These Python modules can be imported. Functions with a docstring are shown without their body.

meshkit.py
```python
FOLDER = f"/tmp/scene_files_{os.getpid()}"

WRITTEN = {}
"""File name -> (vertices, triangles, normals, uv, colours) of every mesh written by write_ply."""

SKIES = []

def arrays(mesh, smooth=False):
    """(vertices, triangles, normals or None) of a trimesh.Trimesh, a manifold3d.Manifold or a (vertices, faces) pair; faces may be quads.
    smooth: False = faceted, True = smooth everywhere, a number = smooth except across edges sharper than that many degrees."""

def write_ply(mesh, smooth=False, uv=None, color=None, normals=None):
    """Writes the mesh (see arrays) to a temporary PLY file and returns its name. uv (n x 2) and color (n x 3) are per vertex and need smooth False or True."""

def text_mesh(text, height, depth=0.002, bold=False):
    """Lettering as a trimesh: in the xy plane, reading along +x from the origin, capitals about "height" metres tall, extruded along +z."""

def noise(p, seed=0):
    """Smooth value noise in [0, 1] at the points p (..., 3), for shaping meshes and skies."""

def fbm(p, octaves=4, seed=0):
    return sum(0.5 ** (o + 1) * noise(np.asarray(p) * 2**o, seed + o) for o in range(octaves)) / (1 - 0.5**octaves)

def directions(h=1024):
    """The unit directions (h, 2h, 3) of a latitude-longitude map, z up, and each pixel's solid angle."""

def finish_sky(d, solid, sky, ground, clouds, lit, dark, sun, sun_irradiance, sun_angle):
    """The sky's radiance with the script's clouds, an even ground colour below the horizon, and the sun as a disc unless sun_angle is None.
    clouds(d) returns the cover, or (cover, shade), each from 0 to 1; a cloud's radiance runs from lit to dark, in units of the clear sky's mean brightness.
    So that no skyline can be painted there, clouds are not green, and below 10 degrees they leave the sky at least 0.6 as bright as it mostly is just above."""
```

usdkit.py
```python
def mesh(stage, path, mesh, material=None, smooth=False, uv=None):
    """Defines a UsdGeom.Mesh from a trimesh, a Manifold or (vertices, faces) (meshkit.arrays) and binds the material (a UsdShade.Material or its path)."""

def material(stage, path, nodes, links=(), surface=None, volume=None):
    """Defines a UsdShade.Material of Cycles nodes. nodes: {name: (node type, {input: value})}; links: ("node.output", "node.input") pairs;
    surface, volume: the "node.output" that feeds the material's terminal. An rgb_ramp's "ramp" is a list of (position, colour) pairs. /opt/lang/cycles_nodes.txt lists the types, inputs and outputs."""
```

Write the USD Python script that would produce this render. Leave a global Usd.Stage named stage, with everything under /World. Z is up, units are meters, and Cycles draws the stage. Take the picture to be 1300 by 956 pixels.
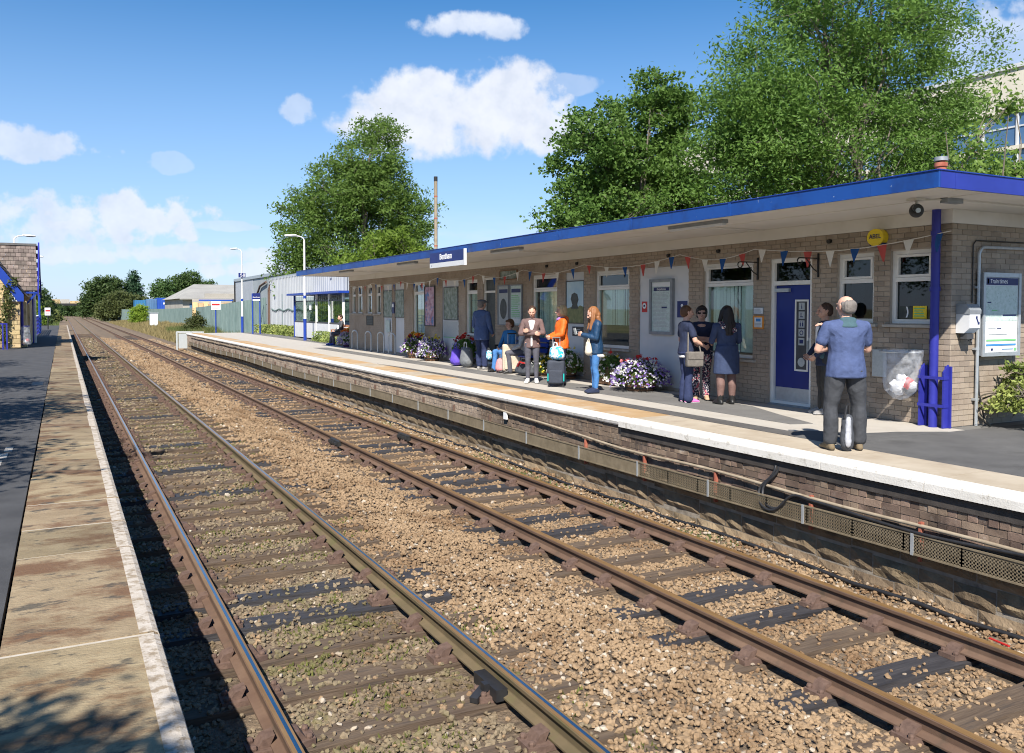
import math, numpy as np, trimesh, manifold3d as m3, usdkit, meshkit
from shapely.geometry import Polygon, box as sbox
from shapely.ops import unary_union
from pxr import Usd, UsdGeom, UsdLux, UsdShade, Sdf, Gf, Vt

stage = Usd.Stage.CreateInMemory()
UsdGeom.SetStageUpAxis(stage, 'Z'); UsdGeom.SetStageMetersPerUnit(stage, 1.0)
UsdGeom.Xform.Define(stage, '/World')
# ------------------------------------------------------------------ camera
# world: y runs along the tracks, x to the right, z = 0 is the platform surface
YAW, PITCH, FPX = math.atan(570 / 1080), math.atan(41 / 1080), 1080.0
cam = UsdGeom.Camera.Define(stage, '/World/camera')
cam.CreateHorizontalApertureAttr(36.0); cam.CreateVerticalApertureAttr(36.0 * 753 / 1024)
cam.CreateFocalLengthAttr(36.0 * FPX / 1300); cam.CreateVerticalApertureOffsetAttr(-45 / 1300 * 36.0)
cam.CreateClippingRangeAttr((0.05, 5000)); cam.CreateFStopAttr(0.0); cam.CreateExposureAttr(0.78)
cam.AddTranslateOp().Set((0, 0, 1.62)); cam.AddRotateXYZOp().Set((90 - math.degrees(PITCH), 0, -math.degrees(YAW)))
# ------------------------------------------------------------------ sun and sky
SD = np.array([-0.563, -0.827, 1.0]); SD /= np.linalg.norm(SD)
SUN_EL, SUN_ROT = math.asin(SD[2]), math.atan2(SD[0], SD[1])
sun = UsdLux.DistantLight.Define(stage, '/World/sun')
sun.CreateIntensityAttr(1.25); sun.CreateAngleAttr(0.5); sun.CreateNormalizeAttr(True); sun.CreateColorAttr((1.0, 0.945, 0.86))
zx = Gf.Rotation(Gf.Vec3d(0, 0, 1), Gf.Vec3d(*SD))
sun.AddTransformOp().Set(Gf.Matrix4d().SetRotate(zx))


def camray(u, v):
    """direction of a point of the picture (for the clouds' places in the sky)"""
    fw = np.array([math.sin(YAW) * math.cos(PITCH), math.cos(YAW) * math.cos(PITCH), -math.sin(PITCH)])
    rt = np.array([math.cos(YAW), -math.sin(YAW), 0]); up = np.cross(rt, fw)
    d = fw + rt * (u - 650) / FPX - up * (v - 433) / FPX
    return d / np.linalg.norm(d)


def sky_material():
    n = {'sky': ('sky_texture', dict(sky_type='single_scattering', sun_disc=False, sun_elevation=SUN_EL, sun_rotation=SUN_ROT, air_density=1.0, aerosol_density=0.35, ozone_density=4.0)),
         'tc': ('texture_coordinate', {}),
         'nz': ('noise_texture', dict(scale=9.0, detail=6.0, roughness=0.52)), 'nz2': ('noise_texture', dict(scale=30.0, detail=5.0, roughness=0.6)),
         'nzf': ('noise_texture', dict(scale=42.0, detail=4.0, roughness=0.5)), 'nzb': ('math', dict(math_type='multiply_add', value2=0.75, value3=-0.375)), 'nzc': ('math', dict(math_type='add')), 'nz3': ('math', dict(math_type='add', value2=0.0)), 'sep': ('separate_xyz', {})}
    L = [('tc.generated', 'nzf.vector'), ('nzf.fac', 'nzb.value1'), ('nzb.value', 'nzc.value1'), ('nz.fac', 'nzc.value2'), ('nz2.fac', 'nz3.value1'), ('tc.generated', 'nz.vector'), ('tc.generated', 'nz2.vector'), ('tc.generated', 'sep.vector')]
    covers, bases = [], []
    #        az/el centre  half width, half height (radians), noise, strength
    clouds = [(592, 158, .145, .044, .50, 1.0), (548, 130, .066, .044, .62, 1.0), (628, 132, .075, .050, .62, 1.0), (592, 140, .075, .046, .5, 1.0), (515, 150, .060, .030, .8, .85), (668, 160, .080, .036, .7, .95), (603, 32, .070, .017, .7, .62), (378, 143, .020, .018, 1.1, .5), (25, 180, .062, .018, .9, .7),
              (218, 209, .018, .010, 1.2, .25), (60, 285, .13, .035, 1.0, .75), (150, 278, .085, .030, 1.1, .85), (120, 322, .16, .014, 1.0, .7), (230, 322, .10, .012, 1.0, .65), (280, 287, .04, .006, .8, .4), (325, 345, .07, .012, 1.0, .7), (700, 108, .07, .012, .9, .35), (1270, 60, .07, .08, 1.0, .45)]
    for i, (u, v, a, b, k, s) in enumerate(clouds):
        d = camray(u, v); h = np.array([d[1], -d[0], 0]); h /= np.linalg.norm(h); w = np.cross(h, d)
        n[f'dx{i}'] = ('vector_math', dict(math_type='dot_product', vector2=tuple(h / a)))
        n[f'dy{i}'] = ('vector_math', dict(math_type='dot_product', vector2=tuple(w / b)))
        n[f'dz{i}'] = ('vector_math', dict(math_type='dot_product', vector2=tuple(d)))
        n[f'ox{i}'] = ('math', dict(math_type='subtract', value2=0.0)); n[f'oy{i}'] = ('math', dict(math_type='subtract', value2=0.0))
        n[f'x2{i}'] = ('math', dict(math_type='multiply')); n[f'y2{i}'] = ('math', dict(math_type='multiply'))
        n[f'r{i}'] = ('math', dict(math_type='add')); n[f'f{i}'] = ('math', dict(math_type='greater_than', value2=0.3))
        n[f'nm{i}'] = ('math', dict(math_type='multiply_add', value2=-4.2 * k, value3=2.1 * k)); n[f'q{i}'] = ('math', dict(math_type='add'))
        n[f'm{i}'] = ('map_range', dict(range_type='smoothstep', from_min=1.05, from_max=0.38, to_min=0.0, to_max=s, clamp=True)); n[f'g{i}'] = ('math', dict(math_type='multiply')); n[f'e{i}'] = ('map_range', dict(range_type='smoothstep', from_min=.35, from_max=-1.0, to_min=0.0, to_max=.62, clamp=True)); n[f'eg{i}'] = ('math', dict(math_type='multiply')); L += [(f'dy{i}.value', f'e{i}.value'), (f'e{i}.result', f'eg{i}.value1'), (f'f{i}.value', f'eg{i}.value2')]
        L += [('tc.generated', f'dx{i}.vector1'), ('tc.generated', f'dy{i}.vector1'), ('tc.generated', f'dz{i}.vector1'), (f'dx{i}.value', f'x2{i}.value1'), (f'dx{i}.value', f'x2{i}.value2'),
              (f'dy{i}.value', f'y2{i}.value1'), (f'dy{i}.value', f'y2{i}.value2'), (f'x2{i}.value', f'r{i}.value1'), (f'y2{i}.value', f'r{i}.value2'), (f'dz{i}.value', f'f{i}.value1'),
              ('nzc.value', f'nm{i}.value1'), (f'r{i}.value', f'q{i}.value1'), (f'nm{i}.value', f'q{i}.value2'), (f'q{i}.value', f'm{i}.value'), (f'm{i}.result', f'g{i}.value1'), (f'f{i}.value', f'g{i}.value2')]
        covers.append(f'g{i}.value')
        if i == 0 or i > 5: bases.append(f'eg{i}.value')
    # low broken cloud all round the horizon
    n['lowmap'] = ('mapping', dict(scale=(1.0, 1.0, 5.5))); n['lown'] = ('noise_texture', dict(scale=3.6, detail=6.0, roughness=0.58)); n['lowr'] = ('map_range', dict(range_type='smoothstep', from_min=0.52, from_max=0.72, to_min=0, to_max=0.55, clamp=True))
    n['lowe'] = ('map_range', dict(range_type='smoothstep', from_min=0.13, from_max=0.05, to_min=0, to_max=1, clamp=True)); n['lowg'] = ('math', dict(math_type='multiply'))
    L += [('tc.generated', 'lowmap.vector'), ('lowmap.vector', 'lown.vector'), ('lown.fac', 'lowr.value'), ('sep.z', 'lowe.value'), ('lowr.result', 'lowg.value1'), ('lowe.result', 'lowg.value2')]
    covers.append('lowg.value')
    acc = covers[0]
    for i, c in enumerate(covers[1:]):
        n[f'mx{i}'] = ('math', dict(math_type='maximum')); L += [(acc, f'mx{i}.value1'), (c, f'mx{i}.value2')]; acc = f'mx{i}.value'
    b = bases[0]
    for i, c in enumerate(bases[1:]):
        n[f'bx{i}'] = ('math', dict(math_type='maximum')); L += [(b, f'bx{i}.value1'), (c, f'bx{i}.value2')]; b = f'bx{i}.value'
    n['bmix'] = ('mix', dict(mix_type='mix', color2=(6.4, 7.2, 8.8))); L += [('shade.color', 'bmix.color1'), (b, 'bmix.fac')]
    n['shade'] = ('rgb_ramp', {'ramp': [(0.34, (8.0, 8.4, 9.2)), (0.50, (10.2, 10.3, 10.6)), (0.66, (11.8, 11.7, 11.5))]})
    n['hs'] = ('hsv', dict(hue=0.5, saturation=1.33, value=1.30, fac=1.0)); n['hz'] = ('map_range', dict(range_type='smoothstep', from_min=0.42, from_max=0.0, to_min=0.0, to_max=0.62, clamp=True)); n['hm'] = ('mix', dict(mix_type='mix', color2=(5.5, 7.4, 11.2))); L += [('sep.z', 'hz.value'), ('hz.result', 'hm.fac'), ('hs.color', 'hm.color1')]
    n['mix'] = ('mix', dict(mix_type='mix')); n['bg'] = ('background_shader', dict(strength=0.062))
    L += [('nz3.value', 'shade.fac'), ('sky.color', 'hs.color'), ('hm.color', 'mix.color1'), ('bmix.color', 'mix.color2'), (acc, 'mix.fac'), ('mix.color', 'bg.color')]
    return usdkit.material(stage, '/World/Looks/sky', n, L, surface='bg.background')


dome = UsdLux.DomeLight.Define(stage, '/World/sky')
UsdShade.MaterialBindingAPI.Apply(dome.GetPrim()).Bind(sky_material())
dome.GetPrim().SetCustomDataByKey('kind', 'structure')
# ------------------------------------------------------------------ materials
MATS = {}


def mat(name, col, col2=None, scale=3.0, var=0.12, rough=0.75, bump=0.0, bscale=60.0, island=0.0, metal=0.0, stain=None, stain2=None, spec=0.4, stretch=None, trans=0.0, obj=False, **kw):
    """weathered procedural surface: two tones by noise, stains, per-piece variation and fine relief"""
    col = np.array(col, float); c2 = np.array(col2, float) if col2 is not None else np.clip(col * (1 + var), 0, 1); c1 = col if col2 is not None else col * (1 - var)
    n = {'g': ('geometry', {}), 'n': ('noise_texture', dict(scale=scale, detail=6.0, roughness=0.62)), 'r': ('rgb_ramp', {'ramp': [(0.32, tuple(c1)), (0.68, tuple(c2))]}),
         'p': ('principled_bsdf', dict(roughness=rough, metallic=metal, specular_ior_level=spec, **kw))}
    L = [('n.fac', 'r.fac')]
    src = 'g.position'
    if obj:
        n['tc'] = ('texture_coordinate', {}); src = 'tc.object'
    if stretch:
        n['mp'] = ('mapping', dict(scale=tuple(stretch))); L += [(src, 'mp.vector')]; src = 'mp.vector'
    L += [(src, 'n.vector')]
    out = 'r.color'
    for k, st in (('a', stain), ('b', stain2)):
        if st:
            c, sc, lo, hi, amt = st
            n['sn' + k] = ('noise_texture', dict(scale=sc, detail=7.0, roughness=0.66)); n['sr' + k] = ('map_range', dict(range_type='smoothstep', from_min=lo, from_max=hi, to_min=0, to_max=amt, clamp=True)); n['sm' + k] = ('mix', dict(mix_type='mix', color2=tuple(c)))
            L += [(src, f'sn{k}.vector'), (f'sn{k}.fac', f'sr{k}.value'), (f'sr{k}.result', f'sm{k}.fac'), (out, f'sm{k}.color1')]; out = f'sm{k}.color'
    if island:
        n['ir'] = ('map_range', dict(from_min=0, from_max=1, to_min=1 - island, to_max=1 + island)); n['hv'] = ('hsv', dict(hue=0.5, saturation=1.0, fac=1.0))
        n['oi'] = ('object_info', {}); n['os'] = ('math', dict(math_type='add')); n['of'] = ('math', dict(math_type='fraction')); n['wn'] = ('white_noise_texture', dict(dimensions='1D')); n['ih'] = ('map_range', dict(from_min=0, from_max=1, to_min=0.5 - island * .022, to_max=0.5 + island * .022))
        L += [('g.random_per_island', 'os.value1'), ('oi.random', 'os.value2'), ('os.value', 'of.value1'), ('of.value', 'ir.value'), ('ir.result', 'hv.value'), ('of.value', 'wn.w'), ('wn.value', 'ih.value'), ('ih.result', 'hv.hue'), (out, 'hv.color')]; out = 'hv.color'
    L.append((out, 'p.base_color'))
    if bump:
        n['bn'] = ('noise_texture', dict(scale=bscale, detail=5.0, roughness=0.65)); n['b'] = ('bump', dict(strength=1.0, distance=bump)); L += [(src, 'bn.vector'), ('bn.fac', 'b.height'), ('b.normal', 'p.normal')]
    surf = 'p.BSDF'
    if trans:
        n['t'] = ('translucent_bsdf', {}); n['x'] = ('mix_closure', dict(fac=trans)); L += [(out, 't.color'), ('p.BSDF', 'x.closure1'), ('t.BSDF', 'x.closure2')]; surf = 'x.closure'
    MATS[name] = usdkit.material(stage, '/World/Looks/' + name, n, L, surface=surf)
    return MATS[name]


def glass_mat(name, tint, clear, fresnel=1.5):
    n = {'t': ('transparent_bsdf', dict(color=tint)), 'g': ('glossy_bsdf', dict(color=(1, 1, 1), roughness=0.02)), 'f': ('layer_weight', dict(blend=0.5)), 'w': ('math', dict(math_type='power', value2=3.5)), 'k': ('math', dict(math_type='multiply_add', value2=0.9, value3=0.045)), 'm': ('mix_closure', {})}
    MATS[name] = usdkit.material(stage, '/World/Looks/' + name, n, [('f.facing', 'w.value1'), ('w.value', 'k.value1'), ('k.value', 'm.fac'), ('t.BSDF', 'm.closure1'), ('g.BSDF', 'm.closure2')], surface='m.closure')


def stone_mat(name, stops, bump=0.004, moss=None, dark=.25):
    """loose stones: every stone takes its own tone from a list"""
    n = {'g': ('geometry', {}), 'w': ('white_noise_texture', dict(dimensions='1D')), 'r': ('rgb_ramp', {'ramp': stops}), 'n': ('noise_texture', dict(scale=35.0, detail=4.0)), 'v': ('map_range', dict(from_min=.25, from_max=.75, to_min=1 - dark, to_max=1 + dark)), 'h': ('hsv', dict(fac=1.0, hue=.5, saturation=1.0)),
         'p': ('principled_bsdf', dict(roughness=.85, specular_ior_level=.25)), 'b': ('bump', dict(strength=1.0, distance=bump))}
    L = [('g.random_per_island', 'w.w'), ('w.value', 'r.fac'), ('g.position', 'n.vector'), ('n.fac', 'v.value'), ('r.color', 'h.color'), ('v.result', 'h.value'), ('n.fac', 'b.height'), ('b.normal', 'p.normal')]
    out = 'h.color'
    if moss:
        n['mn'] = ('noise_texture', dict(scale=1.3, detail=5.0, roughness=.7)); n['mr'] = ('map_range', dict(range_type='smoothstep', from_min=.5, from_max=.68, to_min=0, to_max=.75, clamp=True)); n['mm'] = ('mix', dict(mix_type='mix', color2=moss))
        L += [('g.position', 'mn.vector'), ('mn.fac', 'mr.value'), ('mr.result', 'mm.fac'), (out, 'mm.color1')]; out = 'mm.color'
    n['dn'] = ('noise_texture', dict(scale=1.1, detail=6.0, roughness=.68)); n['dr'] = ('rgb_ramp', {'ramp': [(.38, (.66, .58, .51)), (.52, (1.02, 1.0, .96)), (.70, (1.18, 1.16, 1.12))]}); n['dm'] = ('mix', dict(mix_type='multiply', fac=1.0)); L += [('g.position', 'dn.vector'), ('dn.fac', 'dr.fac'), (out, 'dm.color1'), ('dr.color', 'dm.color2')]; out = 'dm.color'
    L.append((out, 'p.base_color'))
    MATS[name] = usdkit.material(stage, '/World/Looks/' + name, n, L, surface='p.BSDF')


glass_mat('pane', (0.86, 0.92, 0.90), 0); glass_mat('pane_dark', (0.30, 0.34, 0.36), 0); MATS['clear_plastic'] = usdkit.material(stage, '/World/Looks/clear_plastic', {'t': ('transparent_bsdf', dict(color=(.93, .94, .96))), 'p': ('principled_bsdf', dict(base_color=(.75, .77, .80), roughness=.25)), 'n': ('noise_texture', dict(scale=9.0, detail=4.0)), 'g': ('geometry', {}), 'r': ('map_range', dict(from_min=.38, from_max=.68, to_min=.10, to_max=.42, clamp=True)), 'm': ('mix_closure', {})},
    [('g.position', 'n.vector'), ('n.fac', 'r.value'), ('r.result', 'm.fac'), ('t.BSDF', 'm.closure1'), ('p.BSDF', 'm.closure2')], surface='m.closure')
mat('slab_tan', (.185, .137, .080), (.285, .222, .138), scale=2.0, rough=.85, bump=.010, bscale=26, island=.24, stain=((.115, .060, .03), 1.3, .46, .62, .9), stain2=((.045, .042, .036), 3.0, .55, .64, .8), stretch=(1.2, 2.0, 1))
mat('white_line', (.40, .345, .28), (.52, .47, .41), scale=14, rough=.85, bump=.004, bscale=90, stain=((.22, .16, .095), 16.0, .46, .62, .75), stain2=((.16, .12, .08), 2.0, .54, .66, .6))
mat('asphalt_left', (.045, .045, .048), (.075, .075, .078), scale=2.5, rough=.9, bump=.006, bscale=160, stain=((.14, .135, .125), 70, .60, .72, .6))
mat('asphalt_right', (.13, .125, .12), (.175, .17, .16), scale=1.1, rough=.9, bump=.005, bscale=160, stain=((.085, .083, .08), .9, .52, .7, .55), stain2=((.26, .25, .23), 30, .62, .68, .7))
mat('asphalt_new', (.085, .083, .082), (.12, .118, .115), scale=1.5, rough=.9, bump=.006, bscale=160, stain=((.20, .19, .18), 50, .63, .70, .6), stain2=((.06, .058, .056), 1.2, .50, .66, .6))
mat('tarmac_dark', (.075, .07, .066), (.11, .105, .1), scale=2.5, rough=.9, bump=.004, bscale=120)
mat('coping_beige', (.36, .295, .215), (.46, .395, .305), scale=1.8, rough=.85, bump=.004, bscale=60, island=.06, stain=((.30, .24, .18), 2.5, .53, .68, .55))
mat('coping_orange', (.37, .225, .10), (.46, .32, .18), scale=1.5, rough=.85, bump=.004, bscale=60, island=.06, stain=((.47, .41, .33), 1.3, .5, .65, .7))
mat('coping_white', (.60, .575, .525), (.70, .675, .63), scale=5, rough=.75, bump=.004, bscale=70, island=.04, stain=((.36, .33, .28), 9, .56, .66, .65))
mat('paving_pale', (.40, .365, .315), (.47, .435, .38), scale=2.0, rough=.88, bump=.002, bscale=90, island=.05, stain=((.36, .335, .30), 2.0, .52, .68, .5), stain2=((.28, .26, .24), 26, .60, .70, .4))
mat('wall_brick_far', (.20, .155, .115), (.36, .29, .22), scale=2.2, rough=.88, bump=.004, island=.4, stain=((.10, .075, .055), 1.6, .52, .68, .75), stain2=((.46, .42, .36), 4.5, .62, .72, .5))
mat('dark_course', (.038, .033, .03), (.07, .06, .053), scale=6, rough=.7, bump=.004)
mat('wall_brick', (.115, .078, .058), (.235, .168, .125), scale=2.6, rough=.85, bump=.004, bscale=90, island=.5, stain=((.30, .26, .22), 5.0, .58, .70, .5), stain2=((.035, .028, .026), 2.0, .54, .68, .7), obj=False)
mat('wall_mortar', (.22, .185, .145), (.32, .28, .23), scale=8, rough=.95, bump=.006, stain=((.07, .055, .042), 2.2, .50, .66, .6))
mat('rubble', (.125, .09, .055), (.235, .175, .11), scale=3.2, rough=.9, bump=.022, bscale=16, island=.25, stain=((.07, .05, .035), 2.6, .52, .68, .75), stain2=((.48, .44, .37), 6, .66, .74, .5))
mat('joint_pale', (.36, .32, .26), (.46, .42, .36), scale=12, rough=.95)
mat('blue_end', (.018, .030, .235), (.024, .040, .30), scale=1.5, rough=.4, stain=((.40, .40, .46), 12, .72, .75, .7))
mat('building_brick', (.285, .23, .178), (.37, .305, .24), scale=1.4, rough=.88, bump=.003, bscale=120, island=.17, stain=((.21, .155, .115), 1.1, .48, .68, .6), stain2=((.52, .46, .40), 3.2, .64, .74, .35))
mat('building_mortar', (.36, .31, .255), (.43, .375, .315), scale=5, rough=.95, bump=.003)
mat('white_paint', (.72, .71, .67), (.79, .78, .75), scale=4, rough=.45, bump=.0006, stain=((.55, .52, .46), 6, .58, .72, .35))
mat('panel_white', (.56, .575, .59), (.63, .64, .655), scale=2, rough=.55, stain=((.50, .50, .49), 3, .55, .7, .35))
mat('soffit', (.66, .635, .585), (.72, .69, .645), scale=1.2, rough=.8, bump=.001, stain=((.5, .46, .40), .8, .53, .7, .4))
mat('blue_paint', (.012, .040, .26), (.018, .055, .33), scale=1.5, rough=.38, stain=((.35, .37, .42), 18, .70, .74, .7))
mat('blue_fascia', (.010, .052, .235), (.013, .070, .295), scale=.8, rough=.42, bump=.0008, bscale=6, stain=((.45, .48, .52), 13, .67, .70, .75), stain2=((.012, .04, .17), 1.7, .48, .66, .75))
mat('blue_door', (.010, .022, .17), (.014, .030, .22), scale=1.2, rough=.4)
mat('purple_pipe', (.022, .026, .235), (.032, .036, .30), scale=2.5, rough=.42, stain=((.06, .06, .30), 12, .6, .72, .5))
mat('roof_felt', (.10, .10, .10), (.16, .155, .15), scale=3, rough=.95)
mat('concrete', (.34, .31, .27), (.45, .42, .37), scale=3, rough=.9, bump=.003, stain=((.2, .18, .15), 5, .55, .7, .5))
mat('rail_side', (.105, .062, .042), (.155, .098, .066), scale=3, rough=.8, bump=.002, bscale=120, stain=((.075, .055, .038), 8, .52, .7, .7))
mat('rail_side_mossy', (.10, .078, .042), (.15, .11, .062), scale=3, rough=.8, bump=.002, bscale=120, stain=((.10, .10, .035), 4, .5, .7, .6))
mat('rail_head_rust', (.26, .145, .055), (.36, .215, .09), scale=6, rough=.45, metal=.45, stretch=(3, .3, 3))
mat('rail_head_steel', (.48, .46, .46), (.62, .60, .60), scale=6, rough=.22, metal=1.0, stretch=(6, .2, 6), stain=((.34, .19, .10), 5, .6, .7, .7))
mat('chair_iron', (.085, .052, .040), (.15, .095, .072), scale=20, rough=.85, bump=.003)
mat('sleeper_brown', (.075, .050, .033), (.135, .098, .067), scale=5, rough=.9, bump=.008, bscale=14, stretch=(.4, 5, 5), stain=((.05, .04, .035), 6, .52, .7, .7))
mat('sleeper_dark', (.026, .025, .028), (.055, .052, .055), scale=5, rough=.62, bump=.006, bscale=14, stretch=(.4, 5, 5), stain=((.12, .10, .09), 9, .62, .72, .5))
mat('ballast_base_tan', (.115, .082, .053), (.24, .178, .12), scale=20, rough=.95, bump=.05, bscale=18, stain=((.30, .255, .20), 24, .60, .68, .8), stain2=((.06, .042, .027), 2.2, .52, .66, .65))
stone_mat('ballast_tan', [(0, (.088, .058, .035)), (.2, (.165, .108, .062)), (.45, (.236, .160, .094)), (.68, (.285, .205, .130)), (.84, (.18, .14, .096)), (.95, (.33, .275, .215)), (1, (.46, .42, .37))])
stone_mat('ballast_grey', [(0, (.055, .042, .028)), (.25, (.11, .083, .054)), (.5, (.165, .128, .085)), (.7, (.22, .18, .125)), (.9, (.29, .25, .20)), (1, (.44, .41, .36))], moss=(.085, .09, .022))
stone_mat('ballast_white', [(0, (.26, .215, .16)), (.55, (.36, .31, .25)), (1, (.60, .57, .52))])
mat('moss', (.10, .12, .025), (.17, .18, .045), scale=14, rough=.95, island=.3)
mat('cable_black', (.016, .016, .018), (.03, .03, .032), scale=8, rough=.45)
mat('tray_beige', (.145, .115, .072), (.225, .182, .12), scale=6, rough=.8, island=.05, stain=((.2, .16, .1), 5, .55, .7, .5))
mat('tray_black', (.02, .018, .016), (.04, .036, .03), scale=6, rough=.6)
mat('pipe_tan', (.24, .19, .13), (.36, .30, .22), scale=6, rough=.7, stain=((.2, .15, .1), 7, .55, .7, .6))
mat('rust_red', (.28, .075, .045), (.40, .14, .09), scale=12, rough=.85)
mat('galvanised', (.42, .45, .47), (.52, .55, .57), scale=14, rough=.45, metal=.55)
mat('grey_metal', (.22, .24, .26), (.28, .30, .32), scale=8, rough=.5, metal=.2)
mat('dark_grey', (.05, .052, .056), (.07, .072, .078), scale=8, rough=.55)
mat('black_iron', (.018, .018, .018), (.03, .03, .03), scale=10, rough=.5)
mat('paper_white', (.72, .73, .73), (.78, .79, .79), scale=3, rough=.5)
mat('sign_blue', (.012, .022, .12), (.018, .03, .16), scale=3, rough=.4)
mat('letter_white', (.85, .85, .85), scale=3, var=.02, rough=.5)
mat('print_grey', (.36, .39, .40), (.46, .49, .49), scale=30, rough=.5)
mat('print_green', (.20, .52, .22), scale=3, rough=.5); mat('print_blue', (.06, .25, .55), scale=3, rough=.5); mat('print_navy', (.02, .03, .12), scale=3, rough=.5)
mat('map_green', (.44, .55, .50), (.60, .68, .66), scale=18, rough=.45, stain=((.30, .40, .34), 26, .56, .62, .6))
mat('poster_sky', (.36, .54, .66), (.55, .68, .74), scale=2.0, rough=.4); mat('poster_hill', (.10, .13, .05), (.25, .25, .10), scale=9, rough=.4); mat('poster_dark', (.03, .035, .035), (.07, .08, .07), scale=10, rough=.4)
mat('mural', (.05, .09, .05), (.35, .40, .36), scale=6, rough=.4, stain=((.45, .30, .12), 9, .6, .68, .8))
mat('pattern_pink', (.25, .08, .14), (.62, .45, .55), scale=7, rough=.45, stain=((.06, .18, .42), 4, .52, .56, .9))
mat('sign_red', (.50, .025, .025), scale=3, rough=.4); mat('sign_yellow', (.80, .60, .03), scale=3, rough=.4, var=.03); mat('sign_orange', (.72, .28, .05), scale=3, rough=.5)
mat('flag_red', (.55, .10, .09), scale=6, rough=.9, trans=.25); mat('flag_white', (.80, .78, .74), scale=6, rough=.9, trans=.25, var=.04); mat('flag_blue', (.02, .10, .34), scale=6, rough=.9, trans=.2)
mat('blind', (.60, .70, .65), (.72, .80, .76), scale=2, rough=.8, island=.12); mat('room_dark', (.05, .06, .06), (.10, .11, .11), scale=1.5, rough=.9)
mat('slate_roof', (.10, .078, .068), (.21, .17, .145), scale=2.5, rough=.85, island=.35, stain=((.33, .30, .26), 5, .60, .70, .6))
mat('cottage_stone', (.40, .29, .14), (.56, .43, .24), scale=2.0, rough=.9, bump=.012, bscale=20, island=.25, stain=((.20, .14, .08), 2.4, .54, .68, .6))
mat('palisade', (.12, .175, .165), (.18, .24, .225), scale=.7, rough=.6, island=.14, stain=((.24, .30, .285), 1.0, .54, .7, .5))
mat('cladding', (.33, .35, .375), (.41, .43, .46), scale=.5, rough=.5, stain=((.42, .44, .46), .8, .55, .7, .5)); mat('cladding_grey', (.26, .29, .30), (.34, .37, .38), scale=.5, rough=.6)
mat('shed_roof', (.26, .25, .23), (.34, .33, .30), scale=.35, rough=.85); mat('shed_wall', (.32, .295, .25), (.42, .39, .34), scale=.4, rough=.85)
mat('container_blue', (.015, .06, .34), (.022, .085, .42), scale=.3, rough=.5); mat('container_teal', (.03, .15, .32), (.05, .20, .38), scale=.3, rough=.5); mat('stock_orange', (.52, .33, .15), (.66, .48, .27), scale=.6, rough=.8, island=.2)
mat('cream_render', (.60, .55, .45), (.70, .65, .55), scale=.3, rough=.8, stain=((.5, .45, .36), .5, .55, .7, .4)); mat('tinted_glass', (.06, .13, .26), (.11, .21, .36), scale=.2, rough=.08, spec=.8)
mat('grass_dry', (.25, .21, .085), (.40, .33, .15), scale=.5, rough=.95, island=.35, trans=.25); mat('grass_green', (.07, .11, .03), (.15, .18, .055), scale=.8, rough=.95, island=.35, trans=.25)
mat('soil', (.14, .13, .06), (.26, .23, .11), scale=.35, rough=.95, bump=.03, bscale=6, stain=((.09, .11, .035), .25, .45, .6, .7))
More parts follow.
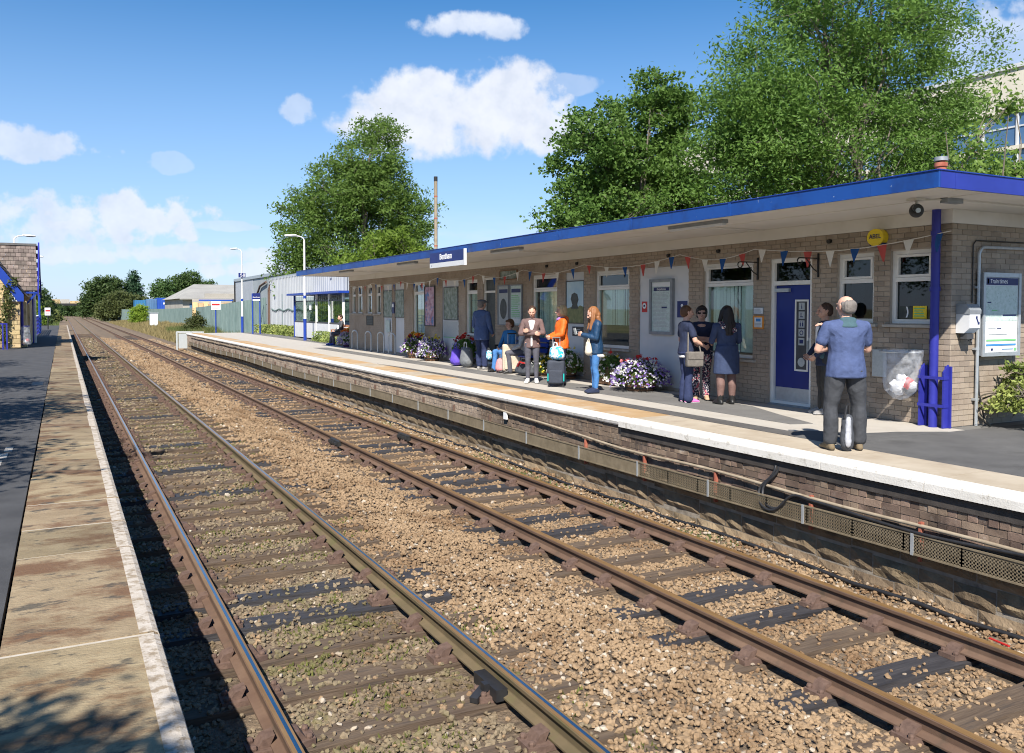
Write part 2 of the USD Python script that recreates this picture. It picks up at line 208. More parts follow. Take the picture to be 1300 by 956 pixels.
for nm, a, b, t in (('leaf_ash', (.088, .170, .028), (.175, .285, .058), .46), ('leaf_maple', (.078, .148, .026), (.16, .25, .052), .44), ('leaf_lime', (.19, .31, .03), (.30, .42, .06), .45), ('leaf_dark', (.05, .095, .03), (.11, .175, .05), .4),
                    ('leaf_conifer', (.022, .056, .028), (.05, .10, .046), .2), ('leaf_olive', (.085, .11, .03), (.16, .185, .06), .35), ('leaf_bush', (.10, .15, .03), (.30, .34, .10), .3), ('leaf_planter', (.06, .13, .025), (.14, .23, .05), .3)):
    mat(nm, a, b, scale=.9, rough=.55, island=.38, trans=t, spec=.35)
mat('bark', (.10, .085, .062), (.19, .165, .13), scale=6, rough=.95, bump=.01, bscale=20)
for nm, c in (('bloom_white', (.78, .77, .74)), ('bloom_lilac', (.36, .30, .62)), ('bloom_violet', (.22, .10, .42)), ('bloom_red', (.62, .035, .03)), ('bloom_orange', (.80, .22, .02)), ('bloom_yellow', (.75, .60, .05)), ('bloom_pink', (.72, .25, .26)), ('bloom_wine', (.22, .02, .04))):
    mat(nm, c, scale=9, var=.1, rough=.7, island=.15, trans=.25)
mat('planter_wood', (.16, .085, .045), (.25, .14, .08), scale=4, rough=.8, bump=.003, stretch=(1, 1, 4)); mat('planter_purple', (.10, .03, .14), scale=4, rough=.6); mat('bench_wood', (.30, .12, .05), (.42, .19, .09), scale=4, rough=.6, stretch=(4, 1, 4))
# clothes
for nm, c, r in (('skin', (.58, .34, .25), .55), ('skin_dark', (.48, .27, .19), .55), ('hair_brown', (.10, .045, .02), .6), ('hair_black', (.016, .012, .012), .55), ('hair_auburn', (.25, .105, .04), .55), ('hair_blonde', (.58, .42, .22), .6), ('hair_grey', (.17, .15, .135), .7), ('hair_darkbrown', (.05, .025, .015), .6),
                 ('polo_blue', (.062, .088, .19), .85), ('teal_dark', (.05, .10, .12), .85), ('trouser_char', (.045, .048, .055), .85), ('boot_brown', (.16, .12, .07), .8), ('navy', (.018, .026, .06), .85), ('navy_dress', (.035, .052, .11), .85), ('puffer_navy', (.012, .045, .105), .5),
                 ('jeans_blue', (.055, .17, .40), .85), ('jeans_dark', (.022, .032, .085), .85), ('jeans_grey', (.085, .085, .105), .85), ('cardigan', (.145, .095, .09), .95), ('white_cloth', (.72, .70, .68), .9), ('jacket_orange', (.78, .135, .015), .6), ('lilac_cloth', (.30, .16, .42), .85),
                 ('jacket_blue', (.055, .09, .20), .7), ('jacket_azure', (.02, .15, .36), .7), ('grey_cloth', (.16, .17, .18), .9), ('cap_grey', (.09, .10, .125), .95), ('shoe_black', (.02, .02, .02), .4), ('shoe_white', (.72, .71, .70), .6), ('shoe_pink', (.65, .15, .40), .6), ('shoe_tan', (.45, .30, .19), .6), ('shoe_grey', (.26, .25, .24), .8), ('shoe_blue', (.02, .06, .42), .6),
                 ('tights', (.17, .10, .085), .7), ('eye_dark', (.02, .015, .012), .3), ('lip', (.42, .14, .12), .5), ('bag_grey', (.15, .135, .12), .8), ('suit_beige', (.52, .43, .33), .6), ('suit_navy', (.035, .042, .06), .7), ('teal_trim', (.0, .34, .32), .6), ('bag_purple', (.12, .07, .48), .75), ('bag_pink', (.62, .26, .26), .8), ('rucksack', (.06, .065, .075), .8), ('silver', (.40, .41, .44), .35), ('cream_bag', (.62, .55, .44), .85), ('bin_litter', (.75, .75, .76), .6)):
    mat(nm, c, scale=14, var=.13, rough=r, bump=.010 if 'skin' not in nm and 'shoe' not in nm and 'eye' not in nm else 0, bscale=17, obj=True)
mat('floral', (.020, .02, .045), scale=10, var=.1, rough=.85, stain=((.75, .70, .68), 34, .545, .57, 1.0), stain2=((.62, .16, .20), 27, .56, .585, 1.0), obj=True)
mat('bag_turq', (.02, .40, .60), scale=5, var=.1, rough=.7, stain=((.80, .82, .82), 14, .50, .52, 1.0), obj=True)
mat('denim_jacket', (.30, .31, .32), (.42, .43, .44), scale=20, rough=.9, obj=True)
# ------------------------------------------------------------------ building helpers
COUNT = {}


def numbered(parent, name):
    k = (parent, name); COUNT[k] = COUNT.get(k, 0) + 1
    return name if COUNT[k] == 1 else f'{name}_{COUNT[k] - 1:03d}'


class Geo:
    def __init__(s): s.v, s.f, s.n = [], [], 0

    def add(s, v, f):
        v, f = np.asarray(v, float), np.asarray(f, int)
        if f.shape[1] == 4: f = np.vstack([f[:, [0, 1, 2]], f[:, [0, 2, 3]]])
        s.v.append(v); s.f.append(f + s.n); s.n += len(v); return s

    def mesh(s, m):
        if hasattr(m, 'to_mesh'):
            q = m.to_mesh(); return s.add(q.vert_properties[:, :3], q.tri_verts)
        return s.add(m.vertices, m.faces)

    def box(s, x0, x1, y0, y1, z0, z1):
        x0, x1 = sorted((x0, x1)); y0, y1 = sorted((y0, y1)); z0, z1 = sorted((z0, z1))
        v = [(x, y, z) for z in (z0, z1) for y in (y0, y1) for x in (x0, x1)]
        return s.add(v, [(0, 2, 3, 1), (4, 5, 7, 6), (0, 1, 5, 4), (2, 6, 7, 3), (0, 4, 6, 2), (1, 3, 7, 5)])

    def bar(s, a, b, w, h, up=(0, 0, 1)):
        """a straight bar of rectangular section w x h from a to b"""
        a, b = np.array(a, float), np.array(b, float); t = b - a; L = np.linalg.norm(t); t /= L
        up = np.array(up, float)
        if abs(t @ up) > .95: up = np.array([1.0, 0, 0])
        x = np.cross(t, up); x /= np.linalg.norm(x); z = np.cross(x, t)
        v = [p + x * i * w / 2 + z * j * h / 2 for p in (a, b) for j in (-1, 1) for i in (-1, 1)]
        return s.add(v, [(0, 2, 3, 1), (4, 5, 7, 6), (0, 1, 5, 4), (2, 6, 7, 3), (0, 4, 6, 2), (1, 3, 7, 5)])

    def tube(s, pts, r, k=8, cap=True):
        p = np.array(pts, float); r = np.broadcast_to(r, (len(p),)); t = np.gradient(p, axis=0); t /= np.linalg.norm(t, axis=1, keepdims=True) + 1e-12
        ref = np.array([0, 0, 1.0]) if abs(t[0, 2]) < .8 else np.array([1.0, 0, 0])
        a = np.cross(t, ref); a /= np.linalg.norm(a, axis=1, keepdims=True) + 1e-12; b = np.cross(t, a); g = np.arange(k) * 2 * np.pi / k
        v = (p[:, None] + r[:, None, None] * (np.cos(g)[None, :, None] * a[:, None] + np.sin(g)[None, :, None] * b[:, None])).reshape(-1, 3); n = len(p)
        f = [(i * k + j, (i + 1) * k + j, (i + 1) * k + (j + 1) % k, i * k + (j + 1) % k) for i in range(n - 1) for j in range(k)]
        s.add(v, f)
        if cap:
            for o, sg in ((0, 1), ((n - 1) * k, -1)):
                s.f.append(np.array([[o, o + (j + 1), o + j][::-sg] for j in range(1, k - 1)] if False else [([o, o + j, o + j + 1] if sg > 0 else [o, o + j + 1, o + j]) for j in range(1, k - 1)]) + s.n - len(v))
        return s

    def prism(s, poly, axis, a, b):
        """extrudes a 2-D outline along an axis: 'x' takes (y, z), 'y' takes (x, z), 'z' takes (x, y)"""
        pg = poly if hasattr(poly, 'exterior') else Polygon(poly)
        m = trimesh.creation.extrude_polygon(pg, b - a, engine='earcut'); v = np.array(m.vertices)
        o = {'x': lambda: np.c_[v[:, 2] + a, v[:, 0], v[:, 1]], 'y': lambda: np.c_[v[:, 0], v[:, 2] + a, v[:, 1]], 'z': lambda: np.c_[v[:, 0], v[:, 1], v[:, 2] + a]}[axis]()
        f = np.array(m.faces)
        return s.add(o, f[:, ::-1] if axis == 'y' else f)

    def lathe(s, prof, c, k=16):
        prof = np.array(prof, float); g = np.arange(k) * 2 * np.pi / k; n = len(prof)
        v = np.stack([np.outer(prof[:, 0], np.cos(g)) + c[0], np.outer(prof[:, 0], np.sin(g)) + c[1], np.repeat(prof[:, 1:2], k, 1) + c[2]], -1).reshape(-1, 3)
        return s.add(v, [(i * k + j, i * k + (j + 1) % k, (i + 1) * k + (j + 1) % k, (i + 1) * k + j) for i in range(n - 1) for j in range(k)])

    def arr(s): return np.vstack(s.v), np.vstack(s.f)


def G(): return Geo()
def box(*a): return Geo().box(*a)


def arrays_of(m):
    if isinstance(m, Geo): return m.arr()
    if hasattr(m, 'to_mesh'):
        q = m.to_mesh(); return np.array(q.vert_properties[:, :3]), np.array(q.tri_verts)
    if isinstance(m, tuple): return m
    return np.array(m.vertices), np.array(m.faces)


def data(prim, **k):
    for a, b in k.items():
        if b: prim.SetCustomDataByKey(a, b)


class Node:
    """a thing or a part; parts are given in world coordinates unless local is set"""
    def __init__(s, path, base, local): s.path, s.base, s.local = path, np.array(base, float), local
    @property
    def prim(s): return stage.GetPrimAtPath(s.path)

    def part(s, name, m, material, smooth=False, label=None, kind=None):
        v, f = arrays_of(m)
        if not s.local: v = v - s.base
        p = s.path + '/' + numbered(s.path, name)
        usdkit.mesh(stage, p, trimesh.Trimesh(v, f, process=False), MATS[material], smooth=smooth)
        data(stage.GetPrimAtPath(p), label=label, kind=kind)
        return Node(p, s.base, s.local)

    def holder(s, name, label=None):
        p = s.path + '/' + numbered(s.path, name); UsdGeom.Xform.Define(stage, p); data(stage.GetPrimAtPath(p), label=label)
        return Node(p, s.base, s.local)


def thing(name, label, cat, base=(0, 0, 0), rot=None, group=None, local=False, kind=None):
    p = '/World/' + numbered('', name); x = UsdGeom.Xform.Define(stage, p); x.AddTranslateOp().Set(tuple(map(float, base)))
    if rot is not None: x.AddRotateZOp().Set(float(rot)); local = True
    data(x.GetPrim(), label=label, category=cat, group=group, kind=kind)
    return Node(p, base, local)


def one(name, m, material, label=None, cat=None, group=None, kind=None, smooth=False):
    """a thing that is one mesh"""
    v, f = arrays_of(m); p = '/World/' + numbered('', name)
    usdkit.mesh(stage, p, trimesh.Trimesh(v, f, process=False), MATS[material], smooth=smooth)
    data(stage.GetPrimAtPath(p), label=label, category=cat, group=group, kind=kind)
    return Node(p, (0, 0, 0), False)


def struct(name, m, material, smooth=False): return one(name, m, material, kind='structure', smooth=smooth)


def copy_of(node, base, label, rot=None, group=None, cat=None):
    was = node.prim.GetCustomData(); nm = node.path.rsplit('/', 1)[1]; p = '/World/' + numbered('', nm)
    x = UsdGeom.Xform.Define(stage, p); x.GetPrim().GetReferences().AddInternalReference(node.path); x.GetPrim().SetInstanceable(True)
    x.ClearXformOpOrder(); x.AddTranslateOp().Set(tuple(map(float, base)))
    if rot is not None: x.AddRotateZOp().Set(float(rot))
    data(x.GetPrim(), label=label, category=cat or was.get('category'), group=group or was.get('group'))
    return p


def text(s, h, origin, right, depth=.003, bold=False, center=False, up=(0, 0, 1)):
    m = meshkit.text_mesh(s, h, depth, bold); v = np.array(m.vertices); right = np.array(right, float); up = np.array(up, float); nrm = np.cross(right, up)
    if center: v[:, 0] -= v[:, 0].max() / 2
    return (np.array(origin) + v[:, :1] * right + v[:, 1:2] * up + v[:, 2:] * nrm, np.array(m.faces))


def curve(pts, n):
    from scipy.interpolate import CubicSpline
    p = np.array(pts, float); u = np.r_[0, np.cumsum(np.linalg.norm(np.diff(p, axis=0), axis=1))]; return CubicSpline(u, p)(np.linspace(0, u[-1], n))


def leaves(c, size, rng, aspect=.5, flat=0.0, droop=0.0):
    """many small folded leaves at the points c"""
    n = len(c); t = rng.normal(size=(n, 3)); t[:, 2] = t[:, 2] * (1 - flat) - droop; t /= np.linalg.norm(t, axis=1, keepdims=True)
    q = rng.normal(size=(n, 3)); q[:, 2] += flat * 2; sd = np.cross(t, q); sd /= np.linalg.norm(sd, axis=1, keepdims=True) + 1e-9
    l = (size * rng.uniform(.6, 1.25, n))[:, None]; nn = np.cross(t, sd)
    v = np.stack([c - t * l / 2, c + sd * l * aspect / 2 + nn * l * .08, c + t * l / 2, c - sd * l * aspect / 2 + nn * l * .08], 1).reshape(-1, 3); i = np.arange(n)[:, None] * 4
    return v, np.vstack([i + [0, 1, 2], i + [0, 2, 3]])


def blades(c, h, rng, w=.02):
    n = len(c); a = rng.uniform(0, 2 * np.pi, n); d = np.c_[np.cos(a), np.sin(a), np.zeros(n)]; hh = (h * rng.uniform(.4, 1.2, n))[:, None]; lean = np.c_[rng.normal(size=(n, 2)) * .3, np.zeros(n)] * hh
    v = np.stack([c - d * w, c + d * w, c + lean + np.array([0, 0, 1.0]) * hh], 1).reshape(-1, 3); i = np.arange(n)[:, None] * 3
    return v, i + np.array([0, 1, 2])


def stones(x, y, z, size, rng):
    """loose angular stones, one island each"""
    ico = trimesh.creation.icosahedron(); b, f = np.array(ico.vertices), np.array(ico.faces); n = len(x)
    A = rng.normal(size=(n, 3, 3)); Q = np.linalg.qr(A)[0]; sc = size[:, None] * rng.uniform(.55, 1.25, (n, 3)) / 2
    v = b[None] * (1 + rng.uniform(-.28, .28, (n, 12, 1))); v = (v * sc[:, None]) @ Q; v[:, :, 2] *= .8
    v += np.stack([x, y, z], 1)[:, None]
    return v.reshape(-1, 3), (np.arange(n)[:, None, None] * 12 + f[None]).reshape(-1, 3)

# ------------------------------------------------------------------ ground, ballast, tracks
rng = np.random.default_rng(11)
XA, XB, ZR1 = 1.11, 2.615, -0.83          # rails of the nearer track and their height
XC, XD, ZR2 = 4.97, 6.475, -1.04          # rails of the track along the far platform
YEND = 330.0


def zbed(x, y):
    """height of the ballast across the two tracks"""
    x, y = np.asarray(x, float), np.asarray(y, float)
    z = np.interp(x, [-1, .45, 2.9, 3.5, 4.3, 4.7, 6.7, 7.0, 7.3, 9, 12], [-1.06, -1.065, -1.07, -1.045, -1.20, -1.275, -1.28, -1.22, -1.19, -1.25, -1.25])
    return z + .05 * (meshkit.noise(np.stack([x * 1.7, y * 1.7, 0 * x], -1), 3) - .5) + .03 * (meshkit.noise(np.stack([x * 6, y * 6, 0 * x], -1), 4) - .5)


def sheet(xs, ys, zf):
    X, Y = np.meshgrid(xs, ys); v = np.stack([X.ravel(), Y.ravel(), zf(X, Y).ravel()], 1); nx, ny = len(xs), len(ys)
    i = (np.arange(ny - 1)[:, None] * nx + np.arange(nx - 1)[None]).ravel()
    return v, np.stack([i, i + 1, i + nx + 1, i + nx], 1)


def quads(vf): return Geo().add(*vf)


def zland(X, Y):
    r = np.clip((X - 9) / 6, 0, 1); far = np.clip((Y - 58) / 4, 0, 1)
    z = -1.42 + .12 * (meshkit.noise(np.stack([X * .3, Y * .3, 0 * X], -1), 9) - .5) * (np.abs(X - 4) > 5.5)
    z = z + far * r * .55                                              # the verge beside the fence lies a little higher
    z = np.where((X > 17.5) & (Y < 60), -.05, z); z = np.where((X < -11.5) & (Y < 96), -.05, z)
    return z


xs = np.r_[-3000, -900, -300, -120, -50, np.arange(-30, 46, 2.0), 60, 100, 200, 500, 1200, 3000]; ys = np.r_[-1500, -300, -60, np.arange(-20, 130, 3.0), np.arange(130, 340, 12), 420, 700, 1500, 4000]
struct('ground', quads(sheet(xs, ys, zland)), 'soil', smooth=True)
g = G(); g.add(*sheet(np.arange(.2, 7.61, .1), np.arange(1.2, 30, .1), zbed)); struct('track_bed', g, 'ballast_base_tan', smooth=True)
g = G(); g.add(*sheet(np.r_[np.arange(-.6, 7.61, .3), 8.2, 9.0], np.arange(30, YEND, 1.0), lambda X, Y: zbed(X, Y) + .035 * np.clip((Y - 30) / 40, 0, 1) * (X < 7.6) - np.clip(X - 7.6, 0, 3) * .12 * (Y > 60))); struct('far_track_bed', g, 'ballast_base_tan', smooth=True)

RAILP = [(-.066, 0), (.066, 0), (.066, .012), (.012, .03), (.009, .036), (.009, .10), (.033, .115), (.035, .140), (.030, .147), (-.030, .147), (-.035, .140), (-.033, .115), (-.009, .10), (-.009, .036), (-.012, .03), (-.066, .012)]


def rail(x, ztop, label, side, head):
    t = thing('rail', label, 'rail', (x, 0, ztop), group=None)
    t.part('rail_section', Geo().prism([(x + a, ztop - .147 + b) for a, b in RAILP], 'y', 0.6, YEND), side)
    t.part('rusty_top', box(x - .031, x + .031, 0.6, YEND, ztop - .003, ztop + .0015), 'rail_head_rust')
    if head == 'rail_head_steel': t.part('running_surface', box(x - .006, x + .016, 0.6, YEND, ztop - .002, ztop + .003), head)
    return t


rail(XA, ZR1, 'rail nearest the left platform, its top polished by wheels', 'rail_side', 'rail_head_steel')
rail(XB, ZR1, 'second rail from the left platform, polished top and mossy side', 'rail_side_mossy', 'rail_head_steel')
rail(XC, ZR2, 'third rail from the left platform, brown rusty top', 'rail_side', 'rail_head_rust')
rail(XD, ZR2, 'rail nearest the brick wall of the right platform, brown rusty top', 'rail_side', 'rail_head_rust')


def sleeper_kind(tone, zr, k):
    """a timber sleeper with two iron chairs, centred on its own origin at the height of its top"""
    r = np.random.default_rng(k); t = Node(f'/World/Kinds/{("nearer_track", "far_track")[zr == ZR2]}_sleeper_{("brown", "dark")[tone == "sleeper_dark"]}_{k}', (0, 0, 0), True)
    UsdGeom.Xform.Define(stage, t.path)
    m = trimesh.creation.box((2.6, .255, .13)); m = m.subdivide().subdivide(); v = np.array(m.vertices); v[:, 2] -= .065; v += (meshkit.noise(v * 9, k)[:, None] - .5) * .018; t.part('timber', (v, m.faces), tone)
    for sx in (-1, 1):
        c = sx * .7525; h = G(); h.prism([(c - .19, -.13), (c + .19, -.13), (c + .19, .13), (c - .19, .13)] if False else Polygon([(c - .2, -.075), (c - .1, -.1), (c + .1, -.1), (c + .2, -.075), (c + .2, .075), (c + .1, .1), (c - .1, .1), (c - .2, .075)]), 'z', -.004, .035)
        for q in (-1, 1):
            h.prism([(c + q * .075, .03), (c + q * .15, .03), (c + q * .11, .085), (c + q * .04, .10)], 'y', -.055, .055)
            for yy in (-.055, .055): h.lathe([(0.0, .065), (.018, .062), (.022, .05), (.02, .03)], (c + q * .165, yy, 0), 7)
        t.part('rail_chair', h, 'chair_iron')
    return t


UsdGeom.Scope.Define(stage, '/World/Kinds'); stage.OverridePrim('/World/Kinds').SetSpecifier(Sdf.SpecifierClass)
KIND = {}
for tr, zr in ((1, ZR1), (2, ZR2)):
    for tone in ('sleeper_brown', 'sleeper_dark'):
        KIND[tr, tone] = [sleeper_kind(tone, zr, k) for k in range(2)]
DARK1 = {7.35, 12.9, 14.4}; SLEEP = {}
for tr, xc, zt, grp in ((1, (XA + XB) / 2, ZR1 - .185, 'sleepers under the polished rails beside the left platform'), (2, (XC + XD) / 2, ZR2 - .185, 'sleepers under the rusty rails beside the right platform')):
    y, i = 1.6, 0; SLY = SLEEP.setdefault(tr, [])
    while y < 98:
        y += .70 + rng.uniform(-.03, .03); i += 1; SLY.append(y)
        dark = (i % 7 in (2,)) if tr == 1 else (i % 5 in (1, 2) and i % 10 < 8 or i % 11 == 4)
        if tr == 1 and i in (8, 16, 19): dark = True
        src = KIND[tr, 'sleeper_dark' if dark else 'sleeper_brown'][i % 2]
        p = '/World/' + numbered('', 'sleeper'); x = UsdGeom.Xform.Define(stage, p); x.GetPrim().GetReferences().AddInternalReference(src.path); x.GetPrim().SetInstanceable(True)
        x.AddTranslateOp().Set((xc + rng.uniform(-.05, .05), float(y), zt + rng.uniform(-.006, .006))); x.AddRotateZOp().Set(float(rng.uniform(-1.2, 1.2)))
        tone = 'blackened' if dark else 'brown weathered'
        where = 'polished rails beside the left platform' if tr == 1 else 'rusty rails beside the right platform'
        data(x.GetPrim(), label=f'{tone} timber sleeper with two iron chairs under the {where}', category='sleeper', group=f'{tone} {grp}')

# loose stones lying on the bed; fewer and larger with distance
def scatter(y0, y1, dens, smin, smax, seed):
    r = np.random.default_rng(seed); n = int((y1 - y0) * 7.0 * dens); x = r.uniform(.35, 7.35, n); y = r.uniform(y0, y1, n); s = r.uniform(smin, smax, n) * r.choice([.75, 1, 1, 1.2], n)
    keep = np.ones(n, bool)
    for xr in (XA, XB, XC, XD): keep &= np.abs(x - xr) > .085
    for tr, xc in ((1, (XA + XB) / 2), (2, (XC + XD) / 2)):             # most stones lie beside the sleepers, not on them
        near = np.abs(y[:, None] - np.array(SLEEP[tr])[None]).min(1) < .118; cover = np.where(np.abs(x - xc) < .78, .06 if tr == 2 else .24, .45) + .5 * np.clip((y - 24) / 40, 0, 1)
        global ONS; ONS = np.where(near & (np.abs(x - xc) < 1.33), (ZR1 if tr == 1 else ZR2) - .178, -9) if tr == 1 else np.maximum(ONS, np.where(near & (np.abs(x - xc) < 1.33), ZR2 - .178, -9))
        keep &= ~(near & (np.abs(x - xc) < 1.33) & (r.uniform(size=n) > cover))
    ONS = ONS[keep]; return x[keep], y[keep], s[keep], r


T, GR, WH = G(), G(), G()
for a in ((1.8, 11, 950, .026, .052, 1), (11, 24, 420, .038, .066, 2), (24, 44, 130, .06, .10, 3), (44, 85, 34, .10, .16, 4)):
    x, y, s, r = scatter(*a); z = zbed(x, y) + .003 + r.uniform(-.012, .02, len(x))
    on = ((x > .5) & (x < 3.2)) | ((x > 4.4) & (x < 7.05))             # between the rails the stones keep below the sleepers' tops
    z = np.where(on, z - .010 + .014 * r.uniform(size=len(x)), z + .012)
    z = np.maximum(z, ONS)
    grey = (x < 2.9) & (r.uniform(size=len(x)) < .92); pale = (r.uniform(size=len(x)) < np.where((x > 2.9) & (x < 4.6) & (y < 8), .075, np.where(x > 6.6, .13, .022))); grey &= ~pale; tan = ~grey & ~pale
    for sel, H in ((tan, T), (grey, GR), (pale, WH)): H.add(*stones(x[sel], y[sel], z[sel], s[sel], r))
one('ballast', T, 'ballast_tan', 'tan and reddish loose track ballast stones between the rails', 'ballast', kind='stuff')
one('mossy_ballast', GR, 'ballast_grey', 'greyish mossy ballast stones of the track beside the left platform', 'ballast', kind='stuff')
one('pale_ballast', WH, 'ballast_white', 'white and pale limestone pieces lying among the tan ballast', 'ballast', kind='stuff')
# moss and small weeds between the rails of the nearer track
r = np.random.default_rng(5); n = 26000; x = r.uniform(1.2, 3.2, n); y = r.uniform(3, 40, n) ** 1.0; m = meshkit.fbm(np.c_[x * 1.6, y * 1.1, 0 * x], 3, 2) > .56
c = np.c_[x, y, zbed(x, y) + .012][m]; one('moss', blades(c, .035, r, .012), 'moss', 'low green moss and weeds growing in the ballast between the nearer rails', 'moss', kind='stuff')
n = 5000; x = r.uniform(6.72, 7.1, n); y = r.uniform(6, 34, n); m = meshkit.fbm(np.c_[x * 1.6, y * 1.1, 0 * x], 3, 8) > .55
one('weeds', blades(np.c_[x, y, zbed(x, y)][m], .05, r, .012), 'grass_green', 'short weeds along the foot of the right platform wall', 'weeds', kind='stuff')
# insulated joints on the far track, and a lubricator by the second rail
for x, s, w in ((XC, -1, 'third'), (XD, -1, 'fourth')):
    t = thing('rail_joint', f'black bolted insulated joint on the {w} rail from the left platform', 'rail joint', (x, 17.1, ZR2 - .15))
    h = G()
    for q in (-1, 1): h.prism([(x + q * .012, ZR2 - .13), (x + q * .10, ZR2 - .14), (x + q * .085, ZR2 - .03), (x + q * .04, ZR2 - .02)], 'y', 16.8, 17.4)
    t.part('fishplate', h, 'black_iron')
    for q in (-1, 1):
        for k in range(4): t.part('bolt', box(x + q * .09, x + q * .14, 16.86 + k * .14, 16.92 + k * .14, ZR2 - .11, ZR2 - .05), 'black_iron')
t = thing('rail_lubricator', 'black greasy fitting clamped to the second rail at the bottom of the view', 'rail fitting', (XB - .1, 5.0, -.98))
t.part('clamp', box(XB - .12, XB - .035, 4.95, 5.3, -.99, -.91), 'cable_black'); t.part('arm', Geo().bar((XB - .24, 5.05, -.99), (XB - .1, 5.15, -.96), .06, .04), 'cable_black'); t.part('bolt', box(XB - .16, XB - .12, 5.05, 5.11, -.95, -.90), 'cable_black')

# ------------------------------------------------------------------ left platform
struct('left_platform', box(-11.5, .30, -12, 94.2, -1.5, -.128), 'wall_mortar')
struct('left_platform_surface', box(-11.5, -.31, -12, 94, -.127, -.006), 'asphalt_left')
edge = thing('left_platform_edge', 'row of big tan stone slabs with a worn white line along the left platform', 'platform edge', (0, 0, 0))
y = 1.2; r = np.random.default_rng(21); k = 0; cuts = [1.2, 2.9, 4.55, 6.3, 7.1, 8.0, 9.3, 10.2, 11.5]
while cuts[-1] < 94: cuts.append(cuts[-1] + r.uniform(.8, 1.7))
for a, b in zip(cuts[:-1], cuts[1:]):
    dz = r.uniform(.0, .005); xo = r.uniform(-.012, .012); a2, b2 = a + .016, b - .016
    prof = [(-.30 + xo, -.125), (.385, -.125), (.40, -.11), (.40, -.03), (.392, -.01), (.37, 0), (-.30 + xo, 0)]
    h = Geo().prism(prof, 'y', a2, b2); v, f = h.arr(); v[:, 2] += dz; s = edge.part('slab', (v, f), 'slab_tan')
    w = r.uniform(-.008, .008); s.part('white_line', (lambda q: (q[0] + [0, 0, dz], q[1]))(Geo().prism([(.305 + w, -.002), (.405, -.04), (.405, -.03), (.3965, -.0075), (.3715, .0032), (.305 + w, .0032)], 'y', a2 + .004, b2 - .004).arr()), 'white_line')
edge.part('joint_filler', box(-.29, .375, 1, 94, -.12, -.0025), 'joint_pale')
# drain covers and pale markings on the asphalt
one('drain_cover', box(-.62, -.40, 20.6, 21.6, -.006, -.001), 'black_iron', 'dark metal drain cover set in the left platform asphalt', 'drain cover')
for k in range(3): one('painted_mark', box(-.74 + .06 * k, -.60 + .03 * k, 10.2 + .5 * k, 10.55 + .5 * k, -.006, -.0025), 'concrete', 'faded white painted letter mark on the left platform asphalt', 'painted mark', 'faded marks on the left platform')
# ------------------------------------------------------------------ right platform
struct('right_platform', box(7.31, 17.6, -12, 60, -1.45, -.110), 'wall_mortar')
struct('right_platform_paving', box(8.16, 10.66, 7.2, 60, -.109, -.004), 'paving_pale')
struct('right_platform_rear', box(10.67, 17.5, 7.2, 60, -.109, -.006), 'asphalt_right')
struct('forecourt', box(8.16, 60, -30, 7.195, -.109, -.004), 'asphalt_new')
P = Polygon([(8.17, 7.0), (9.0, 7.35), (9.6, 7.3), (10.2, 7.35), (10.62, 7.30), (10.62, 7.19), (8.17, 7.19)])
struct('forecourt_edge', Geo().prism(Polygon([(8.17, 7.19), (10.3, 7.19), (9.7, 7.5), (9.2, 7.62), (8.75, 8.15), (8.5, 8.2), (8.17, 7.9)]), 'z', -.004, .0005), 'asphalt_new')
struct('tarmac_strip', Geo().prism(Polygon([(8.17, 7.8), (8.5, 8.1), (8.5, 12.5), (8.34, 22), (8.17, 24)]), 'z', -.004, .002), 'tarmac_dark')
struct('asphalt_walkway', Geo().prism(Polygon([(9.02, 8.7), (9.35, 8.6), (9.7, 9.6), (10.12, 10.6), (10.25, 12), (10.2, 14), (9.85, 15.2), (9.7, 18), (9.75, 35), (9.15, 35), (9.12, 20), (9.05, 14)]), 'z', -.004, .0015), 'asphalt_right')
cop = thing('right_platform_edge', 'row of pale coping stones with a white painted edge along the right platform', 'platform edge', (0, 0, 0))
cuts = [2.75, 4.02, 5.26, 6.51, 7.78, 9.03, 10.28]; r = np.random.default_rng(4)
for a, b in zip(cuts[:-1], cuts[1:]):
    s = cop.part('coping_stone', Geo().prism([(7.30, -.108), (8.155, -.108), (8.155, 0), (7.30, 0)], 'y', a + .006, b - .006), 'coping_beige')
    s.part('white_edge', Geo().prism([(7.19, -.112), (7.302, -.112), (7.302, .0025), (7.46 + r.uniform(-.02, .02), .0025), (7.46, .004), (7.215, .004), (7.197, -.008), (7.19, -.03)], 'y', a + .004, b - .004), 'coping_white')
y = 10.28
while y < 60:
    b = min(60, y + r.uniform(1.1, 1.35))
    s = cop.part('coping_stone', Geo().prism([(7.32, -.1), (8.155, -.1), (8.155, 0), (7.32, 0)], 'y', y + .004, b - .004), 'coping_orange' if r.uniform() < .9 else 'coping_beige')
    s.part('white_edge', Geo().prism([(7.25, -.105), (7.33, -.105), (7.33, .002), (7.42, .002), (7.42, .0042), (7.27, .0042), (7.225, -.012), (7.205, -.04), (7.215, -.08)], 'y', y + .003, b - .003), 'coping_white')
    y = b
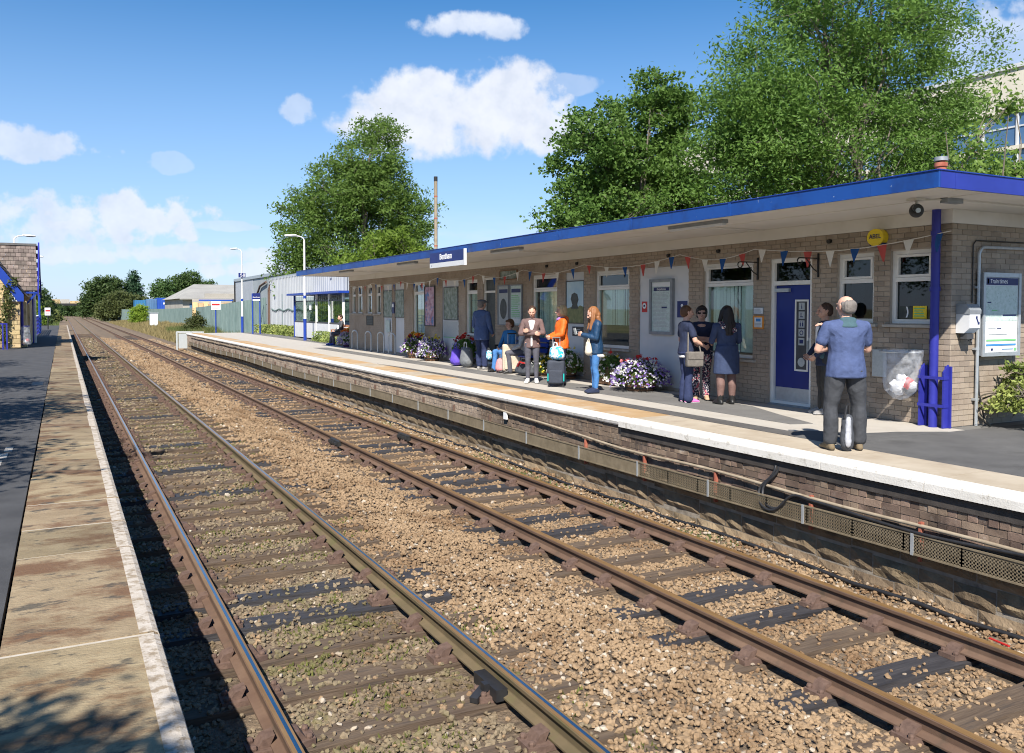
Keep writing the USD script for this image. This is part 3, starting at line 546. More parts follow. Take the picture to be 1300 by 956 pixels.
# the wall under it: dark course, bricks, rubble
wall = thing('platform_wall', 'brick and rubble retaining wall below the right platform edge', 'wall', (7.3, 0, -1.3))
wall.part('mortar_core', box(7.262, 7.312, 1, 59.9, -1.45, -.112), 'wall_mortar')
wall.part('dark_course', box(7.235, 7.275, 1, 10.28, -.238, -.114), 'dark_course')
cand = []
for row in range(5):
    z1 = -.243 - row * .078; y = 1.0 + (.05 if row % 2 else .16); hd = row % 2 == 0
    while y < 59.6:
        L = .1 if hd else .215; cand.append((y, L - .010, z1, .068)); y += L + .0
for row in range(1):                                                    # beyond the joint the bricks start right below the coping
    for off in range(2):
        y = 10.35
        while y < 59.6: cand.append((y, .205, -.112 - off * .066, .058)); y += .215
cand = [c for c in cand if not (c[1] == 0)]
vis = sorted(cand, key=lambda c: abs(c[0] - 6.5))


def wbrick(h, c, r):
    y, L, z, H = c; o = r.uniform(-.006, .008); v = np.array([(7.25 + o, y, z - H), (7.25 + o, y + L, z - H), (7.25 + o, y + L, z), (7.25 + o, y, z), (7.265, y - .003, z - H - .003), (7.265, y + L + .003, z - H - .003), (7.265, y + L + .003, z + .003), (7.265, y - .003, z + .003)])
    v[:4] += r.uniform(-.003, .003, (4, 3)); return h.add(v, [(0, 3, 2, 1), (0, 1, 5, 4), (1, 2, 6, 5), (2, 3, 7, 6), (3, 0, 4, 7)])


for c in vis[:295]: wall.part('brick', wbrick(G(), c, r), 'wall_brick')
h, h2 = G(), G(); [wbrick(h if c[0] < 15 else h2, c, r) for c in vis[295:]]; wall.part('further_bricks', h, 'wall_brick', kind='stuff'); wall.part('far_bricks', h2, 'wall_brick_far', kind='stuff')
# rubble stones
st = []; rows = [(-.64, .20), (-.85, .21), (-1.07, .22), (-1.30, .24)]
for k, (z, H) in enumerate(rows):
    y = 1.2 + .2 * k
    while y < 59.5:
        L = r.uniform(.28, .85) if y < 14 else r.uniform(.3, .7); j = r.uniform(-.022, .022); st.append((y, L - .012, z - H + .18 + j, H - .010 - abs(j) * .6)); y += L
near = sorted(st, key=lambda c: abs(c[0] - 8))


def rstone(c, r):
    y, L, z, H = c; ny, nz = max(3, int(L / .10)), 4; ys = np.linspace(y, y + L, ny); zs = np.linspace(z - H, z, nz); Y, Z = np.meshgrid(ys, zs); e = np.minimum(np.minimum(Y - y, y + L - Y) / .05, np.minimum(Z - z + H, z - Z) / .05).clip(0, 1)
    X = 7.259 - .030 * e ** .5 - .034 * (meshkit.fbm(np.stack([Y * 11, Z * 13, 0 * Y], -1), 4, 5) - .5) * e * 2
    v = np.stack([X, Y, Z], -1).reshape(-1, 3); i = (np.arange(nz - 1)[:, None] * ny + np.arange(ny - 1)[None]).ravel(); return v, np.stack([i, i + ny, i + ny + 1, i + 1], 1)


for c in near[:190]: wall.part('rubble_stone', Geo().add(*rstone(c, r)), 'rubble')
h = G(); [h.add(*rstone(c, r)) for c in near[190:]]; wall.part('further_stones', h, 'rubble', kind='stuff')
# cable tray, pipes and cables fixed along the wall
tray = thing('cable_tray', 'long perforated beige cable tray hung on brackets along the platform wall', 'cable tray', (7.1, 3, -.7))
zt = lambda y: -.50 + .03 * math.sin(y * .33 + 1) - .006 * max(0, 10 - y)
front, back = G(), G()
ys = np.arange(2.4, 58, .6)
for a, b in zip(ys[:-1], ys[1:]):
    za, zb = zt(a), zt(b)
    if a < 9.6:                                                         # perforated sheet: a lattice of strips
        n = 18
        for k in range(n + 1):
            yy = a + (b - a) * k / n; zz = za + (zb - za) * k / n; front.bar((7.10, yy, zz - .19), (7.10, yy, zz), .014, .004, (1, 0, 0))
        for q in (0, .033, .066, .10, .133, .166, .19): front.bar((7.10, a, za - q), (7.10, b, zb - q), .004, .013)
    else:
        front.bar((7.10, a, za - .095), (7.10, b, zb - .095), .004, .19)
    back.bar((7.17, a, za - .20), (7.17, b, zb - .20), .14, .006); back.bar((7.235, a, za - .12), (7.235, b, zb - .12), .004, .16)
    for q in (0, -.19): front.bar((7.098, a, za + q), (7.098, b, zb + q), .016, .016)
tray.part('perforated_side', front, 'tray_beige'); tray.part('tray_bed', back, 'tray_black')
for yb in [2.7, 3.95, 5.3, 6.65, 8.19, 9.67] + list(np.arange(11.2, 57, 1.7)):
    b_ = tray.part('bracket', Geo().bar((7.22, yb, zt(yb) + .10), (7.22, yb, zt(yb) - .28), .03, .045), 'rust_red' if yb < 12 else 'chair_iron'); b_.part('clip', Geo().bar((7.09, yb, zt(yb) + .01), (7.09, yb, zt(yb) - .20), .03, .012, (1, 0, 0)), 'galvanised')
Y = np.arange(2.2, 58, .5); w1 = np.interp(Y, [2, 4, 6, 8, 10, 12, 15, 20, 30, 58], [-.45, -.47, -.45, -.42, -.42, -.36, -.22, -.21, -.2, -.2])
one('conduit_pipe', Geo().tube(np.c_[7.205 + 0 * Y, Y, w1 + .012 * np.sin(Y * 1.7)], .019, 8), 'pipe_tan', 'pale sagging conduit pipe along the platform wall above the cable tray', 'pipe', smooth=True)
Y = np.arange(2.2, 7.4, .2); c1 = np.array([zt(a) for a in Y]) + .02 + .03 * np.sin(Y * 2.1)
loop = [(7.10, 7.0, -.62), (7.12, 7.25, -.60), (7.17, 7.32, -.45), (7.215, 7.22, -.32), (7.24, 7.16, -.23), (7.25, 7.15, -.15)]
for k, (dx, dz) in enumerate(((0, 0), (.03, .03))):
    pts = [(7.13 - dx, a, b + dz) for a, b in zip(Y[:-2], c1[:-2])] + [(p[0] - dx * .4, p[1] + .05 * k, p[2] - dz) for p in loop]
    one('black_cable', Geo().tube(curve(pts, 90), .017, 7), 'cable_black', ('black cable lying in the tray and looping up to the dark course', 'second black cable beside the loop, resting on top of the tray')[k], 'cable', smooth=True)
Y = np.arange(2, 50, .4); one('ground_pipe', Geo().tube(np.c_[7.12 + .03 * np.sin(Y * .9), Y, zbed(Y * 0 + 7.1, Y) + .045], .022, 7), 'cable_black', 'dark cable lying on the ballast at the foot of the platform wall', 'cable', smooth=True)
h = G(); h.bar((6.95, 3.78, -1.16), (6.93, 4.05, -1.15), .03, .012); h.bar((6.93, 4.05, -1.15), (7.02, 4.0, -1.13), .025, .012); h.bar((6.85, 4.2, -1.16), (6.9, 4.4, -1.17), .02, .01)
one('red_litter', h, 'sign_red', 'torn strip of red plastic on the stones by the platform wall', 'litter')
one('wall_marker', box(7.19, 7.222, 13.85, 13.97, -.42, -.27), 'paper_white', 'small white numbered plate on the platform wall', 'marker plate')
#@@PART3
# ------------------------------------------------------------------ station building
WX, YC, YF, ZS = 10.65, 7.43, 34.85, 2.97       # facade plane, near corner, far corner, soffit
bl = thing('station_building', 'long single-storey brick station building with a flat roof and deep blue fascia', 'building', (WX, YC, 0))
# openings in the facade: kind, y0, y1, z0, z1
OPEN = [('window', 7.71, 8.40, 1.41, 2.46), ('window', 8.68, 9.36, 1.41, 2.46), ('door', 9.86, 10.78, 0.02, 2.46), ('bigwindow', 11.17, 12.49, .74, 2.45), ('panel', 12.91, 14.50, .05, 2.46), ('bigwindow', 14.85, 16.17, .76, 2.46),
        ('panel', 16.63, 17.44, .05, 2.48), ('bigwindow', 17.83, 19.10, .76, 2.47), ('glazed', 21.18, 21.97, .05, 2.50), ('bigwindow', 22.34, 23.16, .83, 2.48), ('panel', 23.67, 24.95, .05, 2.50), ('bigwindow', 26.40, 27.50, .70, 2.52), ('panel', 28.34, 29.25, .05, 2.52), ('panel', 29.60, 30.52, .05, 2.52),
        ('slim', 30.86, 31.46, 1.44, 2.54), ('slim', 31.86, 32.57, 1.44, 2.54), ('slim', 33.07, 33.8, 1.44, 2.54), ('slim', 33.95, 34.55, 1.44, 2.54)]
face = Polygon([(YC + .2005, 0), (YF, 0), (YF, 2.78), (YC + .2005, 2.78)])
cut = unary_union([sbox(a, c, b, d) for _, a, b, c, d in OPEN])
fw = bl.part('facade_wall', Geo().prism(face.difference(cut), 'x', WX + .012, WX + .24), 'building_mortar')
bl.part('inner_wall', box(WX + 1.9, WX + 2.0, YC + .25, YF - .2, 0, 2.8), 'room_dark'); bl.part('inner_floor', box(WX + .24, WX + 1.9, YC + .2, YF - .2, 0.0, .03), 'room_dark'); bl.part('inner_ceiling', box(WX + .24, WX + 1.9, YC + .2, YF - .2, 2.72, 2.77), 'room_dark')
EW = bl.part('end_wall', box(WX + .25, 17.4, YC + .012, YC + .25, -.02, 2.78), 'building_mortar'); bl.part('corner_core', box(WX + .013, WX + .25, YC + .0125, YC + .2, -.02, 2.779), 'building_mortar')
bl.part('far_wall', box(WX + .26, 17.4, YF - .3, YF - .02, 0, 2.78), 'building_brick'); bl.part('rear_wall', box(17.2, 17.42, YC + .3, YF - .4, 0, 2.77), 'building_brick')
r = np.random.default_rng(8); LB, HB = .215, .075; near, far = [], G()


def fbrick(a, b, z, H):
    o = r.uniform(0, .006)
    v = np.array([(WX - .001 + o * .5, a, z), (WX - .001 + o * .5, b, z), (WX - .001 + o * .5, b, z + H), (WX - .001 + o * .5, a, z + H), (WX + .014, a - .002, z - .002), (WX + .014, b + .002, z - .002), (WX + .014, b + .002, z + H + .002), (WX + .014, a - .002, z + H + .002)])
    return v, [(0, 3, 2, 1), (0, 1, 5, 4), (1, 2, 6, 5), (2, 3, 7, 6), (3, 0, 4, 7)]


for row in range(37):
    z = .006 + row * HB; y = YC - .001 - (.5 * LB if row % 2 else 0); H = HB - .009
    while y < YF - .02:
        a, b = max(y, YC), min(y + LB - .009, YF); y += LB
        segs = [(a, b)]
        for _, o0, o1, c0, c1 in OPEN:
            if z + H > c0 + .01 and z < c1 - .01:
                segs = [q for s0, s1 in segs for q in ((s0, min(s1, o0)), (max(s0, o1), s1)) if q[1] - q[0] > .02]
        for s0, s1 in segs:
            (near.append((s0, s1, z, H)) if s1 < 11.2 else far.add(*fbrick(s0, s1, z, H)))
near.sort(key=lambda q: q[0])
for i, q in enumerate(near):
    if i < 290: fw.part('brick', Geo().add(*fbrick(*q)), 'building_brick')
    else: far.add(*fbrick(*q))
fw.part('further_bricks', far, 'building_brick', kind='stuff')
eb = G(); k = 0
for row in range(37):
    z = .006 + row * HB; x = WX + (0 if row % 2 else -.5 * LB); H = HB - .009
    while x < 14.6:
        a, b = max(x, WX + .002), x + LB - .009; x += LB; o = r.uniform(0, .006) * .5
        v = np.array([(a, YC + o, z), (b, YC + o, z), (b, YC + o, z + H), (a, YC + o, z + H), (a - .002, YC + .014, z - .002), (b + .002, YC + .014, z - .002), (b + .002, YC + .014, z + H + .002), (a - .002, YC + .014, z + H + .002)]); F = [(0, 1, 2, 3), (0, 4, 5, 1), (1, 5, 6, 2), (2, 6, 7, 3), (3, 7, 4, 0)]
        if k < 295 and b < 12.6 and row > 2: EW.part('brick', Geo().add(v, F), 'building_brick'); k += 1
        else: eb.add(v, F)
EW.part('further_bricks', eb, 'building_brick', kind='stuff')
# band above the brick, soffit, roof and fascia
bl.part('frieze', Geo().box(WX - .006, WX + .3, YC - .006, YF + .006, 2.781, ZS - .002).box(WX + .3, 17.45, YC - .006, YC + .3, 2.781, ZS - .002), 'soffit')
XF, Y0F, Y1F = 8.55, 6.14, 35.2
sf = bl.part('soffit', box(XF + .03, 17.9, Y0F + .03, Y1F - .03, ZS, ZS + .05), 'soffit')
for yy in (11.2, 17.2, 23.2, 29.2): sf.part('joint_strip', box(XF + .06, WX - .01, yy, yy + .03, ZS - .006, ZS + .001), 'soffit')
sf.part('joint_strip', box(XF + .95, XF + .98, Y0F + .05, Y1F - .06, ZS - .007, ZS + .001), 'soffit')
bl.part('roof', box(XF + .05, 17.9, Y0F + .05, Y1F - .05, ZS + .05, ZS + .16), 'roof_felt')
yy = Y0F; r = np.random.default_rng(2)
bl.part('fascia_panel', Geo().prism([(XF, ZS - .01), (XF + .028, ZS - .01), (XF + .028, ZS + .178), (XF, ZS + .178)], 'y', Y0F, Y0F + .9), 'blue_fascia'); yy += .9
while yy < Y1F - .1:
    b = min(Y1F, yy + 2.42); d = r.uniform(0, .004)
    bl.part('fascia_panel', box(XF - d, XF + .028, yy + .004, b - .003, ZS - .01, ZS + .178), 'blue_fascia'); yy = b; bl.part('joint_cover', box(XF - .008, XF + .002, yy - .03, yy + .03, ZS - .012, ZS + .179), 'blue_fascia')
xx = XF + .03; first = True
while xx < 17.9:
    b = min(17.9, xx + (.26 if first else 2.4)); first = False
    bl.part('fascia_panel', box(xx + .002, b - .002, Y0F, Y0F + .028, ZS - .01, ZS + .178), 'blue_end'); xx = b
bl.part('fascia_panel', box(XF + .029, 17.9, Y1F - .03, Y1F, ZS - .01, ZS + .178), 'blue_fascia')
bl.part('roof_edge_trim', Geo().box(XF - .012, XF + .06, Y0F - .012, Y1F, ZS + .179, ZS + .190).box(XF + .061, 17.9, Y0F - .012, Y0F + .06, ZS + .179, ZS + .190), 'blue_paint')


def frame(y0, y1, z0, z1, w, x0, x1, mids=()):
    h = G(); h.box(x0, x1, y0, y0 + w, z0, z1).box(x0, x1, y1 - w, y1, z0, z1).box(x0 + .002, x1 - .002, y0 + w, y1 - w, z0, z0 + w).box(x0 + .002, x1 - .002, y0 + w, y1 - w, z1 - w, z1)
    for m in mids: h.box(x0 + .002, x1 - .002, y0 + w, y1 - w, m - w / 2, m + w / 2)
    return h


r = np.random.default_rng(6)
for kind, a, b, c, d in OPEN:
    if kind in ('window', 'bigwindow', 'slim'):
        mid = d - (.42 if kind == 'window' else .39); w = .06 if kind != 'slim' else .05
        wd = bl.part('window', frame(a, b, c, d, w, WX + .06, WX + .14, (mid,)), 'white_paint')
        sash = frame(a + w + .005, b - w - .005, mid + w / 2 + .004, d - w - .004, .035, WX + .05, WX + .10); wd.part('sash', sash, 'white_paint')
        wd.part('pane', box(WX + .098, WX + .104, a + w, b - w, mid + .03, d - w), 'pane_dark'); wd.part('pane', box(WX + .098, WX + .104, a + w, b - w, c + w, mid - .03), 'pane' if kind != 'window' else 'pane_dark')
        wd.part('sill', Geo().prism([(WX - .055, c - .055), (WX + .11, c - .055), (WX + .11, c - .002), (WX - .055, c - .018)], 'y', a - .08, b + .08), 'concrete')
        if kind == 'bigwindow':                                        # vertical slat blinds behind the glass
            n = int((b - a - .14) / .095)
            for i in range(n):
                y = a + .09 + i * .095; q = r.uniform(-.35, .35); wd.part('blind_slat', Geo().bar((WX + .165, y + .04, c + (.50 if 14 < a < 15 else .10)), (WX + .165, y + .04, mid + .0), .004, .085, (math.sin(q), math.cos(q), 0)), 'blind')
        elif kind == 'window':
            wd.part('curtain', box(WX + .25, WX + .27, b - .30, b - .07, c + .07, d - .08), 'blind')
    elif kind == 'door':
        dr = bl.part('door', box(WX + .085, WX + .125, a + .075, b - .075, .03, 2.01), 'blue_door')
        dr.part('frame', frame(a, b, c - .02, d, .07, WX + .04, WX + .135, (2.05,)), 'white_paint')
        dr.part('transom_pane', box(WX + .09, WX + .098, a + .07, b - .07, 2.085, d - .07), 'pane_dark')
        dr.part('kick_plate', box(WX + .078, WX + .084, a + .08, b - .08, .035, .30), 'galvanised')
        dr.part('glazing_frame', frame(9.99, 10.28, .59, 1.77, .03, WX + .072, WX + .084), 'white_paint'); dr.part('glazing', box(WX + .080, WX + .0845, 10.02, 10.25, .62, 1.74), 'dark_grey')
        dr.part('handle', Geo().box(WX + .07, WX + .083, 9.945, 9.985, .85, 1.15).bar((WX + .035, 9.965, .90), (WX + .035, 9.965, 1.10), .02, .02), 'galvanised'); dr.part('door_closer', box(WX + .03, WX + .08, 10.38, 10.70, 1.90, 1.96), 'galvanised'); dr.part('threshold', box(WX - .03, WX + .13, a + .01, b - .01, -.003, .022), 'grey_metal')
        for i in range(5):                                              # pictogram stickers
            z = 1.66 - i * .145; s = dr.part('pictogram', box(WX + .0765, WX + .0795, 10.075, 10.20, z - .06, z + .06), 'print_grey'); g = G()
            X0 = WX + .0745; Y0 = 10.1375
            if i == 0: g.box(X0, X0 + .0018, Y0 - .008, Y0 + .008, z - .04, z + .018).box(X0, X0 + .0018, Y0 - .008, Y0 + .008, z + .028, z + .042)
            elif i == 1: g.box(X0, X0 + .0018, Y0 - .03, Y0 + .03, z - .035, z - .02).box(X0, X0 + .0018, Y0 + .005, Y0 + .02, z - .02, z + .04)
            elif i == 2:
                for q in (-.025, .025): g.box(X0, X0 + .0018, Y0 + q - .012, Y0 + q + .012, z - .04, z + .018).box(X0, X0 + .0018, Y0 + q - .008, Y0 + q + .008, z + .024, z + .04)
            elif i == 3: g.prism(Polygon([(Y0 + .04 * math.cos(t), z + .04 * math.sin(t)) for t in np.linspace(0, 6.28, 14)]).difference(Polygon([(Y0 + .026 * math.cos(t), z + .026 * math.sin(t)) for t in np.linspace(0, 6.28, 14)])), 'x', X0, X0 + .0018)
            else: g.box(X0, X0 + .0018, Y0 - .04, Y0 + .04, z - .03, z + .03)
            s.part('symbol', g, 'print_navy')
        dr.part('round_sticker', Geo().prism([(10.135 + .075 * math.cos(t), .74 + .075 * math.sin(t)) for t in np.linspace(0, 6.2, 16)], 'x', WX + .0765, WX + .0795), 'print_grey')
    elif kind == 'glazed':
        g_ = bl.part('door', frame(a, b, c, d, .06, WX + .05, WX + .13, (2.1,)), 'white_paint'); g_.part('dark_panel', box(WX + .09, WX + .11, a + .06, b - .06, c + .06, d - .06), 'poster_dark')
    else:
        bl.part('white_panel', box(WX + .03, WX + .09, a + .003, b - .003, c + .003, d - .003), 'panel_white')
# boarding and notices on the building: each hangs on the wall
def board(label, y0, y1, z0, z1, x, backing='dark_grey', face='map_green', cat='poster', fr=.025, name='poster', depth=.03):
    t = thing(name, label, cat, (x, (y0 + y1) / 2, z0))
    t.part('frame', frame(y0, y1, z0, z1, fr, x - depth, x, ()), backing); t.part('sheet', box(x - depth * .55, x - .001, y0 + fr, y1 - fr, z0 + fr, z1 - fr), face)
    return t, x - depth * .55 - .0015


def strip(t, x, y0, y1, z0, z1, m, name='print'): return t.part(name, box(x - .001, x + .003, y0, y1, z0, z1), m)


def lines(t, x, y0, y1, z0, z1, n, m='print_grey', seed=0, h=.4, fill=.9):
    rr = np.random.default_rng(seed); g = G(); st = (z1 - z0) / n
    for i in range(n):
        z = z1 - (i + .5) * st; e = y0 + (y1 - y0) * (1 - rr.uniform(.0, 1 - fill) - rr.uniform(0, .25)); g.box(x - .001, x + .0018, y1 - (e - y0), y1, z - st * h / 2, z + st * h / 2)
    return t.part('text_lines', g, m)


t, x = board('tall glazed timetable case with curved dark frame on the white panel', 13.36, 14.10, 1.10, 2.22, WX + .028, 'grey_metal', 'map_green', 'notice board', .06, 'timetable_case', .07)
strip(t, x, 13.43, 14.03, 2.07, 2.15, 'paper_white'); strip(t, x, 13.48, 13.98, 1.98, 2.05, 'print_navy'); lines(t, x, 13.46, 14.0, 1.25, 1.95, 26, 'print_grey', 3, .35); strip(t, x - .0016, 13.55, 13.72, 1.63, 1.66, 'print_navy')
t.part('lettering', text('Departures', .04, (x - .0025, 13.73, 1.995), (0, -1, 0), center=True), 'letter_white')
one_s = thing('warning_sign', 'small red and white prohibition sign on the white panel beside the timetable case', 'sign', (WX, 14.33, 1.55)); one_s.part('plate', box(WX + .022, WX + .0295, 14.25, 14.42, 1.55, 1.77), 'sign_red'); one_s.part('disc', Geo().prism([(14.335 + .06 * math.cos(q), 1.68 + .06 * math.sin(q)) for q in np.linspace(0, 6.2, 18)], 'x', WX + .017, WX + .0215), 'letter_white'); one_s.part('emblem', box(WX + .0135, WX + .0165, 14.31, 14.36, 1.66, 1.70), 'print_navy')
t = thing('information_sign', 'small dark blue sign with a white symbol above the woman with the shoulder bag', 'sign', (WX, 13.1, 1.5)); t.part('plate', box(WX + .02, WX + .0295, 12.97, 13.27, 1.45, 1.77), 'sign_blue'); t.part('symbol', Geo().box(WX + .016, WX + .0195, 13.08, 13.16, 1.56, 1.62).prism([(13.12 + .035 * math.cos(q), 1.68 + .035 * math.sin(q)) for q in np.linspace(0, 6.2, 12)], 'x', WX + .016, WX + .0195), 'letter_white')
t, x = board('white paper notice beside the ticket office window', 10.91, 11.14, 1.53, 1.64, WX - .006, 'galvanised', 'paper_white', 'notice', .008, 'paper_notice', .012); lines(t, x, 10.93, 11.12, 1.55, 1.62, 4, 'print_grey', 1)
t, x = board('orange framed notice below the white paper notice by the door', 10.90, 11.15, 1.27, 1.50, WX - .006, 'sign_orange', 'paper_white', 'notice', .03, 'framed_notice', .015); strip(t, x, 10.97, 11.08, 1.40, 1.45, 'print_blue'); lines(t, x, 10.94, 11.11, 1.31, 1.38, 3, 'print_grey', 2)
t, x = board('large poster of a statue head against sky and hills', 16.62, 17.42, 1.27, 2.28, WX + .028, 'dark_grey', 'poster_sky', 'poster', .02, 'landscape_poster')
t.part('hillside', Geo().prism([(16.64, 1.29), (17.40, 1.29), (17.40, 1.62), (17.2, 1.66), (17.0, 1.62), (16.8, 1.70), (16.64, 1.66)], 'x', x - .001, x + .0018), 'poster_hill'); t.part('portrait', Geo().prism([(16.86, 1.62), (17.2, 1.62), (17.14, 1.72), (17.21, 1.85), (17.17, 1.96), (17.05, 2.0), (16.92, 1.96), (16.87, 1.83), (16.93, 1.72)], 'x', x - .003, x), 'poster_dark')
t = thing('plaque', 'dark plaque with pale lines below the landscape poster', 'plaque', (WX, 16.9, .98)); t.part('plate', box(WX + .015, WX + .0295, 16.68, 17.15, .98, 1.20), 'dark_grey'); lines(t, WX + .013, 16.72, 17.1, 1.02, 1.16, 3, 'print_grey', 4, .4)
for (a, b, lab, k) in ((20.30, 20.96, 'left framed poster, with a dark oval picture, behind the man in the cap', 0), (19.56, 20.24, 'right framed poster, with green print, behind the man in the cap', 1)):
    t, x = board(lab, a, b, 1.17, 2.26, WX - .006, 'grey_metal', 'print_grey' if k == 0 else 'map_green', 'poster', .03, 'framed_poster', .04); strip(t, x, a + .08, b - .08, 2.05, 2.15, 'print_navy')
    if k == 0: t.part('picture', Geo().prism([((a + b) / 2 + .2 * math.cos(q), 1.62 + .28 * math.sin(q)) for q in np.linspace(0, 6.2, 18)], 'x', x - .001, x + .0018), 'poster_dark')
    else: lines(t, x, a + .08, b - .08, 1.4, 2.0, 12, 'print_green', 5); strip(t, x - .001, a + .1, b - .1, 1.24, 1.36, 'paper_white')
t, x = board('small horizontal painted picture high on the wall above the framed posters', 19.85, 20.85, 2.40, 2.66, WX - .006, 'planter_wood', 'mural', 'picture', .02, 'painted_picture')
t, x = board('dark mural of trees and water on the white panel, tallest picture', 23.73, 24.82, 1.27, 2.30, WX + .028, 'dark_grey', 'mural', 'mural', .02, 'dark_mural'); 
t, x = board('painted lower panel of pale figures under the dark mural', 23.75, 24.88, .70, 1.24, WX + .028, 'panel_white', 'print_grey', 'picture', .015, 'figure_panel', .012); strip(t, x, 23.78, 24.85, .71, .74, 'print_green')
t, x = board('pink and blue patterned poster beside the green door window', 25.47, 26.34, 1.05, 2.36, WX - .006, 'dark_grey', 'pattern_pink', 'poster', .03, 'patterned_poster', .04)
t, x = board('nearer one of two tall dark pictures on white panels by the cycle stands', 28.34, 29.28, 1.30, 2.30, WX + .027, 'dark_grey', 'mural', 'picture', .02, 'tall_picture')
t, x = board('further one of two tall dark pictures on white panels by the cycle stands', 29.56, 30.54, 1.30, 2.30, WX + .027, 'dark_grey', 'mural', 'picture', .02, 'tall_picture'); t.part('notice', box(WX - .02, WX - .012, 29.8, 30.25, .75, 1.2), 'map_green')
t = thing('platform_sign', 'small blue and white sign between the two tall pictures', 'sign', (WX, 29.42, 1.5)); t.part('plate', box(WX - .025, WX - .006, 29.3, 29.54, 1.45, 1.85), 'sign_blue'); t.part('disc', box(WX - .029, WX - .0255, 29.34, 29.5, 1.68, 1.8), 'letter_white')
t, x = board('dark ventilation grille low on the far end of the facade', 31.7, 32.5, .97, 1.33, WX - .004, 'black_iron', 'poster_dark', 'vent', .03, 'vent_grille', .02)
for k in range(5): t.part('louvre', box(WX - .02, WX - .010, 31.73, 32.47, 1.01 + k * .06, 1.03 + k * .06), 'black_iron')
t = thing('help_sticker', 'yellow and black notice with a telephone arrow in the window nearest the corner', 'sticker', (WX, 8.1, 1.45)); t.part('sheet', box(WX + .089, WX + .095, 7.86, 8.08, 1.48, 1.66), 'sign_yellow'); t.part('sheet', box(WX + .089, WX + .095, 8.085, 8.31, 1.48, 1.66), 'poster_dark'); t.part('symbol', text(')', .12, (WX + .0875, 8.20, 1.52), (0, -1, 0), bold=True), 'letter_white'); lines(t, WX + .087, 7.88, 8.06, 1.5, 1.64, 4, 'print_green', 3)
# station name sign below the fascia
t = thing('station_sign', 'blue station name sign reading Bentham hanging at the roof edge', 'sign', (8.45, 19.5, 2.66))
t.part('blue_panel', box(8.47, 8.52, 18.52, 20.63, 2.79, 3.05), 'sign_blue'); t.part('white_panel', box(8.47, 8.52, 18.52, 20.63, 2.67, 2.788), 'panel_white'); t.part('lettering', text('Bentham', .135, (8.469, 19.6, 2.865), (0, -1, 0), center=True, bold=True), 'letter_white'); t.part('end_cap', box(8.468, 8.53, 18.47, 18.518, 2.66, 3.06), 'panel_white'); t.part('arrow', text('<', .06, (8.469, 20.55, 2.70), (0, -1, 0)), 'print_navy')
# lights under the roof
LL = ['nearest long light fitting under the roof soffit', 'second light fitting from the near end under the roof', 'third light fitting under the roof, just past the name sign', 'fourth light fitting under the roof, near the far end']
for i, (a, b) in enumerate(((9.9, 11.2), (16.35, 17.75), (22.6, 24.0), (28.6, 30.0))):
    t = thing('soffit_light', LL[i], 'light fitting', (8.85, a, ZS), group='light fittings under the soffit'); t.part('case', box(8.80, 8.92, a, b, ZS - .055, ZS - .002), 'grey_metal'); t.part('diffuser', Geo().prism([(8.81, ZS - .056), (8.91, ZS - .056), (8.90, ZS - .085), (8.82, ZS - .085)], 'y', a + .03, b - .03), 'panel_white'); t.part('conduit', Geo().tube([(8.92, b - .1, ZS - .01), (9.6, b - .3, ZS - .012), (WX - .02, b - .3, ZS - .012)], .009, 6), 'soffit')
# camera
t = thing('security_camera', 'black dome security camera under the corner of the roof', 'camera', (9.24, 6.97, ZS)); t.part('mount', Geo().box(9.2, 9.42, 6.9, 7.04, ZS - .03, ZS - .001).tube([(9.3, 6.97, ZS - .02), (9.3, 6.97, ZS - .1)], .02), 'soffit')
t.part('housing', trimesh.creation.icosphere(2, .085).apply_translation((9.27, 6.95, ZS - .15)), 'black_iron', smooth=True); t.part('hood', Geo().tube([(9.30, 7.0, ZS - .11), (9.17, 6.86, ZS - .13)], .05, 10), 'black_iron', smooth=30); t.part('lens', Geo().tube([(9.20, 6.88, ZS - .155), (9.17, 6.85, ZS - .16)], .03, 10), 'galvanised')
t = thing('junction_box', 'dark junction box on the soffit beside the security camera', 'junction box', (9.6, 6.7, ZS)); t.part('box', box(9.5, 9.8, 6.70, 6.80, ZS - .06, ZS - .001), 'grey_metal'); t.part('conduit', Geo().tube([(9.3, 6.97, ZS - .02), (9.55, 6.75, ZS - .02)], .012, 6), 'soffit'); t.part('conduit', Geo().tube([(9.78, 6.75, ZS - .02), (11.0, 6.75, ZS - .02), (14, 6.75, ZS - .02)], .012, 6), 'soffit')
# downpipe with its guard
t = thing('downpipe', 'blue downpipe at the near corner of the building with a steel guard at its foot', 'downpipe', (10.57, 7.60, 0))
t.part('pipe', Geo().tube([(10.55, 7.60, -.01), (10.55, 7.60, ZS - .002)], .058, 16), 'purple_pipe', smooth=30); t.part('socket', Geo().tube([(10.55, 7.60, 1.86), (10.55, 7.60, 1.92)], .068, 16), 'purple_pipe', smooth=30); t.part('socket', Geo().tube([(10.55, 7.60, 2.62), (10.55, 7.60, 2.68)], .068, 16), 'purple_pipe', smooth=30)
for yy in (7.42, 7.78):
    t.part('guard_post', Geo().prism([(10.50, 0), (10.60, 0), (10.60, .86), (10.50, .76)], 'y', yy - .012, yy + .012).box(10.595, 10.62, yy - .05, yy + .05, 0, .84), 'purple_pipe')
for z in (.28, .66): t.part('guard_band', Geo().box(10.475, 10.49, 7.41, 7.79, z, z + .04).box(10.491, 10.60, 7.40, 7.416, z, z + .04).box(10.491, 10.60, 7.784, 7.80, z, z + .04), 'purple_pipe')
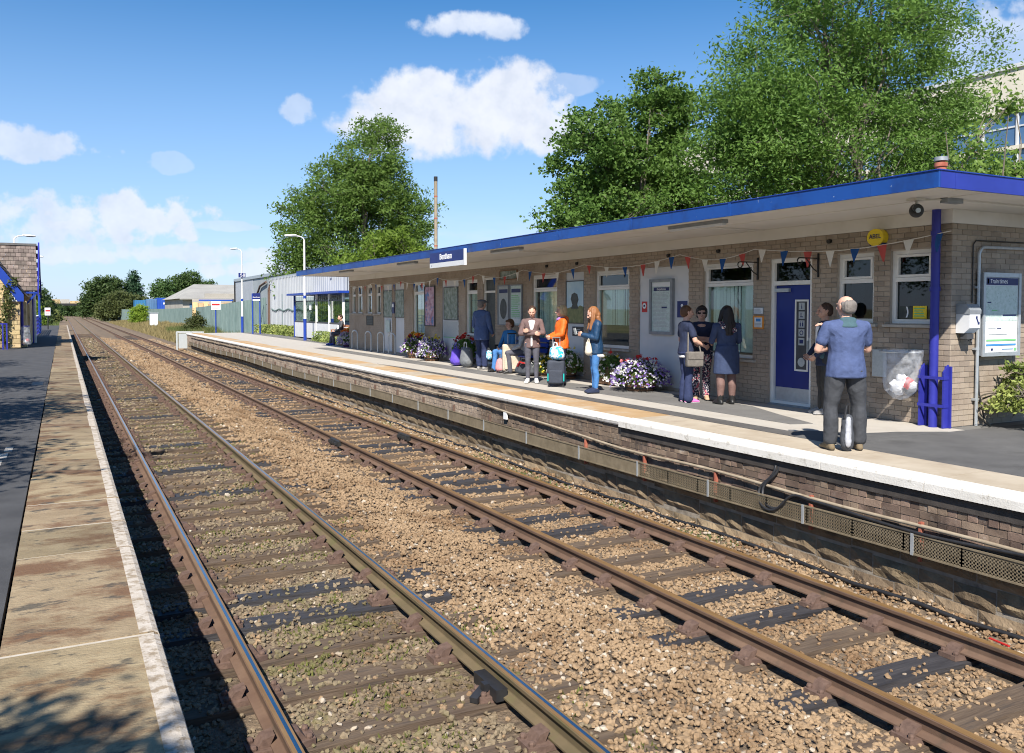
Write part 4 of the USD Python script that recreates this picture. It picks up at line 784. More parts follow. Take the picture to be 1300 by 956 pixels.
# end wall: conduits, help phone, timetable
t = thing('grey_conduit', 'grey steel conduit bending down the end wall beside the help phone', 'conduit', (11.17, 7.38, 0)); a = np.linspace(0, math.pi / 2, 7)
t.part('pipe', Geo().tube([(11.17, 7.385, 0), (11.17, 7.385, 2.35)] + [(11.17 + .12 * (1 - math.cos(q)), 7.385, 2.35 + .12 * math.sin(q)) for q in a[1:]] + [(13.5, 7.385, 2.49)], .022, 8), 'galvanised', smooth=40)
for z in (.35, 1.05, 1.9): t.part('saddle', box(11.12, 11.22, 7.378, 7.428, z, z + .03), 'galvanised')
one('black_wire', Geo().tube([(11.08, 7.415, 1.7), (11.08, 7.415, 2.50), (11.14, 7.415, 2.56), (13.2, 7.415, 2.57)], .009, 6), 'cable_black', 'thin black wire above the help phone on the end wall', 'wire'); one('black_wire', Geo().tube([(11.24, 7.40, 1.6), (11.235, 7.41, .8), (11.25, 7.40, .45), (11.34, 7.36, 0.02)], .012, 6), 'cable_black', 'black wire running down beside the grey conduit to the ground', 'wire')
t = thing('help_phone', 'white help phone hood with a telephone symbol on the end wall', 'telephone', (11.0, 7.35, 1.25)); t.part('hood', Geo().prism([(7.43, 1.68), (7.28, 1.68), (7.23, 1.60), (7.23, 1.36), (7.31, 1.29), (7.43, 1.29)], 'x', 10.76, 10.985), 'panel_white'); t.part('hood_top', Geo().prism([(7.429, 1.682), (7.27, 1.682), (7.22, 1.60), (7.225, 1.55), (7.429, 1.55)], 'x', 10.75, 10.995), 'grey_metal'); t.part('phone_symbol', Geo().bar((10.90, 7.227, 1.50), (10.94, 7.227, 1.43), .022, .004, (0, 1, 0)).box(10.89, 10.92, 7.224, 7.2295, 1.49, 1.52).box(10.93, 10.965, 7.224, 7.2295, 1.41, 1.44), 'print_navy'); t.part('handset', Geo().box(10.79, 10.94, 7.29, 7.38, 1.21, 1.285).tube([(10.93, 7.33, 1.23), (10.91, 7.30, 1.16), (10.88, 7.32, 1.19)], .012), 'dark_grey')
t = thing('timetable_board', 'glazed grey train timetable case on the sunlit end wall', 'notice board', (11.620, 7.38, .98))
t.part('case', Geo().box(11.200, 12.030, 7.34, 7.428, .97, 2.11), 'grey_metal'); t.part('rim', Geo().box(11.190, 11.240, 7.32, 7.339, .96, 2.12).box(11.990, 12.040, 7.32, 7.339, .96, 2.12).box(11.241, 11.989, 7.321, 7.339, .96, 1.01).box(11.241, 11.989, 7.321, 7.339, 2.06, 2.12), 'galvanised')
t.part('sheet', box(11.250, 11.980, 7.334, 7.3385, 1.015, 2.055), 'paper_white'); t.part('map', box(11.260, 11.970, 7.331, 7.3336, 1.45, 1.94), 'map_green')
for (x0, x1, z0, z1, m) in ((11.260, 11.970, 1.95, 2.05, 'print_navy'), (11.280, 11.310, 1.965, 2.035, 'letter_white'), (11.280, 11.950, 1.17, 1.195, 'print_green'), (11.280, 11.950, 1.105, 1.13, 'print_blue'), (11.640, 11.950, 1.52, 1.54, 'print_navy'), (11.390, 11.510, 1.59, 1.605, 'print_green'), (11.290, 11.370, 1.70, 1.715, 'print_navy'), (11.320, 11.490, 1.35, 1.356, 'print_grey'), (11.510, 11.610, 1.34, 1.35, 'print_navy'), (11.340, 11.740, 1.26, 1.268, 'print_grey'), (11.390, 11.430, 1.04, 1.07, 'print_navy'), (11.640, 11.890, 1.05, 1.06, 'print_blue'), (11.910, 11.960, 1.03, 1.07, 'print_green')):
    t.part('print', box(x0, x1, 7.3285, 7.3305, z0, z1), m)
t.part('lettering', text('Train times', .055, (11.340, 7.328, 1.975), (1, 0, 0), .002), 'letter_white')
one('wall_bracket', Geo().box(12.33, 12.42, 7.36, 7.429, 1.58, 1.66).bar((12.36, 7.36, 1.62), (12.36, 7.28, 1.62), .03, .03), 'black_iron', 'small black bracket on the end wall right of the timetable case', 'bracket')
# bell box, brackets, ventilation holes, bunting
t = thing('alarm_box', 'round yellow alarm bell box high on the brick above the window', 'alarm', (WX, 8.58, 2.66)); t.part('case', Geo().prism([(8.58 + .145 * math.cos(q), 2.665 + .125 * math.sin(q)) for q in np.linspace(0, 6.28, 24)[:-1]], 'x', WX - .11, WX - .002), 'sign_yellow'); t.part('base', Geo().prism([(8.58 + .12 * math.cos(q), 2.58 + .06 * math.sin(q)) for q in np.linspace(math.pi, 2 * math.pi, 12)], 'x', WX - .09, WX - .004), 'print_navy'); t.part('lettering', text('ABEL', .06, (WX - .111, 8.58, 2.65), (0, -1, 0), center=True, bold=True), 'print_navy')
for y, lab in ((11.05, 'black curled hanging-basket bracket beside the ticket office window'), (9.72, 'black curled hanging-basket bracket between the blue door and the window')):
    t = thing('basket_bracket', lab, 'bracket', (WX, y, 2.2)); t.part('back_bar', box(WX - .03, WX - .004, y - .012, y + .012, 2.12, 2.50), 'black_iron'); q = np.linspace(0, 5, 14)
    t.part('arm', Geo().tube([(WX - .02, y, 2.42), (WX - .42, y, 2.42)] + [(WX - .42 - .05 * math.sin(k), y, 2.37 + .05 * math.cos(k)) for k in q], .011, 6).tube([(WX - .02, y, 2.2), (WX - .12, y, 2.25), (WX - .28, y, 2.41)], .009, 6), 'black_iron')
for i, (y, lab) in enumerate(((9.5, 'over the window beside the door'), (12.05, 'above the ticket office window'), (13.5, 'above the timetable case'), (16.9, 'above the landscape poster'), (18.3, 'above the window left of the landscape poster'))): one('outlet_pipe', Geo().tube([(WX + .02, y, 2.68), (WX - .05, y, 2.67)], .035, 8), 'black_iron', f'short black outlet pipe {lab}', 'outlet pipe')
cols = ['blue', 'white', 'red']
FIX = [(7.35, 2.66), (11.0, 2.64), (13.0, 2.66), (16.4, 2.62), (19.3, 2.62), (22.0, 2.60), (25.0, 2.60), (28.2, 2.58), (31.4, 2.6), (34.7, 2.6)]
t = thing('bunting', 'string of red, white and blue pennants along the top of the facade', 'bunting', (WX - .12, 7.3, 2.6)); pts = []
for (a, za), (b, zb) in zip(FIX[:-1], FIX[1:]):
    for s in np.linspace(0, 1, 9)[:-1]: pts.append((WX - .14, a + (b - a) * s, za + (zb - za) * s - .14 * math.sin(math.pi * s)))
pts = np.array(pts); t.part('string', Geo().tube(pts, .006, 5), 'soffit'); y, k = 7.55, 0; r = np.random.default_rng(12)
while y < 34:
    z = np.interp(y, pts[:, 1], pts[:, 2]); s = .085; tw = r.uniform(-.03, .03); dz = r.uniform(.20, .25)
    v = np.array([(WX - .145, y - s, z), (WX - .145, y + s, z), (WX - .145 + tw, y + r.uniform(-.03, .03), z - dz), (WX - .142, y - s, z), (WX - .142, y + s, z), (WX - .142 + tw, y, z - dz)]); t.part('pennant', (v, np.array([(0, 1, 2), (3, 5, 4), (0, 2, 5), (0, 5, 3), (1, 4, 5), (1, 5, 2)])), 'flag_' + cols[k % 3]); y += .46 + r.uniform(-.03, .05) + (.2 if y > 14 else 0); k += 1
# litter bag on a hoop, chimney stub and flue
t = thing('litter_bag', 'clear plastic litter bag hanging from a ring on the facade', 'litter bag', (10.38, 8.0, .4)); t.part('hoop', Geo().tube([(10.38 + .24 * math.cos(q), 8.0 + .28 * math.sin(q), 1.02) for q in np.linspace(0, 2 * math.pi, 25)], .012, 6).box(10.5, 10.655, 7.97, 8.03, 1.0, 1.04), 'galvanised')
P_, K_ = [], 28
for j, z in enumerate(np.linspace(1.05, .36, 13)):
    u = j / 12; w = 1 - .30 * u ** 2 - (.35 * max(0, u - .85) / .15); c = .04 * u
    for i in range(K_): q = i / K_ * 2 * math.pi; n_ = meshkit.noise(np.array([math.cos(q) * 2.2, math.sin(q) * 2.2, z * 5.0])) - .5; P_.append((10.38 + (.235 * w + .07 * n_ * u) * math.cos(q), 7.97 + c - .02 + (.275 * w + .07 * n_ * u) * math.sin(q), z + .05 * n_ * (u > .9)))
F_ = [(j * K_ + i, j * K_ + (i + 1) % K_, (j + 1) * K_ + (i + 1) % K_, (j + 1) * K_ + i) for j in range(12) for i in range(K_)]
t.part('bag_film', Geo().add(P_, F_).add(P_[-K_:], [(0, i, i + 1, i + 1) for i in range(1, K_ - 1)]), 'clear_plastic', smooth=60)
r = np.random.default_rng(3)
for k in range(9):
    m = trimesh.creation.icosphere(1, r.uniform(.06, .10)); m.vertices *= 1 + r.uniform(-.25, .25, (len(m.vertices), 1)); m.apply_translation((10.38 + r.uniform(-.07, .07), 7.95 + r.uniform(-.12, .12), .47 + r.uniform(0, .2))); t.part('litter', m, 'bin_litter' if k < 7 else ('sign_red', 'dark_grey')[k - 7])
one('wall_notice', box(WX - .03, WX - .006, 8.42, 8.66, .62, 1.02), 'print_grey', 'grey printed notice on the wall behind the standing man', 'notice')
t = thing('chimney_stub', 'short clay vent pot on the flat roof above the near corner', 'vent pot', (11.6, 8.2, 3.15)); t.part('pot', Geo().lathe([(.0, 3.1), (.085, 3.1), (.082, 3.52), (.10, 3.53), (.10, 3.59), (.06, 3.60), (0, 3.61)], (12.3, 8.8, .33), 14), 'rust_red', smooth=30); t.part('cap', Geo().lathe([(.0, 3.69), (.10, 3.68), (.105, 3.62), (.07, 3.61)], (12.3, 8.8, .33), 14), 'grey_metal', smooth=30)
t = thing('flue_pipe', 'tall thin rusty flue pipe rising behind the far part of the roof', 'flue', (12.15, 29, 3.1)); t.part('pipe', Geo().tube([(12.15, 29, 3.1), (12.15, 29, 6.3)], .062, 12), 'pipe_tan', smooth=30)
for z in (3.9, 4.9, 5.7): t.part('joint_ring', Geo().tube([(12.15, 29, z), (12.15, 29, z + .05)], .068, 12), 'rust_red')
t.part('cowl', Geo().tube([(12.15, 29, 6.28), (12.15, 29, 6.45)], .07, 12), 'black_iron')
#@@PART4
# ------------------------------------------------------------------ people
m3.set_circular_segments(14)


def blob(c, r):
    r = (r, r, r) if np.ndim(r) == 0 else r
    return m3.Manifold.sphere(1.0, 14).scale([float(q) for q in r]).translate([float(q) for q in c])


def hull(*b): return m3.Manifold.batch_hull(list(b))


def solid(parts, edge=.02, it=10, wr=0.0, seed=0, freq=9.0, strand=None):
    u = m3.Manifold.batch_boolean(parts, m3.OpType.Add).refine_to_length(edge); q = u.to_mesh()
    t = trimesh.Trimesh(np.array(q.vert_properties[:, :3], float), np.array(q.tri_verts), process=True)
    if it: trimesh.smoothing.filter_taubin(t, .5, .52, it)
    if wr or strand:
        v = np.array(t.vertices); p = v * freq; p[:, 2] *= .8
        d = (meshkit.fbm(p, 3, seed) - .5) * 2 * wr
        if strand: a = np.arctan2(v[:, 0], v[:, 1] + .01); d += strand * (meshkit.noise(np.stack([a * 9, v[:, 2] * 7, a * 0], -1), seed) - .5) * 2
        t.vertices = v + t.vertex_normals * d[:, None]
    return t


def hand(w, d, n, s, k=1.0, curl=.5):
    """palm, four bent fingers and a thumb; d: direction of the fingers, n: out of the palm, s: towards the thumb"""
    w, d, n, s = (np.array(q, float) for q in (w, d, n, s)); d /= np.linalg.norm(d); n = n - d * (n @ d); n /= np.linalg.norm(n) + 1e-9; sd = np.cross(d, n); sd *= np.sign(sd @ s) or 1
    out = [hull(blob(w, .021 * k), blob(w + d * .075 * k + sd * .030 * k, .014 * k), blob(w + d * .070 * k - sd * .030 * k, .013 * k), blob(w + d * .03 * k + sd * .03 * k, .014 * k))]
    for i, L in enumerate((.060, .068, .063, .048)):
        b = w + d * .078 * k + sd * (.031 - .0205 * i) * k; m = b + (d * math.cos(curl) + n * math.sin(curl)) * L * .52 * k; e = m + (d * math.cos(curl * 2.1) + n * math.sin(curl * 2.1)) * L * .48 * k
        out += [hull(blob(b, .0095 * k), blob(m, .0088 * k)), hull(blob(m, .0088 * k), blob(e, .0075 * k))]
    b = w + d * .025 * k + sd * .028 * k; m = b + (d * .65 + sd * .65 + n * .3) * .035 * k; e = m + (d * .95 + sd * .1 + n * .35) * .030 * k
    return out + [hull(blob(b, .0125 * k), blob(m, .0105 * k)), hull(blob(m, .0105 * k), blob(e, .0085 * k))]


HANG = dict(le=(-.150, -.012, .630), lw=(-.160, .035, .485), re=(.150, -.012, .630), rw=(.160, .035, .485))
CROSS = dict(le=(-.150, .045, .645), lw=(.035, .120, .672), re=(.150, .045, .640), rw=(-.040, .125, .640))
PHONE = dict(le=(-.125, .02, .640), lw=(-.028, .155, .675), re=(.125, .02, .640), rw=(.030, .150, .672))


def person(label, at, face, H, pose=HANG, W=1.0, top=None, sleeve='long', hem=.50, bottom=None, cut='straight', shoes='shoe_black', hair='hair_brown', style='short', skin='skin', spread=.055, sit=False, look=0.0, nod=0.0, toe=8, group=None, chest=1.0, collar=None, dress=None, boots=None, seat=.45, wrinkle=.0085):
    """one person; local x to their right, y forwards"""
    t = thing('person', label, 'person', at, math.degrees(math.atan2(-face[0], face[1])), group)
    S = lambda *p: np.array(p, float) * H
    dz = (seat + .085) / H - .52 if sit else 0.0
    U = lambda x, y, z: np.array([x, y, z + dz]) * H
    sgn = (-1, 1); rr = lambda *q: tuple(np.array(q) * H)
    ank = [S(s * spread, 0.0 if not sit else .25, .045) for s in sgn]; knee = [S(s * (spread * .95 + .002), .012, .285) for s in sgn]; hip = [U(s * .048 * W, 0, .515) for s in sgn]
    if sit: ank = [S(s * .06, .24 + .03 * s, .045) for s in sgn]; knee = [S(s * .065, .25, (seat + .06) / H) for s in sgn]
    elb = [U(*pose['le']), U(*pose['re'])]; wri = [U(*pose['lw']), U(*pose['rw'])]; sho = [U(s * .108 * (W * .5 + .5), -.004, .795) for s in sgn]

    def torso(e, z0=.47, belly=0.0):
        k = 1.0 * W; q = e / H
        return [hull(blob(U(0, .004, .735), rr(.088 * k + q, (.060 * W) * chest + q, .06)), blob(U(-.086 * (W * .5 + .5), -.006, .790), rr(.034 + q, .036 + q, .028 + q)), blob(U(.086 * (W * .5 + .5), -.006, .790), rr(.034 + q, .036 + q, .028 + q)), blob(U(0, -.008, .825), rr(.045 + q, .035 + q, .012 + q))),
                hull(blob(U(0, .004, .735), rr(.090 * k + q, .060 * W * chest + q, .05)), blob(U(0, .004, .63), rr(.078 * k + q + belly, .056 * W + q + belly, .03))), hull(blob(U(0, .004, .63), rr(.078 * k + q + belly, .056 * W + q + belly, .03)), blob(U(0, -.006, max(z0, .53)), rr(.092 * k + q, .064 * W + q, .03)))] + ([hull(blob(U(0, -.006, .53), rr(.092 * k + q, .064 * W + q, .03)), blob(U(0, -.004, z0), rr(.094 * k + q, .064 * W + q, .012)))] if z0 < .53 else [])

    def arm(i, e, full=True, upto=1.0):
        a = [hull(blob(sho[i], .031 * H * (.4 + .6 * W) + e), blob(elb[i], .0235 * H * (.5 + .5 * W) + e))]
        if upto < 1: return [hull(blob(sho[i], .031 * H * (.4 + .6 * W) + e), blob(sho[i] + (elb[i] - sho[i]) * upto, .028 * H * (.5 + .5 * W) + e * 1.3))]
        if full: f = wri[i] - (wri[i] - elb[i]) * .04; a += [hull(blob(elb[i], .0235 * H * (.5 + .5 * W) + e), blob(elb[i] + (wri[i] - elb[i]) * .35, .023 * H + e)), hull(blob(elb[i] + (wri[i] - elb[i]) * .35, .023 * H + e), blob(f, .0155 * H + e))]
        return a

    def leg(i, e, to=1.0, flare=0.0):
        c = knee[i] + (ank[i] - knee[i]) * .32 + S(0, -.012, 0); k = ank[i] if to == 1 else knee[i] + (ank[i] - knee[i]) * to
        return [hull(blob(hip[i], .054 * H * (.35 + .65 * W) + max(e * .8, .005)), blob(hip[i] + (knee[i] - hip[i]) * .45, .046 * H * (.4 + .6 * W) + e), blob(knee[i], .033 * H * (.5 + .5 * W) + e)), hull(blob(knee[i], .033 * H * (.5 + .5 * W) + e), blob(c, .033 * H * (.5 + .5 * W) + e)), hull(blob(c, .033 * H * (.5 + .5 * W) + e), blob(k, .021 * H + e + flare))]

    def foot(i, e=0.0):
        a = math.radians(toe) * sgn[i]; d = np.array([math.sin(a), math.cos(a), 0]); p = ank[i]; gz = lambda z: np.array([0, 0, z * H - p[2]])
        return [hull(blob(p, .020 * H + e), blob(p - d * .022 * H + gz(.018), .017 * H + e), blob(p + d * .055 * H + gz(.020), rr(.024 + e / H, .026, .017 + e / H)), blob(p + d * .098 * H + gz(.014), rr(.022 + e / H, .020, .011 + e / H)))]

    # head, turned and nodding about the neck
    cy, sy, cp, sp = math.cos(look), math.sin(look), math.cos(nod), math.sin(nod); nk = U(0, -.004, .862)
    def turn(m):
        A = np.array([[cy, -sy, 0], [sy, cy, 0], [0, 0, 1]]) @ np.array([[1, 0, 0], [0, cp, sp], [0, -sp, cp]])
        if hasattr(m, 'vertices'): m.vertices = (np.array(m.vertices) - nk) @ A.T + nk; return m
        M = np.c_[A, nk - A @ nk]; return m.transform(M)
    head = [hull(blob(U(0, .004, .940), rr(.049, .060, .055)), blob(U(0, .018, .905), rr(.041, .044, .040)), blob(U(0, .034, .882), rr(.022, .024, .016))), hull(blob(U(0, .066, .932), rr(.006, .006, .006)), blob(U(0, .077, .912), rr(.008, .008, .007)), blob(U(0, .064, .908), rr(.012, .006, .005))), blob(U(0, .060, .893), rr(.017, .007, .006)), blob(U(0, .061, .944), rr(.030, .008, .006)), blob(U(-.024, .048, .915), rr(.014, .014, .014)), blob(U(.024, .048, .915), rr(.014, .014, .014))]
    head += [hull(blob(U(s * .049, -.002, .932), rr(.006, .012, .014)), blob(U(s * .047, .002, .912), rr(.005, .008, .007))) for s in sgn]
    parts = torso(0, .53) + [hull(blob(U(0, -.006, .83), .036 * H), blob(U(0, .0, .885), .031 * H))] + [turn(h) for h in head]
    for i in range(2): parts += arm(i, 0) + leg(i, 0) + foot(i)
    b = solid(parts, .016, 6); body = m3.Manifold(m3.Mesh(np.array(b.vertices, np.float32), np.array(b.faces, np.uint32)))
    hs = []
    for i in range(2):
        d = wri[i] - elb[i]; inward = np.array([-sgn[i], .25, .1]); thumb = np.array([0, .6, .7])
        if pose is CROSS: inward = np.array([0, -1.0, .0]); thumb = np.array([0, 0, 1.0])
        hs += hand(wri[i], d, inward, thumb, H / 1.75, .55)
    try: u = m3.Manifold.batch_boolean([body] + hs, m3.OpType.Add); q = u.to_mesh(); bm = (np.array(q.vert_properties[:, :3]), np.array(q.tri_verts)) if u.num_tri() > 500 else b
    except Exception: bm = b
    P = t.part('body', bm, skin, smooth=50)
    for s in sgn: P.part('eye', turn(trimesh.creation.icosphere(1, .0085).apply_scale([1, .6, .75]).apply_translation(U(s * .021, .0605, .933))), 'eye_dark')
    P.part('mouth', turn(trimesh.creation.icosphere(1, .014).apply_scale([1, .4, .28]).apply_translation(U(0, .0655, .893))), 'lip')
    # clothes
    if bottom:
        e, fl = {'straight': (.012, .020), 'slim': (.005, .004), 'flare': (.010, .040), 'loose': (.020, .020)}[cut]; g = []
        for i in range(2): g += leg(i, e, {'slim': .9, 'loose': .9}.get(cut, 1.0), fl)
        g += [hull(blob(U(0, -.006, .575), rr(.080 * W, .056 * W, .02)), blob(U(0, -.008, .515), rr(.096 * W + .009, .070 * W + .009, .045)))]
        t.part('trousers', solid(g, .016, 5, {'slim': .004, 'loose': .013}.get(cut, wrinkle), 3, 11), bottom, smooth=60)
    if dress:
        t.part('dress', solid(torso(.016, .53) + [hull(blob(U(0, -.006, .60), rr(.088 * W + .01, .062 * W + .01, .02)), blob(U(0, -.004, .50), rr(.104 * W + .01, .076 * W + .01, .02)), blob(U(0, 0, dress[1]), rr(.118 * W, .088 * W, .008)))] + sum([arm(i, .012, False) for i in (0, 1)], []), .018, 5, .006, 4, 8), dress[0], smooth=60)
    if top:
        g = torso((.014 if wrinkle < .0092 else .024) + (.020 if cut == 'loose' else .010), hem); e = .011 if wrinkle < .0092 else .020
        for i in range(2): g += arm(i, e) if sleeve == 'long' else arm(i, .012, upto=.62 if sleeve == 'short' else .3)
        t.part('top', solid(g, .016, 5, wrinkle, 6, 13), top, smooth=60)
    if collar: t.part('collar', solid([hull(blob(U(0, -.030, .848), rr(.052, .026, .014)), blob(U(0, -.052, .800), rr(.060, .022, .014)), blob(U(0, .01, .832), rr(.05, .035, .008)))], .012, 3), collar, smooth=60)
    if boots:
        for i in range(2): t.part('boot', solid(foot(i, .008) + [hull(blob(ank[i], .026 * H + .006), blob(knee[i] + (ank[i] - knee[i]) * .52 + S(0, -.008, 0), .034 * H + .004))], .014, 4, .003, 2), boots, smooth=60)
    else:
        for i in range(2):
            s_ = t.part('shoe', solid(foot(i, .007), .014, 4), shoes, smooth=60)
            s_.part('sole', solid([m3.Manifold.batch_hull([blob(ank[i] + np.array([math.sin(math.radians(toe) * sgn[i]) * q, math.cos(math.radians(toe)) * q, .012 - ank[i][2]]), (.042 if q > 0 else .034, .03, .011)) for q in (-.04, .09, .17)])], .02, 0), 'shoe_white' if shoes in ('shoe_pink', 'shoe_white', 'shoe_grey') else 'shoe_black')
    # hair
    if style:
        h = {'short': [hull(blob(U(0, -.010, .952), rr(.055, .060, .054)), blob(U(0, -.028, .915), rr(.049, .040, .035)))],
             'bald': [hull(blob(U(0, -.022, .938), rr(.0535, .050, .036)), blob(U(0, -.030, .905), rr(.048, .038, .028)))],
             'curly': [hull(blob(U(0, -.012, .955), rr(.062, .066, .062)), blob(U(0, -.026, .91), rr(.058, .046, .04))), blob(U(0, .035, .975), rr(.045, .03, .022))],
             'bob': [hull(blob(U(0, -.012, .953), rr(.060, .064, .056)), blob(U(0, -.030, .895), rr(.054, .042, .040))), hull(blob(U(-.047, .008, .945), rr(.014, .03, .03)), blob(U(-.050, -.002, .895), rr(.014, .03, .02))), hull(blob(U(.047, .008, .945), rr(.014, .03, .03)), blob(U(.050, -.002, .895), rr(.014, .03, .02))), blob(U(0, .040, .978), rr(.042, .024, .018))],
             'tied': [hull(blob(U(0, -.008, .951), rr(.0535, .062, .054)), blob(U(0, -.034, .920), rr(.046, .036, .035))), blob(U(0, -.075, .925), rr(.024, .024, .026))],
             'long': [hull(blob(U(0, -.012, .953), rr(.059, .064, .056)), blob(U(0, -.035, .89), rr(.058, .042, .04))), hull(blob(U(0, -.040, .89), rr(.060, .036, .04)), blob(U(0, -.062, .80), rr(.066, .030, .03)), blob(U(0, -.066, .715), rr(.050, .020, .02)))] + [hull(blob(U(s * .050, .012, .94), rr(.013, .028, .03)), blob(U(s * .058, .022, .86), rr(.020, .026, .03)), blob(U(s * .066, .052, .76), rr(.018, .016, .03))) for s in sgn]}[style]
        hd, hg = (h[:1], h[1:]) if style == 'long' else (h, [])
        hd = [turn(q) for q in hd]
        if hg: sh = S(0, math.sin(nod) * .045 + .0, -.012 * (nod > .2)); hg = [q.translate([float(k) for k in sh]) for q in hg]
        t.part('hair', solid(hd + hg, .011, 3, .004 if style != 'curly' else .010, 7, 26, .006), hair, smooth=60)
    t.U, t.H = U, H
    return t


def lp(t, name, m, material, smooth=60, label=None): return t.part(name, m, material, smooth=smooth, label=label)


A = person('balding man in blue polo shirt and charcoal trousers, back turned, feet apart', (7.90, 6.80, .004), (.50, .87), 1.77, dict(le=(-.175, .010, .650), lw=(.03, .12, .68), re=(.155, .05, .65), rw=(-.088, .095, .79)), W=1.16, top='polo_blue', sleeve='short', hem=.475, bottom='trouser_char', cut='loose', shoes='boot_brown', hair='hair_grey', style='bald', spread=.092, look=.35, collar='teal_dark')
t = thing('rucksack', 'black rucksack with a silver panel standing between the feet of the balding man', 'rucksack', (7.86, 6.72, 0)); t.part('bag', solid([hull(blob((7.865, 6.735, .10), (.085, .075, .095)), blob((7.865, 6.735, .36), (.065, .06, .07)))], .025, 3, .012, 3, 14), 'rucksack', smooth=60); t.part('silver_panel', solid([hull(blob((7.825, 6.685, .12), (.042, .03, .07)), blob((7.83, 6.69, .35), (.034, .03, .05)))], .02, 2, .008, 5, 25), 'silver', smooth=60); t.part('strap', Geo().tube([(7.80, 6.72, .38), (7.83, 6.72, .52), (7.89, 6.74, .54), (7.91, 6.75, .40)], .014, 6), 'cable_black')
B = person('man in open navy jacket looking left beside the blue door, partly hidden', (10.36, 9.32, .004), (-.86, .50), 1.70, dict(le=(-.145, .01, .635), lw=(-.10, .11, .53), re=(.145, .01, .635), rw=(.10, .11, .53)), W=1.0, top='navy', hem=.44, bottom='shoe_black', cut='straight', shoes='shoe_grey', hair='hair_darkbrown', style='short', skin='skin_dark', wrinkle=.009)
lp(B, 'shirt', solid([hull(blob(B.U(.0, .062, .78), (.05, .03, .05)), blob(B.U(0, .075, .56), (.035, .02, .05)))], .02, 3), 'white_cloth'); lp(B, 'jacket_stripe', solid([hull(blob(B.U(-.075, .045, .76), (.012, .04, .03)), blob(B.U(-.09, .05, .52), (.012, .04, .03)))], .02, 2), 'teal_dark')
Cw = person('woman in navy top over white hem with a grey shoulder bag, facing right', (9.52, 11.58, .004), (.93, -.25), 1.67, dict(le=(-.145, .0, .64), lw=(-.09, .13, .60), re=(.145, .03, .64), rw=(.10, .16, .58)), W=1.02, top='navy', sleeve='short', hem=.53, bottom='jeans_dark', cut='flare', shoes='shoe_pink', hair='hair_brown', style='short')
lp(Cw, 'shirt_hem', solid([hull(blob(Cw.U(0, -.004, .54), (.150, .112, .03)), blob(Cw.U(0, -.006, .470), (.158, .118, .02)))], .02, 3, .006), 'white_cloth')
t = thing('shoulder_bag', 'grey flap shoulder bag on a long strap worn by the woman in navy', 'shoulder bag', (9.5, 11.4, .8)); f = np.array([.93, -.25]); f /= np.linalg.norm(f); rt_ = np.array([f[1], -f[0]])
c = np.array([9.52, 11.58]) + rt_ * .24 + f * .04; c3 = lambda a, b, z: (c[0] + f[0] * a + rt_[0] * b, c[1] + f[1] * a + rt_[1] * b, z)
t.part('bag', solid([hull(*[blob(c3(a, b, z), .03) for a in (-.12, .12) for b in (-.03, .03) for z in (.66, .86)])], .03, 2, .006, 1, 14), 'bag_grey', smooth=60); t.part('flap', solid([hull(*[blob(c3(a, .055, z), .016) for a in (-.125, .125) for z in (.77, .875)])], .03, 2), 'bag_grey', smooth=60); t.part('strap', Geo().tube([c3(-.12, 0, .86), c3(-.09, -.06, 1.15), c3(-.05, -.15, 1.40), c3(.0, -.22, 1.405), c3(.06, -.13, 1.30), c3(.12, 0, .86)], .013, 6), 'bag_grey')
D = person('woman in dark top and floral trousers with sunglasses and folded arms, facing the camera', (10.02, 11.78, .004), (-.62, -.78), 1.65, CROSS, W=1.16, top='navy', sleeve='short', hem=.50, bottom='floral', cut='straight', shoes='shoe_tan', hair='hair_black', style='curly', chest=1.25)
lp(D, 'neckline', solid([hull(blob(D.U(0, .052, .80), (.075, .03, .03)), blob(D.U(0, .078, .745), (.02, .02, .02)))], .02, 2), 'skin'); lp(D, 'sunglasses', solid([hull(blob(D.U(s * .012, .066, .934), (.008, .008, .014)), blob(D.U(s * .040, .055, .934), (.010, .010, .018))) for s in (-1, 1)], .01, 1), 'eye_dark')
E_ = person('woman in long navy dress and black boots with long dark hair, back turned', (9.92, 11.02, .004), (.25, .97), 1.66, dict(le=(-.150, .03, .645), lw=(-.10, .14, .62), re=(.150, .03, .645), rw=(.10, .14, .62)), W=1.18, dress=('navy_dress', .315), hair='hair_black', style='long', boots='shoe_black', shoes='shoe_black', spread=.065, nod=.1)
for i, s in enumerate((-1, 1)): lp(E_, 'stocking', solid([hull(blob(E_.U(s * .062, .010, .42), .088), blob(E_.U(s * .062, .010, .285), .072)), hull(blob(E_.U(s * .062, .010, .285), .072), blob(E_.U(s * .063, -.006, .20), .073)), hull(blob(E_.U(s * .063, -.006, .20), .073), blob(E_.U(s * .065, 0, .07), .05))], .02, 4), 'tights')
lp(E_, 'scarf', solid([hull(blob(E_.U(-.06, -.055, .80), (.06, .03, .05)), blob(E_.U(.04, -.07, .76), (.06, .025, .05))), hull(blob(E_.U(-.07, -.02, .83), (.05, .06, .03)), blob(E_.U(.06, -.02, .83), (.05, .06, .03)))], .02, 3, .012, 3, 16), 'floral', label='dark scarf with pink flowers')
F = person('woman with long auburn hair in navy puffer jacket and blue jeans, looking at her phone', (9.03, 13.68, .004), (-.93, .36), 1.66, PHONE, W=1.02, top='puffer_navy', hem=.46, bottom='jeans_blue', cut='slim', shoes='navy', hair='hair_auburn', style='long', nod=.45, wrinkle=.0095, spread=.045)
lp(F, 'shirt_hem', solid([hull(blob(F.U(0, -.004, .455), (.175, .135, .03)), blob(F.U(0, -.03, .425), (.165, .13, .025)))], .02, 3, .006), 'white_cloth')
